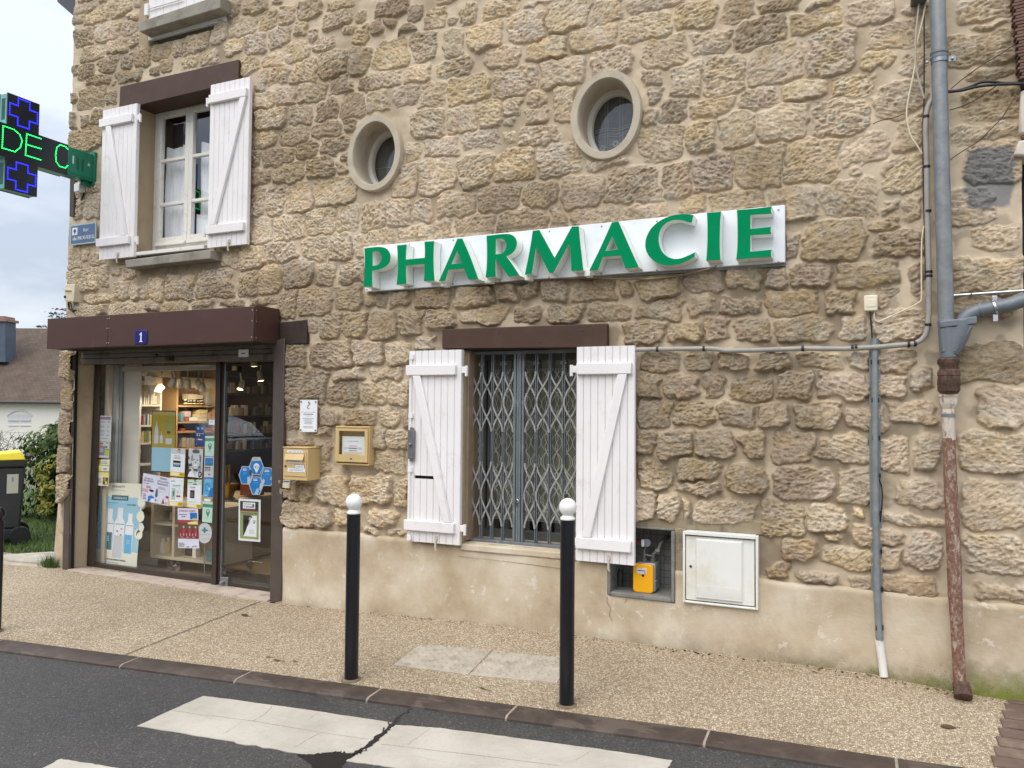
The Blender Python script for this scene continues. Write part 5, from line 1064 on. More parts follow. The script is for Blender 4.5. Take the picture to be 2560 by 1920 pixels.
cable([E_(1235, 0), E_(1200, 190), E_(1150, 390), E_(1118, 520), E_(1122, 640), E_(1095, 800), E_(1060, 960), E_(1038, 1120), E_(1050, 1250), E_(1085, 1370), E_(1140, 1450), E_(1192, 1535)], .0042, WCAB, 'long cream cable bowing left beside the upper rain pipe', -.05)
cable([E_(1162, 40), E_(1140, 250), E_(1126, 430), E_(1130, 640), E_(1160, 800), E_(1215, 985)], .0055, pm('grey_cable', (178, 170, 154), .5), 'short grey cable crossing the cream one beside the upper rain pipe', -.055)
cable([E_(1213, 130), E_(1215, 500), E_(1213, 900), E_(1210, 1090), E_(1200, 1300), J_(1208, 400), J_(1225, 900), J_(1228, 1200)], .0036, BLACK, 'thin black cable running down behind the grey conduit', -.045)
cable([E_(1440, 915), E_(1560, 903), E_(1680, 865), E_(1780, 825), E_(1900, 818), E_(2020, 832), E_(2230, 826)], .0075, BLACK, 'upper black cable crossing from the rain pipe to the tiled edge', -.05)
cable([E_(1440, 922), E_(1600, 902), E_(1720, 872), E_(1860, 852), E_(2040, 842), E_(2230, 838)], .0075, BLACK, 'lower black cable crossing from the rain pipe to the tiled edge', -.06)
TWIG = pm('dry_vine', (92, 74, 58), .9)
for i, (L, lb) in enumerate((([E_(1470, 1600), E_(1600, 1510), E_(1760, 1410), E_(1880, 1290), E_(1990, 1180), E_(2060, 1070), E_(2150, 920)], 'longest dry vine stem climbing the stones right of the rain pipe'), ([E_(1470, 1100), E_(1600, 1060), E_(1740, 990), E_(1860, 910), E_(1950, 850)], 'short dry vine stem just under the two black cables'), ([E_(1480, 890), E_(1600, 790), E_(1780, 660), E_(1960, 550), E_(2130, 440)], 'uppermost dry vine stem ending at the tiled edge'), ([E_(700, 1240), E_(780, 1205), E_(900, 1180), E_(1010, 1140)], 'short dry vine stem left of the conduit'))):
    cable(L, .0028, TWIG, lb, -.04, 'vine')
cable([(2196, 1195), (2204, 1215), (2206, 1245), (2203, 1285), (2200, 1305)], .0032, BLACK, 'thin black cable bulging out from behind the galvanised cover', -.03)
g = MB(); g.tube([W(2384.5, 739, -.05), W(2470, 733, -.05), W(2600, 724, -.05)], .0085, 10); o = tag(g.build('steel_tube', CHROME, None, smooth=60), 'thin bright steel tube fixed level above the side branch pipe', 'tube')
g = MB(); g.tube([W(2426, 736, -.05), W(2429, 736, -.05)], .011, 10); g.build('clip', RUST2, o)
g = MB(); p0, p1 = W(2277, 10, -.06), W(2318, -14, -.06); g.box(p0[0], p1[0], -.10, -.01, p0[2], p1[2]); tag(g.build('terminal_box', pm('dark_green_box', (84, 86, 78), .5, var=.15), None, bevel=.01), 'dark terminal box above the cream cables at the top edge', 'box')

# ------------------------------------------------------------------ gas meter in its niche
V_ = lambda a, b: (1500+a/5.267, 1300+b/5.267)
YM = .012; a, b = W(*V_(432, 950), YM), W(*V_(700, 585), YM)
gm = thing('gas_meter', 'gas meter with bright yellow front standing in the open wall niche', 'gas meter', ((a[0]+b[0])/2, .08, a[2]))
def rrect(x0, x1, z0, z1, r, n=6):
    P = []
    for cx, cz, s in ((x1-r, z0+r, -90), (x1-r, z1-r, 0), (x0+r, z1-r, 90), (x0+r, z0+r, 180)):
        for k in range(n+1): q = rad(s+90*k/n); P.append((cx+r*math.cos(q), cz+r*math.sin(q)))
    return P
x0, x1, z0, z1 = a[0], b[0], (a[2]+W(*V_(440, 925), YM)[2])/2-.004, b[2]-.004
g = MB(); g.prism(rrect(x0, x1, z0, z1, .022), YM, YM+.02); g.build('front_cover', pm('meter_yellow', (252, 178, 20), .35, var=.03), gm, bevel=.005)
g = MB(); zm = lerp(z0, z1, .42); g.prism(rrect(x0+.012, x1+.010, z0+.006, zm-.004, .014), YM+.021, YM+.135); g.prism(rrect(x0+.012, x1+.010, zm+.004, z1+.004, .014), YM+.021, YM+.135); g.prism(rrect(x0+.008, x1+.014, zm-.0039, zm+.0039, .003), YM+.021, YM+.138)
g.build('body', pm('meter_silver', (176, 178, 180), .4, metal=.5, var=.06), gm, bevel=.004)
g = MB(); wx_ = x1-x0; g.box(x0+wx_*.2, x0+wx_*.68, YM-.003, YM+.001, lerp(z0, z1, .665), lerp(z0, z1, .86), 0); g.box(x0+wx_*.25, x0+wx_*.62, YM-.0036, YM-.0031, lerp(z0, z1, .755), lerp(z0, z1, .785), 1); g.box(x0+wx_*.56, x0+wx_*.64, YM-.0036, YM-.0031, lerp(z0, z1, .69), lerp(z0, z1, .715), 1)
g.lathe([(.008, YM-.001), (.006, YM-.001)], (x0+wx_*.5, 0, lerp(z0, z1, .6)), 12, 1, 'y'); g.build('display', [pm('meter_window', (214, 216, 222), .3), pm('meter_ink', (60, 60, 90), .6)], gm)
g = MB(); xa, xb = x0+wx_*.42, x1-.02; yk = YM+.075
for xx in (xa, xb): g.lathe([(.02, 0), (.02, .022), (.014, .024), (.014, .04)], (xx, yk, z1+.002), 14)
g.tube([(xa, yk, z1+.035), (xa, yk, z1+.075), (xa+.01, yk+.01, z1+.10)], .010, 10); g.tube([(xb, yk, z1+.035), (xb+.004, yk, z1+.055), (xb+.03, yk+.01, z1+.075), (xb+.045, yk+.02, z1+.12), (xb+.065, yk+.05, z1+.15), (xb+.08, yk+.12, z1+.155)], .0135, 12); g.tube([(xa, yk-.01, z1+.048), (xa+.05, yk-.01, z1+.043)], .007, 8)
g.lathe([(.02, -.014), (.02, .014)], (xb+.03, yk+.01, z1+.072), 6, 0, 'x'); g.build('pipework', pm('pipe_grey', (112, 110, 104), .5, metal=.4, var=.2, vs=16), gm, bevel=.0)
g = MB(); g.lathe([(.0001, -.014), (.026, -.012), (.026, .012), (.0001, .014)], (xa+.02, yk-.012, z1+.125), 18, 0, 'y'); g.box(xa-.012, xa+.006, yk-.032, yk-.02, z1+.10, z1+.145, 1); g.box(xa-.05, xa-.012, yk-.02, yk-.01, z1+.118, z1+.132, 2); g.build('regulator', [pm('regulator_grey', (150, 158, 166), .3, metal=.4), PVC, pm('valve_red', (150, 40, 34), .5)], gm, bevel=.002)
g = MB(); xp = W(*V_(265, 850), .12)[0]; g.tube([(xp, .12, NZ0+.012), (xp, .12, NZ0+.12)], .014, 10); g.tube([(xp-.03, .12, NZ0+.04), (xp-.03, .12, NZ0+.16)], .006, 8); g.lathe([(.02, 0), (.02, .03)], (xp, .12, NZ0+.07), 8); tag(g.build('pipe_stub', pm('pipe_dark', (70, 66, 62), .6, var=.2), None), 'dark pipe stub rising from the niche floor left of the gas meter', 'pipe')

# ------------------------------------------------------------------ white meter cabinet
YB = -.05
P = [W(*V_(1095, 1062), YB), W(*V_(2085, 1200), YB), W(*V_(2088, 225), YB), W(*V_(1095, 135), YB)]
x0, x1 = (P[0][0]+P[3][0])/2, (P[1][0]+P[2][0])/2; z0, z1 = (P[0][2]+P[1][2])/2, (P[2][2]+P[3][2])/2
cb = thing('meter_cabinet', 'white enamel meter cabinet with a raised door set in the plinth', 'cabinet', ((x0+x1)/2, -.03, z0))
CABW = pm('cabinet_white', (228, 228, 222), .42, var=.04, vs=3, dirt=(206, 196, 168), dirt_t=(.52, .82), dscale=4)
g = MB(); g.box(x0, x0+.013, YB-.012, .0, z0, z1); g.box(x1-.015, x1, YB-.012, .0, z0, z1); g.box(x0+.013, x1-.015, YB-.018, .0, z1-.018, z1+.004); g.box(x0+.013, x1-.015, YB-.012, .0, z0, z0+.012); g.build('frame', CABW, cb, bevel=.003)
g = MB(); dx0, dx1, dz0_, dz1 = x0+.017, x1-.022, z0+.018, z1-.026
g.box(dx0, dx1, YB, YB+.02, dz0_, dz1); rx0, rx1, rz0, rz1 = dx0+.057, dx1-.062, dz0_+.012, dz1-.008
g.hexa([(rx0, YB-.0004, rz0), (rx1, YB-.0004, rz0), (rx1, YB-.0004, rz1), (rx0, YB-.0004, rz1)], [(rx0+.010, YB-.016, rz0+.01), (rx1-.010, YB-.016, rz0+.01), (rx1-.010, YB-.016, rz1-.01), (rx0+.010, YB-.016, rz1-.01)])
for k in range(36): xx = lerp(rx0+.016, rx1-.016, k/35); g.box(xx-.0018, xx+.0018, YB-.0176, YB-.0158, rz0+.02, rz0+.085)
cdr = g.build('door', CABW, cb, bevel=.003)
g = MB(); g.lathe([(.008, -.002), (.008, .002)], (lerp(x0, dx0+.057, .62), YB-.0005, lerp(z0, z1, .51)), 14, 0, 'y'); g.build('lock', DARK, cdr)
g = MB(); g.box(dx0+.026, dx0+.050, YB-.0012, YB-.0002, lerp(z0, z1, .49), lerp(z0, z1, .64)); g.build('lock_plate', CABW, cdr, bevel=.001)
g = MB(); g.box(x0+.013, x1-.015, YB+.004, YB+.03, z0+.012, z1-.018); g.build('gap', DARK, cb, smooth=0)
# ------------------------------------------------------------------ ground: pavement, kerb, road, markings
m, t, b, o = newmat('washed_gravel'); tcn = nd(t, 'TexCoord').outputs['Object']
def vor(scale, feat='F1', dist=0.0, rnd=1.0):
    v = t.nodes.new('ShaderNodeTexVoronoi'); v.feature = feat; v.inputs['Scale'].default_value = scale; v.inputs['Randomness'].default_value = rnd; lk(t, tcn, v.inputs['Vector']); return v
v1 = vor(108); v2 = vor(108, 'DISTANCE_TO_EDGE'); sepc = nd(t, 'SeparateColor'); lk(t, v1.outputs['Color'], sepc.inputs[0])
c = ramp(t, sepc.outputs[0], [(0, (.36, .265, .17)), (.18, (.56, .45, .31)), (.40, (.76, .66, .50)), (.6, (.60, .475, .325)), (.78, (.82, .74, .60)), (.93, (.44, .35, .25))], 'CONSTANT')
c = mixc(t, ramp(t, v2.outputs['Distance'], [(.03, (1, 1, 1)), (.16, (0, 0, 0))]), c, (.30, .235, .16))
lg = noise(t, 1.1, 5, .6); c = mixc(t, 1.0, c, ramp(t, lg, [(.3, (.86, .82, .77)), (.5, (1.0, .975, .94)), (.7, (1.10, 1.08, 1.05))]), 'MULTIPLY'); md_ = noise(t, 4.5, 6, .7); c = mixc(t, ramp(t, md_, [(.58, (0, 0, 0)), (.75, (.45, .45, .45))]), c, (.36, .29, .205)); sp_ = noise(t, 17, 3, .5); c = mixc(t, ramp(t, sp_, [(.71, (0, 0, 0)), (.735, (.6, .6, .6))]), c, (.17, .135, .10))
lk(t, c, b.inputs['Base Color']); b.inputs['Roughness'].default_value = .7; b.inputs['Specular IOR Level'].default_value = .3
bump(t, b, ramp(t, v2.outputs['Distance'], [(0, (0, 0, 0)), (.3, (1, 1, 1))]), .8, .006); GRAVEL = m
m, t, b, o = newmat('asphalt'); tcn = nd(t, 'TexCoord').outputs['Object']
v1 = vor(130); sepc = nd(t, 'SeparateColor'); lk(t, v1.outputs['Color'], sepc.inputs[0]); v2 = vor(130, 'DISTANCE_TO_EDGE')
c = ramp(t, sepc.outputs[1], [(0, (.052, .051, .050)), (.45, (.068, .066, .064)), (.8, (.088, .085, .081)), (.97, (.14, .135, .128))], 'CONSTANT')
lg = noise(t, .9, 6, .6); md = noise(t, 6, 5, .6)
c = mixc(t, 1.0, c, ramp(t, lg, [(.3, (.78, .78, .80)), (.7, (1.25, 1.2, 1.14))]), 'MULTIPLY'); c = mixc(t, ramp(t, md, [(.55, (0, 0, 0)), (.8, (.5, .5, .5))]), c, (.095, .088, .078))
lk(t, c, b.inputs['Base Color']); lk(t, ramp(t, lg, [(.35, (.5, .5, .5)), (.65, (.75, .75, .75))]), b.inputs['Roughness']); b.inputs['Specular IOR Level'].default_value = .35
bump(t, b, v2.outputs['Distance'], .7, .008); ASPH = m
m, t, b, o = newmat('road_paint'); n = noise(t, 3, 6, .65); n2 = noise(t, 55, 4, .7)
c = ramp(t, n, [(.3, (.40, .365, .305)), (.6, (.52, .48, .41))]); k = ramp(t, n2, [(.60, (0, 0, 0)), (.72, (.55, .55, .55))]); c = mixc(t, k, c, (.26, .245, .22))
wl = noise(t, 2.2, 3, .5, stretch=(.6, 7, 1)); c = mixc(t, ramp(t, wl, [(.60, (0, 0, 0)), (.63, (.5, .5, .5)), (.66, (0, 0, 0))]), c, (.40, .37, .33))
lk(t, c, b.inputs['Base Color']); b.inputs['Roughness'].default_value = .6; bump(t, b, n2, .35, .004); PAINT = m
m, t, b, o = newmat('kerb_stone'); n = noise(t, 9, 6, .62); n2 = noise(t, 3.2, 4, .55, stretch=(1, 2.4, 1))
c = ramp(t, n, [(.3, (.040, .027, .020)), (.55, (.066, .046, .035)), (.75, (.105, .078, .060))]); c = mixc(t, ramp(t, n2, [(.57, (0, 0, 0)), (.60, (.6, .6, .6)), (.75, (.7, .7, .7))]), c, (.115, .088, .070))
lk(t, c, b.inputs['Base Color']); b.inputs['Roughness'].default_value = .6; bump(t, b, n, .5, .01); KERBM = m
KZ = .07; RZ = .046
KL = [(-11, -2.1), (-8, -1.76)]+[tuple(WZ(x, y, KZ)[:2]) for x, y in ((0, 1598.6), (318, 1640), (636, 1680), (950, 1722), (1280, 1763.6), (1500, 1793), (1772, 1827), (2000, 1862), (2235, 1897), (2400, 1920))]+[(2.2, -.62)]
def kery(x): return np.interp(x, [p[0] for p in KL], [p[1] for p in KL])
def pavz(x, y):
    k = kery(x); f = foot(min(max(x, -7.2), 1.3)); u = min(max((y-k)/(0-k), 0), 1); return lerp(KZ, f, u)
g = MB(); xs = np.arange(-11, 2.21, .06); nr = 16; vs = []; fs = []; pe = WZ(2475, 1920, .075); pe2 = WZ(2516, 1757, .11)
def paver_x(y): return lerp(pe[0], pe2[0], (y-pe[1])/(pe2[1]-pe[1]))
for x in xs:
    for j in range(nr): y = lerp(kery(x), .30, j/(nr-1)); vs.append((x, y, pavz(x, y)+.003*(float(vnoise(np.array(x), np.array(y), .35, 91))-.5)))
for i in range(len(xs)-1):
    for j in range(nr-1): fs.append((i*nr+j, (i+1)*nr+j, (i+1)*nr+j+1, i*nr+j+1))
g.add(vs, fs); struct(g.build('pavement', GRAVEL, None, smooth=60))
g = MB(); vs = []; a, b2 = W(654, 1520, -.03), WZ(312, 1636, .075)
n = 24
g.add([(lerp(a[0], b2[0], k/n)+dx+.004*math.sin(k*1.7), lerp(a[1]-.02, b2[1], k/n), pavz(lerp(a[0], b2[0], k/n), lerp(a[1]-.02, b2[1], k/n))+.004) for k in range(n+1) for dx in (-.0045, .0045)], [(2*k, 2*k+1, 2*k+3, 2*k+2) for k in range(n)])
struct(g.build('pavement_joint', pm('joint_dark', (112, 96, 76), .9, var=.3, vs=40), None))
# kerb stones with pale mortar joints
g = MB(); jx = [WZ(x, y, KZ)[0] for x, y in ((-700, 1510), (-330, 1556), (10, 1600), (333, 1650), (622, 1683), (952, 1724), (1290, 1768), (1772, 1830), (2240, 1897))]; jx = [-10.9, -9.6, -8.4]+sorted(jx)+[1.2, 2.1]
for xa, xb in zip(jx[:-1], jx[1:]):
    n = 6
    for k in range(n):
        p, q = lerp(xa+.006, xb-.006, k/n), lerp(xa+.006, xb-.006, (k+1)/n)
        L = [(0, .004), (-.012, .005), (-.125, -.001), (-.145, -.012), (-.150, -.05)]
        g.add([(p, kery(p)+dy, KZ+dz) for dy, dz in L]+[(q, kery(q)+dy, KZ+dz) for dy, dz in L], [(i, i+5, i+6, i+1) for i in range(4)], 0)
    y = kery(xb); L = [(.001, .0035), (-.012, .0045), (-.125, -.0015), (-.144, -.0125), (-.149, -.05)]; g.add([(xb-.0062, y+dy, KZ+dz) for dy, dz in L]+[(xb+.0062, y+dy, KZ+dz) for dy, dz in L], [(i, i+5, i+6, i+1) for i in range(4)], 1)
struct(g.build('kerb', [KERBM, pm('kerb_mortar', (150, 136, 122), .9, var=.2, vs=30)], None, smooth=30))
g = MB(); vs = []; fs = []; xs = np.arange(-30, 12.1, .5)
for x in xs:
    yk = kery(min(max(x, -11), 2.2))-.10-(0 if x > -11 else (-11-x)*.1); ys_ = [yk, yk-.12, yk-.6, yk-1.4, -2.9, -4, -6, -8.5]
    for j, y in enumerate(ys_): vs.append((x, min(y, yk-.01*j) if j < 4 else y, RZ if j else RZ+.003))
for i in range(len(xs)-1):
    for j in range(7): fs.append((i*8+j, (i+1)*8+j, (i+1)*8+j+1, i*8+j+1))
g.add(vs, fs); road = struct(g.build('road', ASPH, None, smooth=60))
# zebra stripes (thick paint, ragged lower edge) and the crack through the first
def stripe(px, z=RZ+.004, rag=(), name='crosswalk_stripe'):
    P = []
    for i, (x, y) in enumerate(px):
        a = WZ(x, y, z); c = WZ(*px[(i+1) % len(px)], z); n = 10
        for k in range(n):
            p = lerp(a, c, k/n); j = (.010 if i in rag else .003); P.append((p[0]+random.uniform(-j, j), p[1]+random.uniform(-j, j)))
    tri = geometry.tessellate_polygon([[Vector((x, y, 0)) for x, y in P]]); g = MB(); g.add([(x, y, z) for x, y in P], [tuple(f) for f in tri])
    n = len(P); g.add([(x, y, z) for x, y in P]+[(x, y, RZ+.0005) for x, y in P], [(i, (i+1) % n, (i+1) % n+n, i+n) for i in range(n)])
    o = g.build(name, PAINT, road, smooth=0); return o
stripe([(344, 1814), (508, 1739), (740, 1770), (980, 1806), (975, 1815), (938, 1843), (905, 1870), (880, 1883), (850, 1878), (800, 1882), (755, 1886), (560, 1850)], rag=(7, 8, 9, 10))
stripe([(868, 1902), (900, 1882), (930, 1858), (958, 1838), (988, 1812), (1100, 1820), (1280, 1843), (1500, 1872), (1682, 1901), (1655, 1940), (1660, 1960), (1300, 1960), (1000, 1920)], rag=(0, 1, 2, 3))
z2 = WZ(150, 1897, RZ); stripe([(60, 1945), (150, 1897), (250, 1912), (400, 1940), (700, 1990), (560, 2080), (0, 1985)])
g = MB()
rk = random.Random(4)
def jag(P, n, j): return [(lerp(P[i][0], P[i+1][0], k/n)+rk.uniform(-j, j), lerp(P[i][1], P[i+1][1], k/n)+rk.uniform(-j, j)*.5) for i in range(len(P)-1) for k in range(n)]+[P[-1]]
for L, w0, zz in ((jag([(1042, 1768), (1008, 1784), (985, 1804)], 4, 5), .004, .0018), (jag([(985, 1806), (962, 1828), (935, 1850), (905, 1872), (885, 1886)], 4, 5), .010, .0062), (jag([(965, 1818), (948, 1846), (925, 1866), (900, 1884)], 4, 6), .004, .0066), (jag([(1010, 1788), (975, 1806), (955, 1838)], 4, 5), .003, .0064)):
    vs = []
    for x, y in L: p = WZ(x, y, RZ+zz); w = w0*random.uniform(.5, 1.5); vs += [(p[0]-w, p[1], RZ+zz), (p[0]+w, p[1]+w*.4, RZ+zz)]
    g.add(vs, [(2*i, 2*i+1, 2*i+3, 2*i+2) for i in range(len(L)-1)])
TAR = pm('fresh_tar', (24, 23, 23), .45, var=.2, vs=30, bmp=.3, bs=80)
g.build('crack', TAR, road, smooth=0)
g = MB()
for P, w0 in (([(432, 1777), (620, 1801), (760, 1824), (920, 1848)], .0022), ([(680, 1766), (655, 1790), (632, 1802)], .0015), ([(795, 1783), (772, 1797)], .0015), ([(560, 1833), (590, 1814)], .0012), ([(800, 1832), (735, 1868)], .0018), ([(955, 1860), (1100, 1877), (1280, 1899), (1400, 1914)], .0022), ([(1072, 1822), (1020, 1862)], .0012), ([(1480, 1876), (1440, 1900)], .0015)):
    L = jag(P, 5, 1.6); vs = []
    for x, y in L: p = WZ(x, y, RZ+.0046); w = w0*rk.uniform(.5, 1.4); vs += [(p[0]-w, p[1]-w, RZ+.0046), (p[0]+w, p[1]+w, RZ+.0046)]
    g.add(vs, [(2*i, 2*i+1, 2*i+3, 2*i+2) for i in range(len(L)-1)])
g.build('paint_crack', pm('paint_crack', (150, 140, 124), .9, var=.3, vs=60), road, smooth=0)
P = [(742, 1886), (765, 1878), (805, 1884), (850, 1872), (880, 1874), (888, 1884), (872, 1896), (855, 1915), (850, 1940), (790, 1945), (778, 1910)]; V = [WZ(x, y, RZ+.0025) for x, y in P]
g = MB(); g.add([(p[0], p[1], RZ+.0025) for p in V], [tuple(f) for f in geometry.tessellate_polygon([[Vector((p[0], p[1], 0)) for p in V]])]); g.build('tar_patch', TAR, road, smooth=0)
# brown pavers at the right end of the pavement
g = MB(); PAV = pm('brown_paver', (104, 84, 72), .8, var=.25, vs=5, bmp=.4, bs=40, dirt=(132, 120, 104), dirt_t=(.5, .75), dscale=5)
g2 = [];  yk = -.9
for r in range(9):
    ya = -.80+r*.105; x = paver_x(ya+.05)+.002
    for c in range(4):
        w = .22 if (r+c) % 2 else .3; zt_ = pavz(x, ya)+.022+random.uniform(-.003, .003)
        g.hexa([(x, ya, .0), (x+w-.008, ya, .0), (x+w-.008, ya+.098, .0), (x, ya+.098, .0)], [(x, ya, zt_-.012), (x+w-.008, ya, zt_-.012), (x+w-.008, ya+.098, zt_-.010), (x, ya+.098, zt_-.010)]); x += w
struct(g.build('paver_strip', PAV, None, bevel=.006))

# ------------------------------------------------------------------ bollards
POST = pm('bollard_black', (18, 19, 24), .36, var=.15, vs=14, dirt=(64, 60, 56), dirt_t=(.62, .85), dscale=26); BALLW = pm('bollard_white', (238, 236, 232), .22, var=.02)
def bollard(px, py, pytop, label, grp='bollards along the kerb', ballmat=BALLW):
    p = WZ(px, py, .074); top = FD(px, pytop, (p-CAM) @ CF); H = top[2]-p[2]
    t_ = thing('bollard', label, 'bollard', tuple(p), grp); r = .0385
    g = MB(); g.lathe([(r, -.02), (r, H-.112), (r-.003, H-.109)], tuple(p), 28); g.build('post', POST, t_)
    g = MB(); R0 = .0470; zc = H-R0; prof = [(r-.004, H-.115), (r+.001, H-.112), (r+.001, H-.103), (r-.005, H-.097), (.029, H-.092), (.027, H-.088)]
    for k in range(15): q = rad(-62+152*k/14); prof.append((max(R0*math.cos(q), .0001), zc+R0*math.sin(q)))
    g.lathe(prof, tuple(p), 28); g.build('ball_cap', ballmat, t_, smooth=60)
    g = MB(); g.lathe([(r+.02, -.006), (r+.016, .006), (r, .010)], tuple(p), 20); g.build('footing', pm('footing_dirt', (120, 104, 82), .95, var=.3, vs=40), t_)
    return t_
bollard(878, 1699, 1236, 'black bollard with white ball cap in front of the plinth left of the window')
bollard(1416.5, 1763, 1247, 'black bollard with white ball cap in front of the right shutter')
bollard(-14, 1578, 1268, 'black post with dark ball cap cut off at the left edge', 'bollards along the kerb', pm('ball_black', (24, 26, 34), .3))

# tactile slabs
TACT = pm('tactile_concrete', (176, 166, 150), .85, var=.12, vs=12, bmp=.3, bs=90, dirt=(140, 128, 110), dirt_t=(.5, .75))
def tact(q, label):
    P = [WZ(x, y, .088) for x, y in q]; g = MB(); zs_ = [pavz(p[0], p[1])+.006 for p in P]
    g.hexa([(p[0], p[1], zz) for p, zz in zip(P, zs_)], [(p[0], p[1], zz-.03) for p, zz in zip(P, zs_)])
    o = thing('tactile_slab', label, 'paving slab', tuple(P[0]), 'pale tactile slabs in the pavement')
    g.build('slab', TACT, o, bevel=.003); g = MB()
    for i in range(9):
        for j in range(6):
            u, v = (i+.5)/9, (j+.5)/6; p = lerp(lerp(P[0], P[1], u), lerp(P[3], P[2], u), v); zz = lerp(lerp(zs_[0], zs_[1], u), lerp(zs_[3], zs_[2], u), v)
            g.lathe([(.017, 0), (.013, .006), (.0001, .0075)], (p[0], p[1], zz-.0005), 8)
    g.build('studs', TACT, o, smooth=60)
tact([(984, 1666), (1170, 1691), (1230, 1643.5), (1049, 1625)], 'left pale studded tactile slab between the bollards')
tact([(1174, 1692), (1392, 1714), (1428, 1668), (1236, 1645)], 'right pale studded tactile slab whose end lies behind the right bollard')

# fallen leaves and twigs
LEAFD = pm('dead_leaf', (88, 62, 44), .8, var=.3, vs=40)
def leaf(px, py, L, ang, label, w=.4):
    p = WZ(px, py, .085); z = pavz(p[0], p[1])+.004; c, s = math.cos(ang), math.sin(ang); vs = []
    for u, v, h in ((-.5, 0, .004), (-.2, w*.5, .012), (.2, w*.42, .008), (.5, 0, .003), (.2, -w*.4, .002), (-.2, -w*.5, .002), (0, 0, .0)): vs.append((p[0]+L*(u*c-v*s), p[1]+L*(u*s+v*c), z+h*L*6))
    g = MB(); g.add(vs, [(0, 1, 6), (1, 2, 6), (2, 3, 6), (3, 4, 6), (4, 5, 6), (5, 0, 6)]); g.tube([vs[3], (vs[3][0]+L*.3*c, vs[3][1]+L*.3*s, z+.001)], .0015, 4)
    return tag(g.build('leaf', LEAFD, None, smooth=0), label, 'leaf', 'fallen leaves on the pavement')
leaf(612, 1543, .085, -.2, 'brown fallen leaf beside the pavement joint below the shop door'); leaf(693, 1651, .06, .1, 'brown leaf scrap halfway between shop door and kerb', .25); leaf(670, 1643, .04, .4, 'small brown leaf scrap left of the other scrap by the kerb', .3)
leaf(2371, 1829, .075, .3, 'large brown leaf at the right end of the pavement', .55); leaf(2038, 1717, .05, -.3, 'thin brown twig leaf right of the right bollard', .15); leaf(1208, 1723, .07, -.25, 'thin dark twig below the tactile slabs', .1)
leaf(737, 1653, .03, .2, 'tiny dark crumb of leaf right of the scraps by the kerb', .4)
# crumbs and moss where wall meets pavement
g = MB(); r = random.Random(11)
for i in range(420):
    x = r.uniform(-4.0, .8); y = -.045-abs(r.gauss(0, .03)); s = r.uniform(.002, .006)*(1.5 if x > -1.2 else 1)
    g.ball((x, y, pavz(x, y)+s*.3), s, 6, r.choice((0, 0, 1, 2)), (1, .8, .6))
o = g.build('grit', [pm('grit_pale', (178, 160, 130), .9), pm('grit_dark', (62, 52, 42), .9), pm('grit_brown', (120, 92, 62), .9)], None, smooth=0); tag(o, 'grit and crumbs lying along the foot of the plinth', 'grit'); o['kind'] = 'stuff'
MOSS = pm('moss', (98, 108, 44), .95, var=.35, vs=40)
g = MB()
for i in range(500):
    x = r.choice((r.gauss(.42, .06), r.gauss(.62, .12), r.gauss(.25, .15), r.gauss(-.35, .15))); 
    if not -.9 < x < .8: continue
    zz = foot(x)+abs(r.gauss(0, .05 if x > .1 else .02)); y = -.045-r.uniform(0, .01); s = r.uniform(.002, .005)
    q = r.uniform(0, 6.28); d = Vector((math.cos(q)*s, -s*1.2, math.sin(q)*s+s)); e_ = Vector((-math.sin(q)*s*.5, 0, math.cos(q)*s*.5)); p = Vector((x, y, zz)); g.add([p-e_, p+e_, p+d], [(0, 1, 2)])
o = g.build('moss', MOSS, None, smooth=0, recalc=False); tag(o, 'green moss growing at the foot of the plinth on the right', 'moss'); o['kind'] = 'stuff'
# ------------------------------------------------------------------ garden at the left: terrain, lawn, hedge, bins, the house behind
GRASSB = pm('lawn_soil', (66, 84, 34), .95, var=.3, vs=6, bmp=.5, bs=60)
g = MB(); xs = np.linspace(-160, 60, 89); ysg = np.concatenate([np.linspace(-160, -13, 12), np.linspace(-12, 12, 25), np.linspace(14, 200, 24)]); vs = []; fs = []
for x in xs:
    for y in ysg:
        z = -.05
        if y > 4: z = -.05-1.25*min((y-4)/6, 1)
        vs.append((x, y, z))
n = len(ysg)
for i in range(len(xs)-1):
    for j in range(n-1): fs.append((i*n+j, (i+1)*n+j, (i+1)*n+j+1, i*n+j+1))
g.add(vs, fs); struct(g.build('ground', pm('far_ground', (96, 98, 74), .95, var=.25, vs=.6), None, smooth=60))
g = MB(); xs = np.arange(-16, -6.62, .15); ysg = np.arange(.06, 4.6, .15); vs = []; fs = []; n = len(ysg)
for x in xs:
    for y in ysg: vs.append((x, y, .098+.02*(float(vnoise(np.array(x), np.array(y), .5, 95))-.5)))
for i in range(len(xs)-1):
    for j in range(n-1): fs.append((i*n+j, (i+1)*n+j, (i+1)*n+j+1, i*n+j+1))
g.add(vs, fs); struct(g.build('lawn', GRASSB, None, smooth=60))
m, t, b, o = newmat('grass_blade'); c = ramp(t, noise(t, 5, 4), [(.3, (.035, .075, .012)), (.55, (.06, .125, .02)), (.75, (.10, .16, .035))]); lk(t, c, b.inputs['Base Color']); b.inputs['Roughness'].default_value = .6; GR = m
g = MB(); r = random.Random(21)
for i in range(15000):
    x = r.uniform(-12, -6.64); y = .10+abs(r.gauss(0, 1.5))
    if y > 4.4 or x > -6.64-.0*y: continue
    h = r.uniform(.025, .075); a = r.uniform(0, 6.28); dx, dy = math.cos(a)*.004, math.sin(a)*.004; lx, ly = r.gauss(0, .022), r.gauss(0, .022)
    g.add([(x-dx, y-dy, .095), (x+dx, y+dy, .095), (x+lx, y+ly, .095+h)], [(0, 1, 2)])
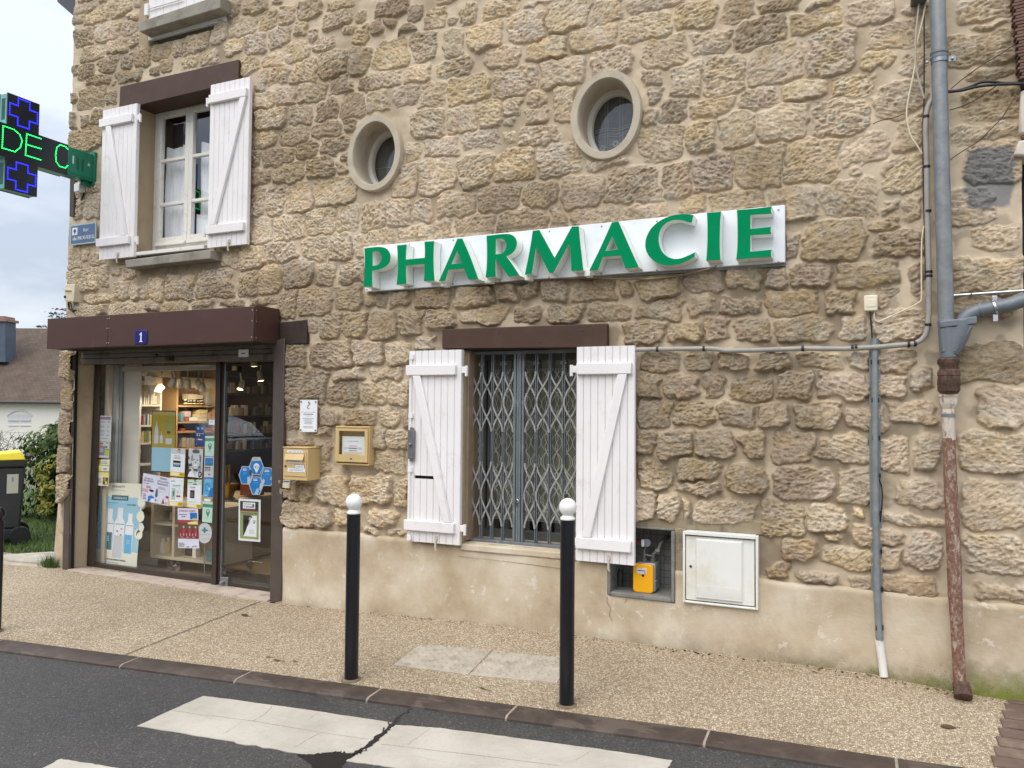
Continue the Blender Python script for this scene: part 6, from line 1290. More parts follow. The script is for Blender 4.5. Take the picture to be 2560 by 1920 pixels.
for i in range(900):                                    # tuft at the foot of the corner
    x = r.gauss(-6.74, .05); y = r.uniform(-.02, .16); h = r.uniform(.04, .16); a = r.uniform(0, 6.28); dx, dy = math.cos(a)*.004, math.sin(a)*.004
    g.add([(x-dx, y-dy, .10), (x+dx, y+dy, .10), (x+r.gauss(0, .03), y+r.gauss(0, .03), .10+h)], [(0, 1, 2)])
o = g.build('grass', GR, None, smooth=0, recalc=False); tag(o, 'short green grass at the building corner', 'grass'); o['kind'] = 'stuff'
g = MB()
for k in range(6):
    xa = -9.9+k*.52; g.hexa([(xa, -.085, 0), (xa+.51, -.03, 0), (xa+.51, .045, 0), (xa, -.01, 0)], [(xa, -.085, .135), (xa+.51, -.03, .135), (xa+.51, .045, .14), (xa, -.01, .14)])
struct(g.build('lawn_edging', pm('edging_stone', (168, 156, 138), .9, var=.18, vs=8, bmp=.4, bs=50), None, bevel=.012))
g = MB(); P = [(-7.62, .02), (-7.3, -.0), (-6.83, .07), (-6.80, .33), (-7.0, .46), (-7.3, .42)]; g.prismz(P, .09, .165); tag(g.build('stone_slab', pm('slab_stone', (172, 166, 152), .9, var=.2, vs=9, bmp=.5, bs=40), None, bevel=.02), 'flat pale stone slab lying on the grass at the building corner', 'slab')

LEAFM = []
for nm, c in (('ivy_dark', (.022, .045, .016)), ('ivy_green', (.045, .085, .022)), ('ivy_pale', (.085, .125, .035)), ('ivy_yellow', (.27, .25, .05)), ('ivy_lime', (.16, .19, .045))):
    LEAFM.append(pm(nm, c, .7, var=.25, vs=8, spec=.15, lin=True))
def leaves(g, r, c, rad3, n, size, mats, wts, shell=.55, shape=None):
    for i in range(n):
        while True:
            p = Vector((r.uniform(-1, 1), r.uniform(-1, 1), r.uniform(-1, 1)))
            if shape == 'box': 
                if max(abs(v) for v in p) > shell*.8: break
            elif shell*.6 < p.length < 1: break
        q = Vector((c[0]+p.x*rad3[0], c[1]+p.y*rad3[1], c[2]+p.z*rad3[2]))
        d = Vector((r.gauss(0, 1), r.gauss(0, 1)-.5, r.gauss(0, 1)-.4)).normalized(); s = size*r.uniform(.6, 1.3)
        nrm = Vector((p.x+r.gauss(0, .5), p.y-.6+r.gauss(0, .5), p.z+.4+r.gauss(0, .5))).normalized(); u = d.cross(nrm)
        if u.length < .05: continue
        u.normalize(); w = nrm.cross(u).normalized(); f = nrm*s*.12
        m_ = r.choices(mats, wts)[0]
        g.add([q-w*s*.5, q+u*s*.36-f, q+w*s*.6, q-u*s*.36-f], [(0, 1, 2), (0, 2, 3)], m_)
hd = thing('ivy_hedge', 'dense variegated ivy hedge with yellow leaves on the lawn beside the building corner', 'hedge', (-9.7, 2.4, .08))
g = MB(); r = random.Random(5)
leaves(g, r, (-9.55, 2.75, .60), (1.05, .75, .62), 5200, .075, [0, 1, 2, 3, 4], [4, 4, 2, .3, .3], .7, 'box')
leaves(g, r, (-9.35, 2.55, 1.18), (.85, .55, .42), 2600, .075, [0, 1, 2, 4], [2, 4, 3, .6], .6)
leaves(g, r, (-10.15, 2.55, 1.0), (.50, .5, .40), 1300, .07, [1, 2, 4], [3, 3, 1], .6)
for k in range(7):
    c = (-9.62+r.gauss(0, .14), 1.98+r.uniform(-.05, .05), .18+.12*k); leaves(g, r, c, (.16, .08, .10), 60, .075, [3, 4, 2], [3, 2, 1], .2)
for k in range(16): c = (r.uniform(-10.4, -8.7), r.uniform(2.2, 3), r.uniform(1.25, 1.62)); leaves(g, r, c, (.07, .07, .10), 14, .06, [1, 2, 4], [3, 3, 1], .1)
g.build('foliage', LEAFM, hd, smooth=0, recalc=False)
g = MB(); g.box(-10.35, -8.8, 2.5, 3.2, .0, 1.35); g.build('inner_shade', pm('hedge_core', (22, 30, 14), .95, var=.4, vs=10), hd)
g = MB()
for k in range(14): x = r.uniform(-10.4, -8.8); g.tube([(x, 2.5, 0), (x+r.gauss(0, .06), 2.4, .5), (x+r.gauss(0, .12), 2.3, 1.2)], [.018, .012, .006], 5)
g.build('stem', pm('hedge_stem', (70, 58, 44), .9, var=.3), hd)

# wheelie bins
RU = Vector((CR[0], CR[1], 0)).normalized(); VF = Vector((CF[0], CF[1], 0)).normalized()
def bin_(o, W_, D_, H, body, lidm, label, sticker=False):
    VF = Vector((o[0], o[1]+4.75, 0)).normalized(); RU = Vector((VF.y, -VF.x, 0))
    t_ = thing('wheelie_bin', label, 'bin', o, 'wheelie bins on the lawn'); o = Vector(o)
    L = lambda u, v, z: tuple(o+RU*u+VF*v+Vector((0, 0, z)))
    hw, hd_ = W_/2, D_/2; tp = .86
    g = MB(); sec = lambda s, z: [L(-hw*s, -hd_*s, z), L(hw*s, -hd_*s, z), L(hw*s, hd_*s, z), L(-hw*s, hd_*s, z)]
    g.hexa(sec(tp-.06, .05), sec(tp, .18)); g.hexa(sec(tp, .1801), sec(.97, H-.10)); g.hexa(sec(1.0, H-.0999), sec(1.03, H-.02)); g.build('body', body, t_, bevel=.02)
    g = MB(); g.hexa([L(-hw*1.08, -hd_*1.06, H-.018), L(hw*.98, -hd_*1.06, H-.018), L(hw*.98, hd_*1.06, H-.018), L(-hw*1.08, hd_*1.06, H-.018)], [L(-hw*1.02, -hd_*1.0, H+.025), L(hw*.80, -hd_*.98, H+.075), L(hw*.80, hd_*.98, H+.075), L(-hw*1.02, hd_*1.0, H+.025)]); g.build('lid', lidm, t_, bevel=.012)
    g = MB(); g.tube([L(hw*1.10, -hd_*.98, H+.012), L(hw*1.10, hd_*.98, H+.012)], .021, 12); g.hexa([L(hw*.95, -hd_*.7, H-.03), L(hw*1.12, -hd_*.7, H-.0), L(hw*1.12, -hd_*.6, H-.0), L(hw*.95, -hd_*.6, H-.03)], [L(hw*.95, -hd_*.7, H+.03), L(hw*1.12, -hd_*.7, H+.02), L(hw*1.12, -hd_*.6, H+.02), L(hw*.95, -hd_*.6, H+.03)]); g.build('handle', BLACK, t_, bevel=.004)
    for s in (-1, 1):
        c = Vector(L(hw*.86, s*hd_*.84, .10)); g = MB(); n = 22; vs = []
        for rr, a in ((.10, -.028), (.10, .028)):
            for k in range(n): q = 6.283*k/n; vs.append(c+RU*rr*math.cos(q)+Vector((0, 0, rr*math.sin(q)))+VF*a)
        g.add(vs, [tuple(range(n-1, -1, -1)), tuple(range(n, 2*n))]+[(k, (k+1) % n, (k+1) % n+n, k+n) for k in range(n)]); g.build('wheel', BLACK, t_, bevel=.006)
    if sticker:
        g = MB(); z0_, z1_ = H*.60, H*.82; f = lambda u, z, e=0: L(u, -hd_*lerp(tp, .97, (z-.18)/(H-.28))-.003-e, z)
        ua, ub = hw*.40, hw*.76; g.hexa([f(ua, z0_), f(ub, z0_), f(ub-.0, z1_), f(ua, z1_)], [f(ua, z0_, -.004), f(ub, z0_, -.004), f(ub, z1_, -.004), f(ua, z1_, -.004)], 0); g.hexa([f(lerp(ua, ub, .4), lerp(z0_, z1_, .6), .001), f(lerp(ua, ub, .6), lerp(z0_, z1_, .6), .001), f(lerp(ua, ub, .6), lerp(z0_, z1_, .85), .001), f(lerp(ua, ub, .4), lerp(z0_, z1_, .85), .001)], [f(lerp(ua, ub, .4), lerp(z0_, z1_, .6)), f(lerp(ua, ub, .6), lerp(z0_, z1_, .6)), f(lerp(ua, ub, .6), lerp(z0_, z1_, .85)), f(lerp(ua, ub, .4), lerp(z0_, z1_, .85))], 1)
        g.build('sticker', [pm('sticker_paper', (196, 198, 184), .6, var=.06), INKL], t_)
    return t_
p = FD(46, 1374, 8.35); vf_ = Vector((p[0], p[1]+4.75, 0)).normalized(); o = Vector((p[0], p[1], .095))-Vector((vf_.y, -vf_.x, 0))*.245+vf_*.22
bin_(tuple(o), .58, .52, .94, pm('bin_dark', (50, 52, 56), .5, var=.12), pm('bin_yellow', (250, 226, 60), .4, var=.05), 'dark grey wheelie bin with yellow lid cut off at the left edge', True)
p = FD(26, 1290, 10.3); vf_ = Vector((p[0], p[1]+4.75, 0)).normalized(); o = Vector((p[0], p[1], .06))-Vector((vf_.y, -vf_.x, 0))*.28
bin_(tuple(o), .58, .52, .80, pm('bin_navy', (40, 44, 56), .5, var=.1), pm('bin_navy_lid', (34, 38, 52), .45, var=.1), 'dark wheelie bin with dark lid behind the yellow lidded one')
# bare shrub
sh = thing('bare_shrub', 'leafless pale shrub in front of the white house wall', 'shrub', tuple(FD(8, 1200, 13.5))); r = random.Random(2)
g = MB()
for k in range(16):
    p = Vector(FD(5+r.gauss(0, 9), 1200, 13.5+r.gauss(0, .2))); pts = [p]
    for q in range(5): p = p+Vector((r.gauss(0, .07), r.gauss(0, .07), .17)); pts.append(p)
    g.tube(pts, [.010, .008, .007, .005, .004, .003], 5)
    for q in range(3): a = pts[2+q]; g.tube([a, a+Vector((r.gauss(0, .12), r.gauss(0, .1), .12)), a+Vector((r.gauss(0, .2), r.gauss(0, .12), .2))], [.005, .004, .002], 4)
g.build('branches', pm('bare_twig', (122, 112, 108), .9), sh)

# the neighbouring house seen beyond the corner
DH = 40.0
hs = thing('tiled_house', 'white rendered house with brown tiled roof and slate clad chimney beyond the garden', 'house', tuple(FD(60, 1060, DH)))
def HP(px, py, d): return Vector(FD(px, py, d))
m, t, b, o = newmat('roof_tile'); tcn = nd(t, 'TexCoord').outputs['UV']; bk = nd(t, 'TexBrick'); bk.inputs['Scale'].default_value = 1; bk.inputs['Brick Width'].default_value = .24; bk.inputs['Row Height'].default_value = .16; bk.inputs['Mortar Size'].default_value = .012
bk.inputs['Color1'].default_value = (.105, .074, .053, 1); bk.inputs['Color2'].default_value = (.074, .054, .042, 1); bk.inputs['Mortar'].default_value = (.055, .038, .03, 1); bk.inputs['Bias'].default_value = -.1; lk(t, tcn, bk.inputs[0])
c = mixc(t, 1.0, bk.outputs[0], ramp(t, noise(t, 1.1, 5, .6), [(.3, (.75, .75, .75)), (.7, (1.25, 1.2, 1.15))]), 'MULTIPLY'); lk(t, c, b.inputs['Base Color']); b.inputs['Roughness'].default_value = .85; bump(t, b, bk.outputs['Fac'], -.6, .03); TILE = m
def roofquad(q, name, parent, thick=.12):
    """q: eave left, eave right, ridge right, ridge left"""
    q = [Vector(p) for p in q]; nrm = (q[1]-q[0]).cross(q[3]-q[0]).normalized(); me = bpy.data.meshes.new(name); vs = [tuple(p) for p in q]+[tuple(p-nrm*thick) for p in q]
    me.from_pydata(vs, [], [(0, 1, 2, 3), (7, 6, 5, 4), (0, 4, 5, 1), (1, 5, 6, 2), (2, 6, 7, 3), (3, 7, 4, 0)]); uv = me.uv_layers.new(name='UVMap'); u = (q[1]-q[0]).normalized(); v = (q[3]-q[0]); v = (v-u*v.dot(u)).normalized()
    for l in me.loops: d = Vector(vs[l.vertex_index])-q[0]; uv.data[l.index].uv = (d.dot(u), d.dot(v))
    me.materials.append(TILE); o = bpy.data.objects.new(name, me); COL.objects.link(o); put(o, parent); return o
eL, eR = HP(-260, 1003, DH-.3), HP(420, 1003, DH-.3); eR.z = eL.z = (eL.z+eR.z)/2; up_ = Vector((0, 0, HP(60, 820, DH+4.5).z-eL.z)); bk_ = VF*4.8
roofquad([eL, eR, eR+bk_+up_, eL+bk_+up_], 'roof', hs)
HW = pm('house_render', (226, 222, 214), .85, var=.04, vs=.8)
g = MB(); a, b_ = eL+VF*.3+RU*.2, eR+VF*.3-RU*.2; za = eL.z-.12
g.hexa([(a.x, a.y, -1.6), (b_.x, b_.y, -1.6), (b_.x, b_.y, za), (a.x, a.y, za)], [(a.x+VF.x*8, a.y+VF.y*8, -1.6), (b_.x+VF.x*8, b_.y+VF.y*8, -1.6), (b_.x+VF.x*8, b_.y+VF.y*8, za), (a.x+VF.x*8, a.y+VF.y*8, za)]); g.build('wall', HW, hs, smooth=0)
g = MB(); g.tube([eL-VF*.05+Vector((0, 0, -.06)), eR-VF*.05+Vector((0, 0, -.06))], .075, 8); g.build('gutter', pm('dark_gutter', (58, 54, 54), .5), hs)
g = MB(); F0 = lambda px, py: HP(px, py, DH-.04)
arc = [F0(lerp(18, 80, k/14), 1040-14.5*math.sin(math.pi*(k/14))**.8) for k in range(15)]; g.tube(arc, .035, 5); g.tube([F0(14, 1080), F0(84, 1081)], .03, 5)
for k in range(2):
    P_ = [F0(20+30*k, 1079), F0(48+30*k, 1079), F0(48+30*k, 1036), F0(20+30*k, 1036)]; g.hexa([tuple(q) for q in P_], [tuple(q+VF*.06) for q in P_])
    for q in (1051, 1064): g.tube([F0(21+30*k, q)-VF*.03, F0(47+30*k, q)-VF*.03], .02, 4)
g.build('arched_shutters', pm('pale_shutter', (206, 206, 210), .6, var=.03), hs)
g = MB(); c0 = [HP(-30, 905, DH+1.8), HP(13, 905, DH+1.8), HP(13, 803, DH+1.8), HP(-30, 803, DH+1.8)]; g.hexa([tuple(q) for q in c0], [tuple(q+VF*.9) for q in c0]); ch = g.build('chimney', pm('slate_blue', (78, 88, 104), .6, var=.15, vs=3), hs, smooth=0)
g = MB(); c1 = [HP(-33, 803, DH+1.7), HP(15, 803, DH+1.7), HP(15, 797, DH+1.7), HP(-33, 797, DH+1.7)]; g.hexa([tuple(q) for q in c1], [tuple(q+VF*1.1) for q in c1]); c1 = [HP(-29, 797, DH+1.8), HP(11, 797, DH+1.8), HP(11, 790, DH+1.8), HP(-29, 790, DH+1.8)]; g.hexa([tuple(q) for q in c1], [tuple(q+VF*.9) for q in c1]); g.build('chimney_cap', pm('brick_cap', (140, 112, 98), .8, var=.2), ch, smooth=0)

# cedar behind the house, only branch tips show
ct = thing('cedar_tree', 'dark cedar behind the tiled roof with drooping branch tips showing left of the building', 'tree', tuple(FD(330, 1100, 58))); r = random.Random(9)
base = Vector(FD(330, 1100, 58)); base.z = -1.3; g = MB(); g.tube([base, base+Vector((0, 0, 5)), base+Vector((.2, 0, 10.5))], [.4, .3, .08], 8); g.build('trunk', pm('cedar_bark', (70, 58, 50), .9, var=.3), ct)
g = MB(); NEED = [pm('needle_dark', (.016, .030, .018), .7, var=.3, lin=True), pm('needle_mid', (.03, .05, .026), .7, var=.3, lin=True)]
br = [(HP(112, 779, 57), 2.9), (HP(122, 789, 58), 2.2), (HP(92, 814, 59), 3.2), (HP(140, 800, 58), 2.2), (HP(135, 770, 59), 1.8)]+[(base+Vector((r.uniform(-4, 4), r.uniform(-3, 3), r.uniform(4, 9.5))), 2.5) for k in range(14)]
for tip, L in br:
    root = Vector((base.x, base.y, tip.z-.5)); d = (root-tip).normalized()
    for k in range(int(L*26)):
        u = r.random()*L*1.2; p = tip+d*u+Vector((r.gauss(0, .05), r.gauss(0, .10), r.gauss(0, .03+.02*u)))+Vector((0, 0, -.04*abs(r.gauss(0, 1))))
        for q in range(3):
            dv = Vector((r.gauss(0, .12), r.gauss(0, .12), -abs(r.gauss(0, .09)))); e_ = Vector((r.gauss(0, .03), r.gauss(0, .03), .03)); g.add([p-e_, p+e_, p+dv], [(0, 1, 2)], r.choice((0, 0, 1)))
g.build('crown', NEED, ct, smooth=0, recalc=False)

# ------------------------------------------------------------------ right edge: neighbour's tiled lean-to, stone quoins, dark gateway
nbh = thing('lean_to', 'lean-to of the next property with brown roof tiles and dark opening at the right edge', 'outbuilding', (1.6, .5, .1))
g = MB(); q0_ = W(2529, 6, -.06); q1_ = W(2541, 120, -.06); q2_ = W(2550, 200, -.06)
for k in range(34):
    z = lerp(W(2526, -60, -.06)[2], q2_[2], k/33); x = lerp(W(2526, -60, -.06)[0], q2_[0], k/33)+.004*((k*7) % 5-2); g.hexa([(x, -.07, z), (x+1.2, -.07, z+.10), (x+1.2, .5, z+.10), (x, .5, z)], [(x, -.07, z+.016), (x+1.2, -.07, z+.116), (x+1.2, .5, z+.116), (x, .5, z+.016)])
g.build('roof_tiles', pm('lean_to_tile', (112, 86, 74), .85, var=.25, vs=12, bmp=.5, bs=50), nbh, bevel=.004)
g = MB(); g.slab([(2551, 700), (2549, 205), (2620, 195), (2620, 700)], .10, .5); g.slab([(2548, 1480), (2549, 720), (2640, 720), (2640, 1480)], .30, .5); g.build('dark_opening', DARK, nbh, smooth=0)
g = MB(); g.slab([(2548, 335), (2552, 225), (2600, 220), (2600, 330)], -.04, .2); g.slab([(2534, 388), (2548, 350), (2600, 345), (2600, 392)], -.05, .2); g.build('white_reveal', pm('limewash', (214, 202, 190), .9, var=.12, vs=9, bmp=.4, bs=30), nbh, bevel=.012)
g = MB(); g.slab([(2556, 342), (2556, 332), (2600, 330), (2600, 345)], -.02, .2); g.build('beam_end', pm('pale_beam', (170, 136, 88), .8), nbh)
g = MB()
for k in range(5): z = .75+k*.17; g.tube([(.83, .22, z), (1.4, .22, z-.01)], .012, 8)
g.build('rail', pm('dark_rail', (40, 40, 44), .5), nbh)
# ------------------------------------------------------------------ shop interior
XI = -6.32
inn = [('shop_floor', pm('shop_floor', (140, 118, 92), .45, var=.15, vs=5)), ('shop_wall', pm('shop_wall', (196, 186, 166), .85, var=.04)), ('shop_ceiling', pm('shop_ceiling', (120, 114, 106), .9))]
g = MB(); g.box(XI, -3.2, .24, 3.9, .06, .098); g.build('shop_floor', inn[0][1], building, smooth=0)
g = MB(); g.box(XI-.05, XI, .24, 3.9, .06, 2.7); g.box(XI, -3.2, 3.9, 3.95, .06, 2.7); g.box(-3.2, -3.15, .24, 3.95, .06, 2.7); g.box(-4.0, -3.2, .24, .27, .06, 2.7); g.build('shop_wall', inn[1][1], building, smooth=0)
g = MB(); g.box(XI, -3.2, .26, 3.9, 2.45, 2.5); g.build('shop_ceiling', inn[2][1], building, smooth=0)
WOOD = pm('shelf_wood', (178, 144, 100), .5, var=.1, vs=4); CREAMF = pm('cream_melamine', (206, 192, 164), .5, var=.04); WHF = pm('white_melamine', (222, 216, 204), .5, var=.03); GRP = pm('grey_pillar', (150, 154, 156), .6, var=.05); DKF = pm('dark_shelf', (84, 70, 60), .6, var=.1)
def zx(px, py, X): return WX(px, py, X)
# grey pillar at the window end and the bluish pillar between the two shelf units
for (pa, pb, lab, mt, x0) in ((254, 311, 'pale grey folding screen just inside the left end of the shop window', GRP, -6.30), (404, 441, 'blue grey pillar between the white and the wooden shelves', pm('blue_grey_pillar', (120, 130, 138), .6, var=.05), -6.28)):
    ya, yb_ = zx(pa, 1000, x0)[1], zx(pb, 1000, x0)[1]
    g = MB(); n = 3
    for k in range(n): y0, y1 = lerp(max(ya, .28), yb_, k/n), lerp(max(ya, .28), yb_, (k+1)/n); g.box(XI+.001, x0+.03, y0+.003, y1-.003, .10, 2.40)
    tag(g.build('screen_panel' if pa < 300 else 'pillar', mt, None, bevel=.006), lab, 'panel' if pa < 300 else 'pillar')
def unit(name, label, pa, pb, X, shelves, mat_, back, depth, ztop, valance=None):
    ya, yb_ = zx(pa, 1000, X)[1], zx(pb, 1000, X)[1]; t_ = thing(name, label, 'shelves', (X, (ya+yb_)/2, .1)); zs_ = [zx((pa+pb)/2, s, X)[2] for s in shelves]
    g = MB(); g.box(XI+.002, XI+.02, ya, yb_, .12, ztop); g.build('back_panel', back, t_, smooth=0)
    for y in (ya, yb_): g = MB(); g.box(XI+.02, X, y-.010, y+.010, .10, ztop); g.build('side_panel', mat_, t_, bevel=.002)
    for zz in zs_: g = MB(); g.box(XI+.02, X+.004, ya+.0105, yb_-.0105, zz-.012, zz+.006); g.build('shelf', mat_, t_, bevel=.002)
    if valance: g = MB(); g.box(X-.03, X-.012, ya+.0105, yb_-.0105, zx((pa+pb)/2, valance[1], X)[2], zx((pa+pb)/2, valance[0], X)[2]); g.build('valance', CREAMF, t_, bevel=.002)
    return t_, zs_
XA = -6.06
unit('white_shelf_unit', 'white lit shelf unit behind the shop window with cartons and bottles', 352, 403, XA, (1013, 1064, 1108, 1160), WHF, pm('warm_back', (160, 136, 104), .7, var=.05), .26, 2.15, (952, 962))
unit('wooden_shelf_unit', 'warm lit wooden shelf unit behind the mullion with boxes and jars', 444, 541, XA, (1015, 1055, 1079, 1120), WOOD, pm('wood_back', (150, 116, 76), .6, var=.08), .26, 2.15, (944, 970))
unit('dark_shelf_unit', 'dim shelves seen through the glass door', 562, 690, XA, (940, 985, 1040, 1085, 1125), DKF, pm('dim_back', (116, 92, 78), .7, var=.1), .26, 2.3)
def prod(px0, px1, pyb, pyt, X, d, mt, nm, lab, cat, grp=None, extra=None):
    a, b = zx(px0, pyb, X), zx(px1, pyt, X); y0, y1 = a[1], b[1]; z0, z1 = a[2], b[2]
    g = MB(); g.box(X-d, X, y0+.001, y1-.001, z0, z1, 0)
    ms = [mt]
    if extra: g.box(X-.0005, X+.0008, lerp(y0, y1, .15), lerp(y0, y1, .85), lerp(z0, z1, extra[1]), lerp(z0, z1, extra[2]), 1); ms.append(extra[0])
    return tag(g.build(nm, ms, None, bevel=.0015), lab, cat, grp)
PW = pm('carton_white', (232, 226, 212), .5, var=.03); PYEL = pm('carton_cream', (228, 204, 140), .5, var=.04); PBL = pm('carton_blue', (58, 82, 150), .45); PGR = pm('carton_green', (134, 150, 70), .45); PRD = pm('carton_red', (168, 84, 76), .5); PTE = pm('carton_teal', (96, 140, 146), .5); POR = pm('carton_orange', (214, 148, 70), .5); PDK = pm('jar_dark', (52, 38, 28), .3)
Q_ = lambda x, y: (340+x/7.54, 900+y/7.54)
X1 = XA-.03
for (x0, x1, yt) in ((95, 125, 540), (150, 185, 590), (188, 222, 575), (224, 258, 640), (285, 320, 640), (322, 360, 620), (362, 392, 680)):
    prod(Q_(x0, 0)[0], Q_(x1, 0)[0], 1010.5, Q_(0, yt)[1], X1, .07, PW, 'carton', 'tall white carton on the top white shelf', 'box', 'white cartons on the top white shelf')
for (x0, x1, yt, mt, lb) in ((120, 155, 1045, PRD, 'pinkish bottle at the left of the second white shelf'), (160, 180, 1030, PW, 'narrow white pack left of the blue pack on the second white shelf'), (182, 216, 1025, PBL, 'blue pack on the second white shelf'), (218, 245, 1025, PW, 'white pack right of the blue pack on the second white shelf'), (248, 270, 1040, PGR, 'olive green pack on the second white shelf'), (272, 296, 1035, PYEL, 'cream pack at the end of the second white shelf')):
    prod(Q_(x0, 0)[0], Q_(x1, 0)[0], 1062, Q_(0, yt)[1], X1, .06, mt, 'pack', lb, 'box')
for (x0, x1, yt) in ((70, 100, 1350), (104, 132, 1345), (136, 160, 1340), (164, 205, 1330), (210, 245, 1345), (248, 280, 1340)):
    prod(Q_(x0, 0)[0], Q_(x1, 0)[0], 1106, Q_(0, yt)[1], X1, .06, random.choice((PYEL, PGR)) if x0 % 3 else PGR, 'bottle_pack', 'olive or cream bottle pack on the third white shelf', 'bottle', 'olive and cream packs on the third white shelf')
for (x0, x1, yt) in ((900, 955, 720), (970, 1010, 745), (1015, 1060, 740), (1070, 1130, 740), (1150, 1190, 740), (1195, 1265, 735)):
    a = zx(*Q_((x0+x1)/2, 835), X1); top = zx(*Q_(0, yt), X1); b = zx(*Q_(x1, 835), X1); rr = abs(b[1]-a[1]); j = thing('jar', 'small dark glass jar with pale label on the upper wooden shelf', 'jar', tuple(a), 'dark jars on the upper wooden shelf')
    g = MB(); h = top[2]-a[2]; g.lathe([(rr, 0), (rr, h*.62), (rr*.7, h*.75)], (a[0], a[1], a[2]), 14); g.build('glass_body', PDK, j); g = MB(); g.lathe([(rr*.72, h*.75), (rr*.72, h)], (a[0], a[1], a[2]), 14); g.build('lid', PW, j); g = MB(); g.lathe([(rr*1.02, h*.05), (rr*1.02, h*.30)], (a[0], a[1], a[2]), 14); g.build('label', PYEL, j)
for (x0, x1, yb_, yt, mt, lb) in ((995, 1150, 745, 645, CREAMF, 'large cream folded price card above the dark jars'), (1155, 1268, 735, 660, CREAMF, 'small cream price card right of the large one above the jars'), (1330, 1505, 845, 620, pm('display_grey', (170, 160, 146), .5), 'grey display box at the right end of the upper wooden shelf'),
    (1190, 1350, 1010, 938, PYEL, 'topmost cream carton of the stack on the middle wooden shelf'), (1180, 1345, 1078, 1014, PYEL, 'middle cream carton of the stack on the middle wooden shelf'), (1185, 1335, 1150, 1082, PYEL, 'lowest cream carton of the stack on the middle wooden shelf'),
    (1010, 1170, 1150, 1080, PW, 'flat white box left of the carton stack on the middle wooden shelf'), (930, 1005, 1150, 1075, PRD, 'lower red and white pack on the middle wooden shelf'), (930, 1040, 1070, 965, pm('pack_pinkgrey', (196, 168, 160), .5), 'upper pink grey pack on the middle wooden shelf'), (850, 905, 1150, 1000, PTE, 'teal pack at the left of the middle wooden shelf'), (1365, 1420, 1120, 990, POR, 'orange brown box right of the cream carton stack'), (1430, 1490, 1120, 1040, WOOD, 'brown box at the right end of the middle wooden shelf'),
    (970, 1115, 1380, 1330, POR, 'flat orange box on the lower wooden shelf'), (860, 930, 1345, 1290, PRD, 'small pink box at the left of the lower wooden shelf'), (1285, 1480, 1330, 1280, PRD, 'long reddish box at the right of the lower wooden shelf')):
    prod(Q_(x0, 0)[0], Q_(x1, 0)[0], Q_(0, yb_)[1], Q_(0, yt)[1], X1 if yb_ != 1070 else X1+.01, .09, mt, 'price_card' if 'card' in lb else 'carton', lb, 'box' if 'card' not in lb else 'card', None, (PW, .1, .35) if mt in (PYEL,) else None)
for k, (x0, x1, yt) in enumerate(((870, 945, 1460), (955, 1010, 1470), (1015, 1060, 1460), (1065, 1110, 1470))):
    prod(Q_(x0, 0)[0], Q_(x1, 0)[0], 1118, Q_(0, yt)[1], X1, .07, pm('carton_greybeige', (166, 156, 138), .5), 'carton', 'grey beige carton on the bottom wooden shelf', 'box', 'grey beige cartons on the bottom wooden shelf')
rr_ = random.Random(31)
for row, yb_ in enumerate((984, 1038.5, 1084, 1124)):
    x = 566
    while x < 684:
        w = rr_.uniform(5, 11); h = rr_.uniform(16, 32)
        if rr_.random() < .8: prod(x, x+w-1, yb_, yb_-h, X1, .06, rr_.choice((CREAMF, pm('carton_greybeige', (166, 156, 138), .5), pm('carton_taupe', (120, 104, 92), .5), pm('carton_rose', (150, 116, 104), .5), pm('carton_slate', (100, 108, 110), .5))), 'carton', 'small carton on the dim shelves behind the glass door', 'box', 'cartons on the dim shelves behind the door')
        x += w
# crumpled cream paper bags hanging at the top
for i, (q, lb) in enumerate(((((170, 300), (215, 185), (455, 185), (445, 300)), 'wide cream paper shade hanging highest left of the spot lamps'), (((495, 320), (500, 185), (715, 190), (705, 330)), 'second cream paper shade hanging right of the highest one'), (((225, 470), (235, 300), (350, 300), (340, 470)), 'narrow cream paper hanging under the wide shade'), (((335, 600), (365, 430), (480, 440), (510, 520), (470, 615)), 'lowest crumpled cream paper hanging above the white cartons'), (((350, 440), (345, 320), (465, 320), (465, 430)), 'small cream paper hanging between the wide shade and the lowest one'))):
    P = [zx(*Q_(*c), -5.95+.02*i) for c in q]; g = MB(); g.hexa([(p[0]+.03*((k*3) % 2), p[1], p[2]) for k, p in enumerate(P)], [(p[0]-.05, p[1], p[2]) for p in P]); tag(g.build('hanging_paper', pm('lit_paper', (236, 222, 196), .7, var=.05), None, bevel=.004), lb, 'paper')
# spot lamps (lit)
LAMP = emat('lamp_glow', (255, 222, 160), 14.0)
def spot(px, py, X, aim, energy, lb, grp='lit spot lamps in the shop'):
    c = Vector(zx(px, py, X)); t_ = thing('spot_lamp', lb, 'lamp', tuple(c), grp); d = (Vector(aim)-c).normalized(); g = MB(); g.tube([c-d*.10, c-d*.085, c-d*.01, c], [.012, .026, .032, .034], 14); g.tube([c-d*.06, (c.x, c.y, c.z+.16)], .007, 6); g.build('head', pm('lamp_head', (210, 206, 196), .35, metal=.3), t_)
    g = MB(); u = d.orthogonal().normalized(); w = d.cross(u); n = 14; g.add([c+d*.002+(u*math.cos(6.283*k/n)+w*math.sin(6.283*k/n))*.028 for k in range(n)], [tuple(range(n))]); g.build('bulb', LAMP, t_, smooth=0, recalc=False)
    l = bpy.data.lights.new('spot_light', 'SPOT'); l.energy = energy; l.spot_size = rad(95); l.spot_blend = .6; l.color = (1, .86, .64); l.shadow_soft_size = .03; lo = bpy.data.objects.new('spot_light', l); COL.objects.link(lo); lo.location = c+d*.02; lo.rotation_euler = d.to_track_quat('-Z', 'Y').to_euler(); put(lo, t_); lo.matrix_parent_inverse = Matrix.Translation(-t_.location)
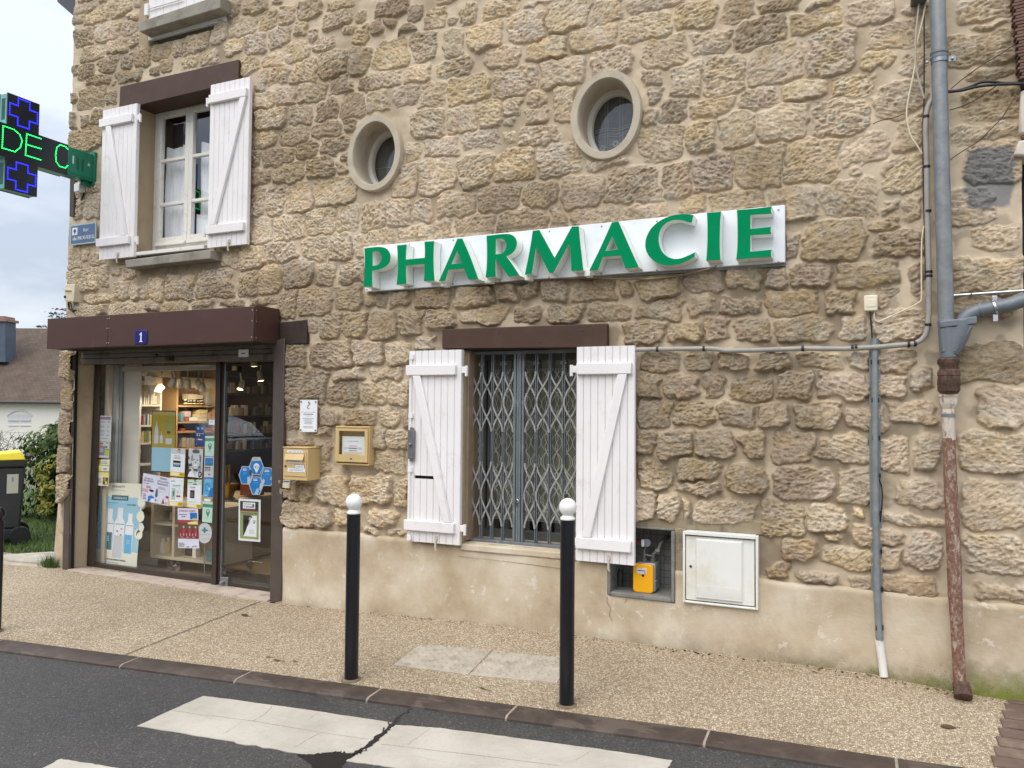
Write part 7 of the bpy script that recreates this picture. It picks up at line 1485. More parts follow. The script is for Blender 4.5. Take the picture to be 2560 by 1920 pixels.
spot(496.5, 967, -5.72, (-6.2, 1.25, 1.35), 4.5, 'left one of the two brightest spot lamps beside the mullion'); spot(508, 973, -5.70, (-6.2, 1.45, 1.25), 4.5, 'right one of the two brightest spot lamps beside the mullion')
spot(469, 966, -5.75, (-6.2, 1.05, 1.3), 2.5, 'tilted spot lamp left of the brightest pair'); spot(449, 966, -5.8, (-6.2, .9, 1.2), 2, 'small spot lamp beside the blue grey pillar'); spot(427, 962, -5.72, (-6.25, .62, 1.4), 7, 'ring shaped spot lamp above the white shelves')
spot(635, 916, -5.3, (-5.3, 1.1, .3), 16, 'highest spot lamp seen through the glass door'); spot(652, 952, -5.5, (-5.2, 1.5, .2), 12, 'right spot lamp seen through the glass door'); spot(600, 973, -5.6, (-5.6, .5, .1), 12, 'lowest spot lamp seen through the glass door')
# rolling cabinet behind the glass
R_ = lambda x, y: (220+x/6.38, 1180+y/6.38)
YCB = .47; cab = thing('rolling_cabinet', 'cream open shelf cabinet on metal castors behind the shop window', 'cabinet', (-5.5, .6, .1))
xa, xm, xb = W(*R_(1015, 1000), YCB)[0], W(*R_(1358, 1000), YCB)[0], -5.13; zb_ = W(430, 1400, YCB)[2]; zm_ = W(*R_(1200, 852), YCB)[2]; zt_ = W(405, 1258, YCB)[2]
for x in (xa, xm, xb): g = MB(); g.box(x-.016, x+.016, YCB, YCB+.36, zb_, zt_); g.build('side_panel', CREAMF, cab, bevel=.002)
for (x0, x1) in ((xa, xm), (xm, xb)):
    for z0, th in ((zb_, .028), (zm_, .016), (zt_-.02, .02)): g = MB(); g.box(x0+.0165, x1-.0165, YCB+.001, YCB+.36, z0, z0+th); g.build('shelf', CREAMF, cab, bevel=.002)
g = MB(); g.box(xa-.016, xb+.016, YCB+.361, YCB+.372, zb_, zt_); g.build('back_panel', pm('cab_back', (170, 150, 116), .6), cab)
g = MB(); g.box(xa-.55, xa-.018, YCB+.05, YCB+.34, zb_+.04, zt_-.05); g.build('end_box', pm('cab_dark', (120, 108, 88), .6), cab, bevel=.003)
for x, y in ((xm-.05, YCB+.03), (xm+.02, YCB+.05), (xa, YCB+.3), (xb-.02, YCB+.05)):
    g = MB(); g.lathe([(.012, .05), (.012, zb_-.1)], (x, y, .10), 10); g.lathe([(.0001, -.011), (.036, -.011), (.036, .011), (.0001, .011)], (x, y, .135), 20, 0, 'y'); g.box(x-.03, x+.03, y-.014, y+.014, .158, .172); g.build('castor', CHROME, cab, smooth=40)
def bottle(px, pyb, pyt, Y, r, mt, capm, lb, grp=None):
    a = W(px, pyb, Y); h = W(px, pyt, Y)[2]-a[2]; t_ = thing('bottle', lb, 'bottle', tuple(a), grp); g = MB(); g.lathe([(r, 0), (r, h*.68), (r*.6, h*.76)], tuple(a), 16); g.build('body', mt, t_); g = MB(); g.lathe([(r*.58, h*.76), (r*.55, h)], tuple(a), 16); g.build('cap', capm, t_)
bottle(408, 1384, 1345, YCB+.12, .030, PW, PW, 'left white bottle in the lower left compartment of the rolling cabinet'); bottle(421, 1381, 1342, YCB+.15, .027, PYEL, PW, 'right cream bottle in the lower left compartment of the rolling cabinet')
def pbox(px0, px1, pyb, pyt, Y, d, mt, lb, nm='carton', cat='box'):
    a, b = W(px0, pyb, Y), W(px1, pyt, Y); g = MB(); g.box(a[0], b[0], Y, Y+d, a[2], b[2]); return tag(g.build(nm, mt, None, bevel=.002), lb, cat)
pbox(463, 477, 1390, 1366, YCB+.1, .06, PDK, 'black box in the lower right compartment of the rolling cabinet'); pbox(480, 490, 1396, 1368, YCB+.07, .05, PW, 'white printed box in the lower right compartment of the rolling cabinet'); pbox(423, 436, 1300, 1280, YCB+.1, .06, pm('carton_greybeige', (166, 156, 138)), 'grey box on the middle shelf of the rolling cabinet')
pbox(515, 534, 1404, 1376, .33, .05, PTE, 'teal box standing low beside the mullion')
# counter behind the door
ctr = thing('shop_counter', 'beige panelled counter seen through the glass door', 'counter', (-5.5, 1.0, .1)); XC_ = -5.47
zt2 = zx(600, 1246, XC_)[2]
g = MB(); g.box(-6.0, XC_, .79, 1.55, .12, zt2-.03); g.build('body', pm('counter_beige', (178, 160, 130), .55, var=.05), ctr, bevel=.004); g = MB(); g.box(-6.02, XC_+.03, .77, 1.58, zt2-.03, zt2); g.build('top', pm('counter_top', (190, 172, 140), .4, var=.04), ctr, bevel=.003); g = MB(); g.box(-6.0, XC_-.03, .82, 1.52, .098, .12); g.build('base', DKF, ctr)
a = zx(577, 1319, XC_+.002); b = zx(596, 1251, XC_+.002); g = MB(); g.box(XC_+.001, XC_+.0025, a[1], b[1]+.02, a[2], b[2], 0); tag(g.build('notice_sheet', pm('grey_paper', (176, 174, 166), .7), None), 'grey notice sheet fixed to the side of the beige counter', 'paper')
# brass mortar with pestles on the counter
c = Vector(WX(567, 1247, XC_-.05)); c.z = zt2; mo = thing('brass_mortar', 'brass mortar with two pestles standing on the shop counter', 'mortar', tuple(c)); BRASS = pm('brass_bright', (170, 140, 70), .28, metal=.9, var=.1)
g = MB(); g.lathe([(.075, 0), (.08, .012), (.06, .02), (.07, .06), (.085, .12), (.105, .15), (.098, .152), (.08, .12), (.0001, .05)], tuple(c), 24); g.build('bowl', BRASS, mo)
for dx in (-.02, .025): g = MB(); g.tube([c+Vector((0, dx, .06)), c+Vector((0, dx, .28)), c+Vector((0, dx, .29)), c+Vector((0, dx, .33))], [.011, .011, .019, .015], 12); g.build('pestle', BRASS, mo)
pbox(600, 640, 1238, 1205, 1.15, .12, pm('terracotta_pack', (150, 78, 50), .6, var=.3, vs=30), 'reddish pack behind the blue hexagon stickers', 'pack')
g = MB(); c = Vector(zx(625, 1390, -5.2)); g.tube([(c.x, c.y, .16), (c.x, c.y, .75)], .011, 8); g.lathe([(.0001, -.012), (.035, -.012), (.035, .012), (.0001, .012)], (c.x, c.y, .135), 18, 0, 'y'); g.tube([(c.x, c.y, .16), (c.x+.12, c.y+.05, .15)], .009, 6); tag(g.build('stand', CHROME, None), 'thin metal stand on castors inside the glass door', 'stand')
g = MB(); p = WX(665, 1415, -4.55); g.prismz([(-5.2, .33), (-4.4, .33), (-4.4, .72), (-5.2, .72)], .098, .106); tag(g.build('door_mat', pm('dark_mat', (52, 46, 40), .95, var=.2, vs=60), None), 'dark mat on the shop floor behind the glass door', 'mat')
# ------------------------------------------------------------------ posters and stickers on the inside of the glass
YPS = .197
def pc(name, rgb): return pm('print_'+name, rgb, .6, var=.02)
PAL = {'white': (238, 240, 244), 'ink': (70, 72, 80), 'grey': (150, 152, 158), 'lgrey': (204, 206, 210), 'yellow': (244, 206, 60), 'pyellow': (240, 226, 130), 'red': (178, 52, 60), 'dred': (128, 40, 46), 'blue': (40, 120, 200), 'sky': (86, 176, 224), 'pale_blue': (160, 204, 224), 'teal': (30, 130, 130), 'navy': (36, 52, 120), 'mint': (196, 226, 210), 'green': (74, 142, 116), 'olive': (150, 160, 96), 'purple': (146, 116, 142), 'lime': (176, 204, 50), 'black': (26, 28, 36), 'mustard': (176, 154, 40), 'orange': (222, 140, 90), 'dteal': (56, 108, 124), 'pink': (214, 170, 176), 'skin': (206, 176, 152), 'brown': (96, 72, 52), 'cream': (236, 232, 214), 'hex': (20, 128, 204), 'lav': (222, 222, 240), 'cyan': (120, 214, 220)}
def poster(label, quad, els, base='white', Y=YPS, cat='poster', name='poster', curl=0.0, outline=None, group=None):
    """quad TL TR BR BL in photograph pixels on the glass; els in u (0-1 right), v (0-1 down)"""
    P = [np.array(W(x, y, Y)) for x, y in quad]; used = [base]; g = MB()
    def at(u, v, k): p = lerp(lerp(P[0], P[1], u), lerp(P[3], P[2], u), v); return (p[0], Y-.00011*k-curl*(abs(u-.5)*2)**3*(v if v > .5 else .2)*0, p[2])
    def mi(c):
        if c not in used: used.append(c)
        return used.index(c)
    ol = outline or [(0, 0), (1, 0), (1, 1), (0, 1)]
    n = len(ol); g.hexa([at(u, v, 0) for u, v in ol], [(at(u, v, 0)[0], Y+.001, at(u, v, 0)[2]) for u, v in ol], 0)
    for k, e in enumerate(els, 1):
        t_ = e[0]
        if t_ == 'r': _, u0, v0, u1, v1, c = e; g.add([at(u0, v0, k), at(u1, v0, k), at(u1, v1, k), at(u0, v1, k)], [(0, 1, 2, 3)], mi(c))
        elif t_ == 'p': g.add([at(u, v, k) for u, v in e[1]], [tuple(f) for f in geometry.tessellate_polygon([[Vector((u, v, 0)) for u, v in e[1]]])], mi(e[2]))
        elif t_ == 'o': _, u, v, ru, rv, c = e; m_ = 18; g.add([at(u+ru*math.cos(6.283*i/m_), v+rv*math.sin(6.283*i/m_), k) for i in range(m_)], [tuple(range(m_))], mi(c))
        elif t_ == 't':
            _, u, v, h, s, c = e[:6]; wd_ = e[6] if len(e) > 6 else None
            V, F, w = text2d(s); H = abs(P[0][2]-P[3][2])*h; Wd = np.linalg.norm(P[1]-P[0]); k_ = H/.73; kx = k_ if wd_ is None else wd_*Wd/w
            vs = []
            for dx in (-.0012, 0, .0012):
                o_ = len(vs)
                g.add([at(u+((p[0]-w/2)*kx+dx)/Wd, v-p[1]*k_/abs(P[0][2]-P[3][2]), k+.3*abs(dx)/.0012) for p in V], F, mi(c))
        elif t_ == 'l':
            _, u0, v0, u1, v1, n_, c = e; r = random.Random(k*7+n_)
            for i in range(n_):
                v = lerp(v0, v1, (i+.5)/n_); h = (v1-v0)/n_*.25; uu = lerp(u0, u1, r.uniform(.65, 1)); g.add([at(u0, v-h, k), at(uu, v-h, k), at(uu, v+h, k), at(u0, v+h, k)], [(0, 1, 2, 3)], mi(c))
    o = g.build(name, [pc(c, PAL[c]) for c in used], None, smooth=0, recalc=False)
    return tag(o, label, cat, group)
pin = lambda u, v, ru, rv, c: ('p', [(u+ru*math.cos(a), v+rv*.62*math.sin(a)) for a in [rad(x) for x in range(-210, 31, 20)]]+[(u, v+rv*1.25)], c)
poster('grey price list with purple header at the top left of the shop window', [(250, 1039), (279, 1039.6), (277, 1104.8), (247, 1104)], [('r', .06, .04, .94, .15, 'purple'), ('l', .08, .2, .55, .28, 2, 'grey'), ('l', .65, .2, .9, .28, 2, 'grey'), ('l', .08, .36, .55, .48, 3, 'grey'), ('l', .65, .4, .9, .45, 1, 'grey'), ('l', .08, .54, .55, .66, 3, 'grey'), ('l', .65, .56, .9, .64, 2, 'grey'), ('l', .08, .7, .5, .78, 2, 'grey'), ('l', .6, .72, .9, .78, 1, 'grey'), ('l', .05, .85, .95, .9, 1, 'grey')], 'lgrey')
poster('purple and green sticker below the price list', [(247, 1105.5), (274, 1106), (272, 1145), (245, 1144)], [('r', .1, .04, .4, .1, 'brown'), ('r', .1, .1, .4, .25, 'orange'), ('r', .7, .04, .9, .1, 'grey'), ('r', .08, .25, .6, .84, 'purple'), ('r', .6, .24, .84, .36, 'green'), ('p', [(.62, .45), (.98, .45), (.92, .85), (.68, .85)], 'lime'), ('r', .64, .44, .98, .5, 'green'), ('l', .12, .35, .55, .65, 4, 'lgrey')], 'lgrey', cat='sticker', name='sticker')
poster('pale yellow information sheet above the large standing card', [(245, 1148.5), (274, 1149), (271, 1215), (242, 1213.7)], [('r', 0, 0, .25, .2, 'mustard'), ('l', .3, .06, .95, .18, 2, 'grey'), ('r', 0, .21, 1, .25, 'lime'), ('r', .35, .28, .98, .43, 'white'), ('l', .5, .32, .9, .4, 2, 'navy'), ('r', 0, .28, .33, .43, 'pyellow'), ('r', 0, .44, 1, .49, 'mustard'), ('r', .3, .5, .98, .62, 'pyellow'), ('r', .5, .68, .95, .95, 'brown'), ('o', .68, .76, .12, .08, 'mustard'), ('o', .8, .88, .1, .06, 'pyellow'), ('l', .05, .7, .45, .9, 4, 'grey')], 'cream')
poster('plain cream paper hanging askew behind the shop window', [(321, 1093), (347, 1099), (353.5, 1133), (331.5, 1132)], [], 'cream', Y=.40, cat='paper', name='paper_sheet')
poster('yellow framed poster with bottles and a plant above a pale blue panel', [(379.4, 1026), (440, 1026.8), (437.5, 1183), (376.5, 1179)], [('r', .03, .015, .98, .60, 'mustard'), ('r', .03, .60, .98, .985, 'pale_blue'), ('p', [(.12, .54), (.30, .54), (.29, .30), (.25, .24), (.22, .16), (.19, .24), (.14, .30)], 'lgrey'), ('p', [(.36, .53), (.48, .53), (.48, .42), (.43, .38), (.43, .33), (.41, .33), (.41, .38), (.36, .42)], 'lgrey'), ('r', .60, .45, .85, .54, 'lgrey'), ('p', [(.6, .1), (.66, .2), (.55, .17), (.62, .25), (.56, .27), (.66, .30), (.72, .36), (.84, .34), (.88, .25), (.8, .2), (.82, .12), (.73, .19), (.7, .12), (.67, .18)], 'olive'), ('o', .72, .35, .08, .02, 'brown')], 'black', Y=.34)
flb = [('r', 0, .90, 1, 1, 'yellow'), ('r', .08, .905, .62, .975, 'cream')]
poster('white flyer with dark blue picture and yellow foot left of the portrait', [(428, 1119.8), (464, 1122.7), (460.8, 1192.6), (425, 1189.2)], [('r', 0, 0, 1, .2, 'lgrey'), ('p', [(.02, .28), (.15, .2), (.95, .2), (.97, .84), (0, .84)], 'white'), ('o', .55, .08, .10, .075, 'brown'), ('o', .55, .10, .07, .055, 'skin'), ('t', .45, .28, .03, 'vitamines', 'ink', .45), ('l', .2, .31, .8, .38, 2, 'grey'), ('r', .18, .44, .7, .66, 'black'), ('r', .2, .52, .68, .57, 'lgrey'), ('r', .2, .58, .62, .62, 'sky'), ('r', 0, .84, 1, 1, 'yellow'), ('r', .08, .87, .62, .97, 'cream'), ('r', .7, .87, .96, .97, 'mustard')])
poster('black and white magazine cover poster with a smiling face', [(471.8, 1121.2), (508, 1123), (505, 1195), (469.4, 1192)], [('p', [(0, .25), (.3, .5), (.2, .8), (.45, 1), (0, .98)], 'ink'), ('p', [(.3, .1), (.9, .2), (.92, .75), (.6, .8), (.3, .7), (.2, .4)], 'grey'), ('o', .52, .42, .28, .30, 'lgrey'), ('o', .52, .1, .26, .09, 'ink'), ('t', .55, .20, .05, 'MAGAZINE', 'white', .6), ('r', .22, .24, .30, .42, 'ink'), ('r', .78, .26, .86, .44, 'ink'), ('o', .40, .38, .06, .02, 'ink'), ('o', .64, .39, .06, .02, 'ink'), ('o', .52, .47, .05, .03, 'grey'), ('o', .52, .57, .13, .025, 'white'), ('o', .12, .45, .11, .09, 'lgrey'), ('r', .40, .70, .66, .78, 'ink'), ('p', [(0, .99), (.1, .82), (.3, .78), (.5, .95), (.5, 1)], 'white'), ('p', [(.5, 1), (.7, .8), (1, .85), (.98, 1)], 'white'), ('l', .1, .62, .35, .72, 3, 'white'), ('l', .7, .6, .95, .66, 2, 'black'), ('o', .85, .88, .14, .11, 'black'), ('l', .76, .83, .94, .93, 3, 'white')], 'lgrey')
for (q, lb) in (([(512.4, 1090), (536.5, 1090.6), (534.6, 1140.8), (511.6, 1140)], 'mint green sticker with a green map pin at the top of the mullion'), ([(507.2, 1254), (531.7, 1256.3), (530, 1307.4), (505, 1304.6)], 'mint green sticker with a green map pin above the oval cross sign')):
    poster(lb, q, [('r', 0, .10, 1, .26, 'green'), pin(.55, .48, .2, .22, 'green'), ('o', .55, .44, .09, .06, 'mint'), ('l', .3, .76, .7, .8, 1, 'grey')], 'mint', cat='sticker', name='sticker')
poster('dark blue card sign beside the mullion', [(489.6, 1064.8), (510, 1066), (511, 1116.7), (488.4, 1115.4)], [('o', .3, .12, .15, .07, 'sky'), ('r', .65, .06, .92, .16, 'sky'), ('r', .05, .36, .95, .375, 'white'), ('o', .2, .45, .06, .03, 'white'), ('o', .45, .45, .06, .03, 'white'), ('t', .5, .68, .07, 'cabinet', 'white', .55), ('r', .1, .62, .3, .67, 'red'), ('o', .1, .88, .1, .06, 'teal')], 'navy', cat='sign', name='card_sign')
poster('grey card payment sticker with teal square below the upper map pin', [(511, 1141.5), (535, 1142), (533.5, 1193.5), (510, 1193)], [('r', .08, .06, .92, .44, 'blue'), ('r', .08, .34, .92, .44, 'teal'), ('t', .5, .31, .13, 'CB', 'cyan', .55), ('r', .08, .49, .66, .58, 'navy'), ('o', .3, .535, .1, .035, 'red'), ('o', .45, .535, .1, .035, 'orange'), ('r', .08, .62, .66, .70, 'navy'), ('t', .37, .69, .045, 'VISA', 'white', .45), ('r', .72, .5, .92, .7, 'lgrey'), ('o', .55, .86, .09, .04, 'ink')], 'lgrey', cat='sticker', name='sticker')
poster('bright blue sticker with a pale figure below the payment sticker', [(510, 1194), (533.5, 1194.5), (531.6, 1243.7), (507.5, 1242)], [('r', 0, 0, 1, .06, 'blue'), ('l', .15, .07, .8, .24, 3, 'pale_blue'), ('p', [(.55, 1), (.6, .75), (.75, .55), (1, .5), (1, 1)], 'blue'), ('o', .4, .5, .25, .2, 'blue'), ('o', .4, .5, .2, .15, 'sky'), ('r', .55, .5, .66, .64, 'white'), ('l', .1, .88, .5, .93, 1, 'white')], 'sky', cat='sticker', name='sticker')
poster('small blank white label between blue sticker and lower map pin', [(510.9, 1246.3), (526.7, 1247.7), (526, 1254), (510.4, 1252.6)], [], 'white', cat='label', name='label')
poster('small white label at the mullion beside the lit cartons', [(522.5, 1049), (537.7, 1050), (537, 1062.5), (521.7, 1061.6)], [('l', .2, .3, .8, .6, 2, 'grey')], 'white', cat='label', name='label')
ov = [(.5+.5*math.cos(6.283*k/28), .5+.5*math.sin(6.283*k/28)) for k in range(28)]
poster('pale oval sign with a green pharmacy cross on a thin stick', [(493.5, 1307), (530.5, 1308), (529, 1358.5), (493, 1358)], [('p', [(.43, .22), (.57, .22), (.57, .32), (.72, .32), (.72, .40), (.57, .40), (.57, .49), (.43, .49), (.43, .40), (.30, .40), (.30, .32), (.43, .32)], 'teal'), ('l', .17, .55, .87, .59, 1, 'grey'), ('l', .25, .77, .8, .81, 1, 'grey'), ('l', .32, .86, .72, .89, 1, 'grey')], 'lgrey', Y=.200, cat='sign', name='oval_sign', outline=ov)
g = MB(); a = W(512, 1356, .216); b = W(511, 1448, .216); g.tube([a, (b[0], .216, .10)], .004, 6); o = g.build('stick', STEEL, None); o.parent = [x for x in bpy.data.objects if x.get('label', '').startswith('pale oval sign')][0]
poster('white concert poster with a choir in red robes', [(444, 1269.8), (495, 1271.6), (497.8, 1371), (445.3, 1370)], [('t', .47, .092, .052, 'CONCERT GOSPEL', 'red', .82), ('r', .60, .108, .95, .275, 'blue'), ('p', [(.62, .27), (.70, .2), (.72, .13), (.74, .2), (.8, .19), (.78, .27)], 'dteal'), ('r', .72, .24, .95, .275, 'skin'), ('l', .06, .145, .58, .18, 1, 'ink'), ('t', .28, .225, .028, '20H30', 'ink', .18), ('r', 0, .295, 1, .765, 'dred'), ('r', .02, .30, .55, .36, 'red'), ('p', [(.45, .37), (.6, .34), (.95, .31), (.98, .40), (.62, .42)], 'pyellow'), ('r', .02, .40, .98, .53, 'brown')]+[('o', .14+.145*i, .47, .045, .030, 'skin' if i % 2 else 'brown') for i in range(6)]+[('p', [(.08+.145*i, .55), (.13+.145*i, .51), (.18+.145*i, .51), (.22+.145*i, .55), (.20+.145*i, .70), (.10+.145*i, .70)], 'red' if i % 2 else 'dred') for i in range(6)]+[('o', .14+.145*i, .66, .02, .04, 'pink') for i in range(6)]+[('p', [(.1+.28*i, .745), (.2+.28*i, .705), (.3+.28*i, .745), (.2+.28*i, .725)], 'pink') for i in range(3)]+[('l', .05, .86, .35, .97, 6, 'grey'), ('l', .4, .79, .9, .81, 1, 'lgrey'), ('r', .42, .955, .54, .975, 'ink'), ('o', .73, .955, .035, .015, 'black'), ('r', .80, .935, .9, .955, 'ink')], 'lav')
poster('white flyer with a green leaf pack and yellow foot beside the two leaflets', [(425.3, 1193.3), (459.8, 1195.7), (456, 1267), (422, 1264.6)], [('l', .08, .10, .45, .15, 2, 'teal'), ('o', .85, .10, .06, .035, 'pyellow'), ('t', .52, .28, .04, 'Essentiel Bio', 'green', .6), ('l', .2, .30, .85, .33, 1, 'grey'), ('r', .18, .38, .42, .76, 'green'), ('r', .20, .40, .40, .74, 'mint'), ('p', [(.25, .72), (.22, .5), (.36, .42), (.38, .6)], 'green'), ('o', .65, .47, .17, .095, 'grey'), ('o', .65, .47, .16, .088, 'white'), ('l', .54, .44, .76, .52, 2, 'grey'), ('r', .52, .61, .82, .67, 'red'), ('r', 0, .83, 1, 1, 'yellow'), ('r', .07, .85, .62, .97, 'cream'), ('r', .7, .87, .97, .97, 'mustard')])
poster('white flyer with a dark pack and yellow foot under the magazine cover', [(469.4, 1198.4), (504.6, 1199.3), (502.7, 1272), (467, 1268)], [('r', 0, 0, 1, .2, 'mint'), ('o', .52, .05, .09, .06, 'brown'), ('o', .52, .07, .06, .05, 'skin'), ('p', [(.35, .19), (.45, .14), (.62, .14), (.7, .19)], 'dteal'), ('t', .2, .12, .035, 'serum', 'dteal', .25), ('r', .03, .19, .95, .84, 'white'), ('t', .37, .29, .045, 'Sommeil', 'ink', .36), ('l', .2, .32, .7, .35, 1, 'grey'), ('r', .2, .38, .52, .66, 'black'), ('l', .23, .45, .48, .62, 5, 'purple'), ('l', .15, .77, .9, .82, 2, 'lgrey'), ('r', 0, .86, 1, 1, 'yellow'), ('r', .06, .87, .66, .965, 'cream'), ('r', .72, .875, .98, .975, 'mustard')])
poster('left white leaflet with blue skater drawing, overlapping the large card', [(358, 1182.4), (391.6, 1188.6), (386, 1258), (353, 1250)], [('t', .45, .20, .06, 'BOURSE DE', 'purple', .62), ('t', .45, .28, .06, 'SKI & JOUETS', 'navy', .72), ('l', .1, .33, .5, .37, 1, 'navy'), ('l', .3, .42, .8, .52, 3, 'red'), ('r', .03, .55, .48, .67, 'pink'), ('o', .72, .58, .18, .045, 'black'), ('p', [(.5, .80), (.75, .74), (.98, .80), (.9, .84), (.72, .86), (.6, 1), (.48, .98)], 'blue'), ('l', .1, .72, .4, .95, 4, 'purple'), ('o', .85, .93, .1, .06, 'white')], 'lav', Y=.1962)
poster('right white leaflet with red elves, beside the skater leaflet', [(391.8, 1188.6), (425.3, 1195), (420, 1265.4), (385, 1256)], [('t', .52, .11, .07, 'PARADE', 'ink', .5), ('t', .5, .22, .07, 'DES LUTINS', 'purple', .82), ('l', .08, .25, .9, .32, 2, 'navy'), ('l', .2, .38, .95, .48, 3, 'grey'), ('l', .2, .52, .85, .6, 2, 'lgrey'), ('p', [(.02, .75), (.06, .5), (.16, .47), (.2, .6), (.22, .74), (.1, .82)], 'dteal'), ('o', .88, .70, .11, .05, 'red'), ('p', [(.52, .98), (.60, .82), (.62, .74), (.66, .82), (.74, .96)], 'red'), ('o', .12, .9, .05, .04, 'brown'), ('o', .86, .92, .09, .05, 'pink')], 'lav', Y=.1966)
# large standing card
poster('large pale blue standing card with three bottles and round tabs at its right edge', [(252, 1206), (354, 1209.5), (340.7, 1426), (233.3, 1411)], [('r', 0, .165, 1, .80, 'pale_blue'), ('t', .45, .055, .027, 'PRANARÔM', 'grey', .30), ('l', .3, .075, .62, .095, 1, 'lgrey'), ('r', .305, .145, .71, .205, 'dteal'), ('t', .51, .19, .028, 'HYDROLATS', 'white', .31), ('l', .13, .225, .66, .25, 1, 'sky'), ('t', .80, .262, .022, 'NATUREL', 'dteal', .22),
 ('p', [(.16, .815), (.18, .47), (.24, .42), (.24, .31), (.36, .31), (.36, .42), (.41, .47), (.38, .82)], 'white'), ('r', .17, .59, .385, .80, 'dteal'), ('l', .22, .63, .34, .70, 3, 'pale_blue'), ('r', .20, .48, .40, .49, 'grey'),
 ('p', [(.40, .90), (.43, .46), (.48, .41), (.48, .29), (.61, .29), (.61, .41), (.67, .46), (.65, .90)], 'white'), ('p', [(.415, .885), (.43, .62), (.645, .62), (.635, .885)], 'lgrey'), ('r', .45, .48, .66, .49, 'grey'), ('o', .5, .57, .02, .012, 'dteal'), ('o', .6, .54, .025, .01, 'grey'), ('o', .59, .61, .025, .008, 'ink'),
 ('p', [(.68, .83), (.70, .48), (.74, .44), (.74, .35), (.84, .35), (.84, .44), (.88, .48), (.86, .83)], 'white'), ('r', .69, .60, .855, .82, 'sky'), ('l', .74, .66, .82, .71, 2, 'pale_blue'), ('r', .71, .49, .87, .498, 'grey'),
 ('t', .47, .915, .020, 'Distillation de plantes fraîches', 'ink', .56), ('l', .22, .935, .78, .955, 1, 'lgrey')]+[('o', .10+.05*math.sin(i*2.3)+.04*math.cos(i), .42+.022*i, .012, .005, 'dteal') for i in range(11)]+[('o', .93, .42+.05*i, .008, .005, 'dteal') for i in range(4)], 'cream', Y=.262, cat='standee', name='standing_card', outline=[(0, 0), (1, 0), (1, .17), (1.10, .20), (1.13, .24), (1.10, .28), (1.02, .30), (1.08, .325), (1.11, .37), (1.08, .41), (1.02, .44), (1.08, .455), (1.12, .50), (1.09, .55), (1.01, .58), (1, 1), (0, 1)])
for x in bpy.data.objects:
    if x.name == 'standing_card':
        g = MB()
        for i, (cx_, cy_, c) in enumerate((((852, 480, 76, 108, 'cream')[:2]+(0,)), (836, 712, 1), (806, 992, 2))):
            p = W(*R_(cx_, cy_), .2525); ru = abs(W(*R_(cx_+62, cy_), .2525)[0]-p[0]); rv = abs(W(*R_(cx_, cy_-105), .2525)[2]-p[2])
            g.lathe([(ru, .0), (ru, -.001), (.0001, -.001)], (p[0], .2525, p[2]), 28, 0, 'y')
            if i == 2:
                g.hexa([(p[0]-.6*ru, .2512, p[2]-.5*ru), (p[0]-.2*ru, .2512, p[2]+.2*ru), (p[0]+.5*ru, .2512, p[2]+.5*ru), (p[0]-.1*ru, .2512, p[2]+.9*ru), (p[0]-.55*ru, .2512, p[2]+.3*ru)], [(p[0]-.6*ru, .2514, p[2]-.5*ru), (p[0]-.2*ru, .2514, p[2]+.2*ru), (p[0]+.5*ru, .2514, p[2]+.5*ru), (p[0]-.1*ru, .2514, p[2]+.9*ru), (p[0]-.55*ru, .2514, p[2]+.3*ru)], 1)
        oo = g.build('round_tab', [pc('cream', PAL['cream']), pc('ink', PAL['ink'])], None); oo.parent = x
# hexagon stickers on the door
H4 = lambda a, b: (560+a/6.636, 1120+b/6.636)
def hexs(label, pts, els):
    xs_ = [p[0] for p in pts]; ys_ = [p[1] for p in pts]; q = [H4(min(xs_), min(ys_)), H4(max(xs_), min(ys_)), H4(max(xs_), max(ys_)), H4(min(xs_), max(ys_))]
    ol = [((a-min(xs_))/(max(xs_)-min(xs_)), (b-min(ys_))/(max(ys_)-min(ys_))) for a, b in pts]; inn_ = [(.5+(u-.5)*.9, .5+(v-.5)*.92) for u, v in ol]
    poster(label, q, [('p', inn_, 'hex')]+els, 'lgrey', cat='sticker', name='hexagon_sticker', outline=ol, group='blue hexagon stickers on the glass door')
hexs('left blue hexagon sticker on the glass door', [(298, 300), (420, 306), (475, 455), (410, 605), (290, 600), (243, 448)], [('l', .3, .12, .65, .26, 2, 'white'), ('l', .32, .32, .6, .46, 3, 'sky'), ('p', [(.62, .95), (.64, .6), (.84, .55), (.8, .95)], 'lgrey'), ('o', .85, .35, .1, .15, 'brown')])
hexs('right blue hexagon sticker on the glass door', [(662, 320), (785, 326), (838, 470), (780, 630), (655, 626), (605, 470)], [('l', .3, .12, .7, .26, 2, 'white'), ('l', .34, .32, .65, .42, 2, 'sky'), ('p', [(.12, .8), (.2, .62), (.3, .68), (.25, .9)], 'lgrey'), ('o', .8, .6, .1, .1, 'skin')])
hexs('lowest blue hexagon sticker on the glass door', [(470, 468), (598, 478), (658, 620), (590, 778), (468, 772), (412, 610)], [('l', .3, .12, .65, .26, 2, 'white'), ('l', .3, .32, .6, .36, 1, 'sky'), ('p', [(.35, 1), (.5, .7), (.62, .62), (.7, .75), (.6, .97)], 'pale_blue'), ('p', [(.74, .5), (.84, .3), (.97, .5), (.8, .8), (.72, .7)], 'lgrey')])
hexs('topmost blue hexagon sticker with a white pin reading ICI', [(478, 150), (600, 152), (660, 310), (598, 452), (472, 448), (415, 300)], [('p', [(.26, .0), (.75, .0), (.86, .2), (.15, .2)], 'lgrey'), ('l', .3, .07, .6, .13, 1, 'navy'), pin(.51, .52, .2, .30, 'white'), ('t', .51, .62, .15, 'ICI', 'hex', .24)])
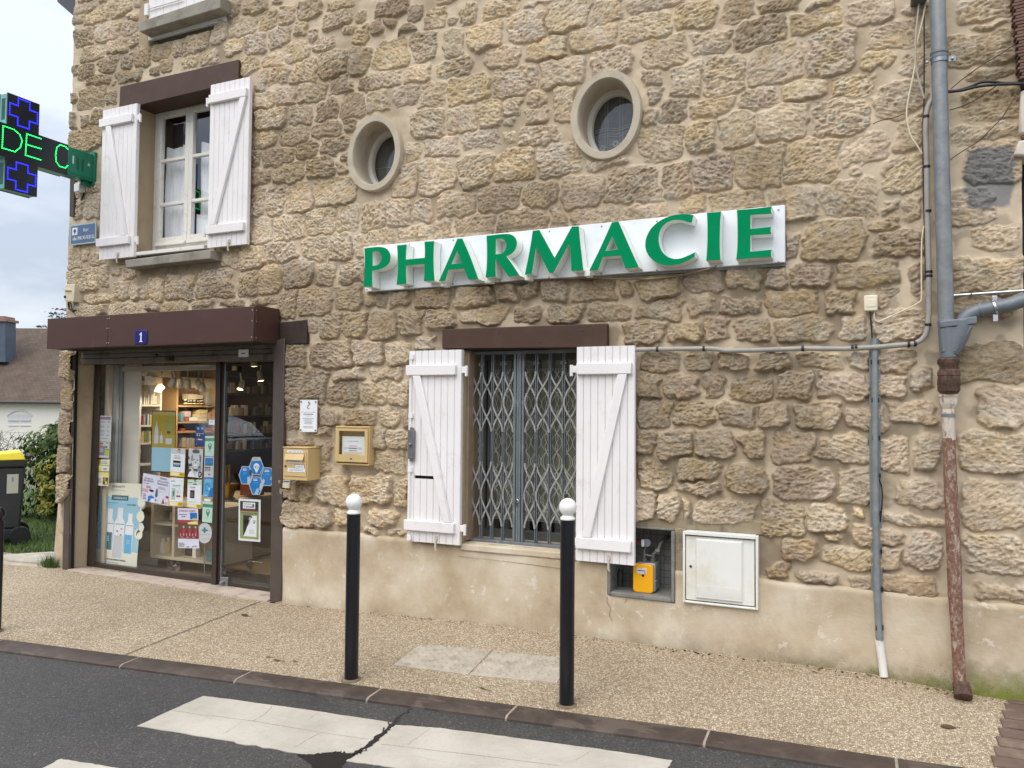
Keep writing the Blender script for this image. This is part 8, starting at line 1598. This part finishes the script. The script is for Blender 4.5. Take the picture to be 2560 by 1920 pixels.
poster('green framed wedding dinner poster low on the glass door', [(596.6, 1246.3), (651.5, 1249.3), (650.4, 1355), (596, 1350.6)], [('r', .07, .05, .93, .95, 'olive'), ('r', .07, .06, .90, .28, 'black'), ('r', .2, .08, .76, .23, 'white'), ('t', .42, .13, .028, 'La Soirée', 'black', .34), ('t', .47, .205, .05, 'Céleste', 'black', .45), ('o', .67, .15, .05, .04, 'ink'), ('r', .07, .25, .90, .29, 'dred'), ('t', .49, .345, .028, 'Lundi 15 décembre à 20h30', 'ink', .78), ('l', .2, .36, .8, .38, 1, 'brown'), ('r', .22, .39, .84, .89, 'white'), ('p', [(.22, .39), (.58, .39), (.50, .45), (.50, .58), (.42, .64), (.35, .75), (.24, .88), (.22, .88)], 'black'), ('p', [(.47, .45), (.55, .42), (.63, .44), (.56, .47), (.53, .56), (.44, .62), (.5, .52)], 'skin'), ('p', [(.52, .41), (.62, .40), (.65, .44), (.58, .44)], 'black'), ('o', .72, .53, .055, .045, 'ink'), ('o', .71, .52, .045, .035, 'lgrey'), ('l', .5, .72, .8, .82, 5, 'lgrey'), ('o', .88, .925, .02, .012, 'black')], 'white')
# the wide LED-less top rail reflection aside: white blind cassette at the top of the window
g = MB(); a = W(307, 920, .26); b = W(540, 908, .26); g.box(a[0], -4.94, .25, .29, 1.93, 1.975); tag(g.build('blind_cassette', pm('cassette', (168, 164, 152), .5), None, bevel=.004), 'pale roller blind cassette along the top of the shop window', 'blind')

# ------------------------------------------------------------------ across the street (seen in the glass): house with dark roof, parked car
oh = thing('opposite_house', 'stone house with dark red roof across the street, seen only in reflections', 'house', (-14, -15, .05))
g = MB(); g.box(-34, -2, -22, -14.5, 0, 4.6); OW = pm('opposite_wall', (120, 108, 92), .9, var=.15, vs=1.5); g.build('wall', OW, oh, smooth=0)
g = MB(); g.hexa([(-34.4, -14.1, 4.5), (-1.6, -14.1, 4.5), (-1.6, -18.2, 7.6), (-34.4, -18.2, 7.6)], [(-34.4, -14.1, 4.38), (-1.6, -14.1, 4.38), (-1.6, -18.2, 7.45), (-34.4, -18.2, 7.45)]); g.build('roof', pm('dark_red_roof', (92, 52, 46), .8, var=.2, vs=4), oh, smooth=0)
g = MB(); g.box(-9.4, -8.6, -17.4, -16.4, 6.2, 9.6); g.build('chimney', pm('chimney_dark', (86, 74, 66), .9, var=.2), oh)
for k in range(6):
    for zz in (1.0, 3.0): g = MB(); x = -31+k*5; g.box(x, x+1.0, -14.52, -14.44, zz, zz+1.25); w_ = g.build('window', WHITE2, oh); g = MB(); g.box(x+.08, x+.92, -14.435, -14.425, zz+.08, zz+1.17); g.build('pane', pm('dark_pane', (40, 44, 50), .15), w_)
car = thing('parked_car', 'silver grey hatchback parked across the street, mirrored in the shop window', 'car', (-12.6, -6.2, RZ)); CARP = pm('car_paint', (150, 158, 164), .25, metal=.5, var=.03)
prof = [(-2.1, .32), (-2.12, .62), (-2.0, .86), (-1.55, .95), (-.95, 1.0), (-.35, 1.38), (.2, 1.47), (.95, 1.45), (1.55, 1.25), (1.95, .98), (2.05, .6), (2.02, .32)]
def carsec(s, inset):
    y0, y1 = -6.2-.86+inset, -6.2+.86-inset; return [(-12.6+x*s, y0, RZ+z) for x, z in prof], [(-12.6+x*s, y1, RZ+z) for x, z in prof]
g = MB(); ys_ = [(-.86, .30), (-.84, .97), (.84, .97), (.86, .30)]
low = [(x, min(z, 1.0)) for x, z in prof]; a, b = [(-12.6+x, -7.06, RZ+z) for x, z in low], [(-12.6+x, -5.34, RZ+z) for x, z in low]; g.hexa(a, b); g.build('body', CARP, car, bevel=.05)
cabp = [(-1.0, .99), (-.35, 1.38), (.2, 1.47), (.95, 1.45), (1.55, 1.25), (1.8, .99)]
g = MB(); n = len(cabp); g.hexa([(-12.6+x, -6.98+(z-.99)*.35, RZ+z) for x, z in cabp], [(-12.6+x, -5.42-(z-.99)*.35, RZ+z) for x, z in cabp]); cabo = g.build('cabin', CARP, car, bevel=.03)
g = MB(); wp = [(-.8, 1.03), (-.3, 1.34), (.2, 1.41), (.25, 1.03)]; wp2 = [(.33, 1.03), (.28, 1.41), (.9, 1.39), (1.4, 1.05)]
for q in (wp, wp2): g.hexa([(-12.6+x, -5.415-(z-.99)*.35, RZ+z) for x, z in q], [(-12.6+x, -5.44-(z-.99)*.35, RZ+z) for x, z in q])
g.build('side_window', pm('car_glass', (26, 32, 40), .08), car)
for x in (-1.35, 1.3):
    for y in (-7.02, -5.38): g = MB(); g.lathe([(.32, -.09), (.33, 0), (.32, .09)], (-12.6+x, y, RZ+.33), 24, 0, 'y'); w_ = g.build('wheel', BLACK, car); g = MB(); g.lathe([(.0001, .0), (.21, .0), (.22, .012)], (-12.6+x, y+(.085 if y > -6 else -.095), RZ+.33), 20, 0, 'y'); g.build('rim', STEEL, w_)
g = MB(); g.ball((-14.62, -5.55, RZ+.68), .13, 10, 0, (.5, 1, .7)); g.build('headlight', PVC, car)
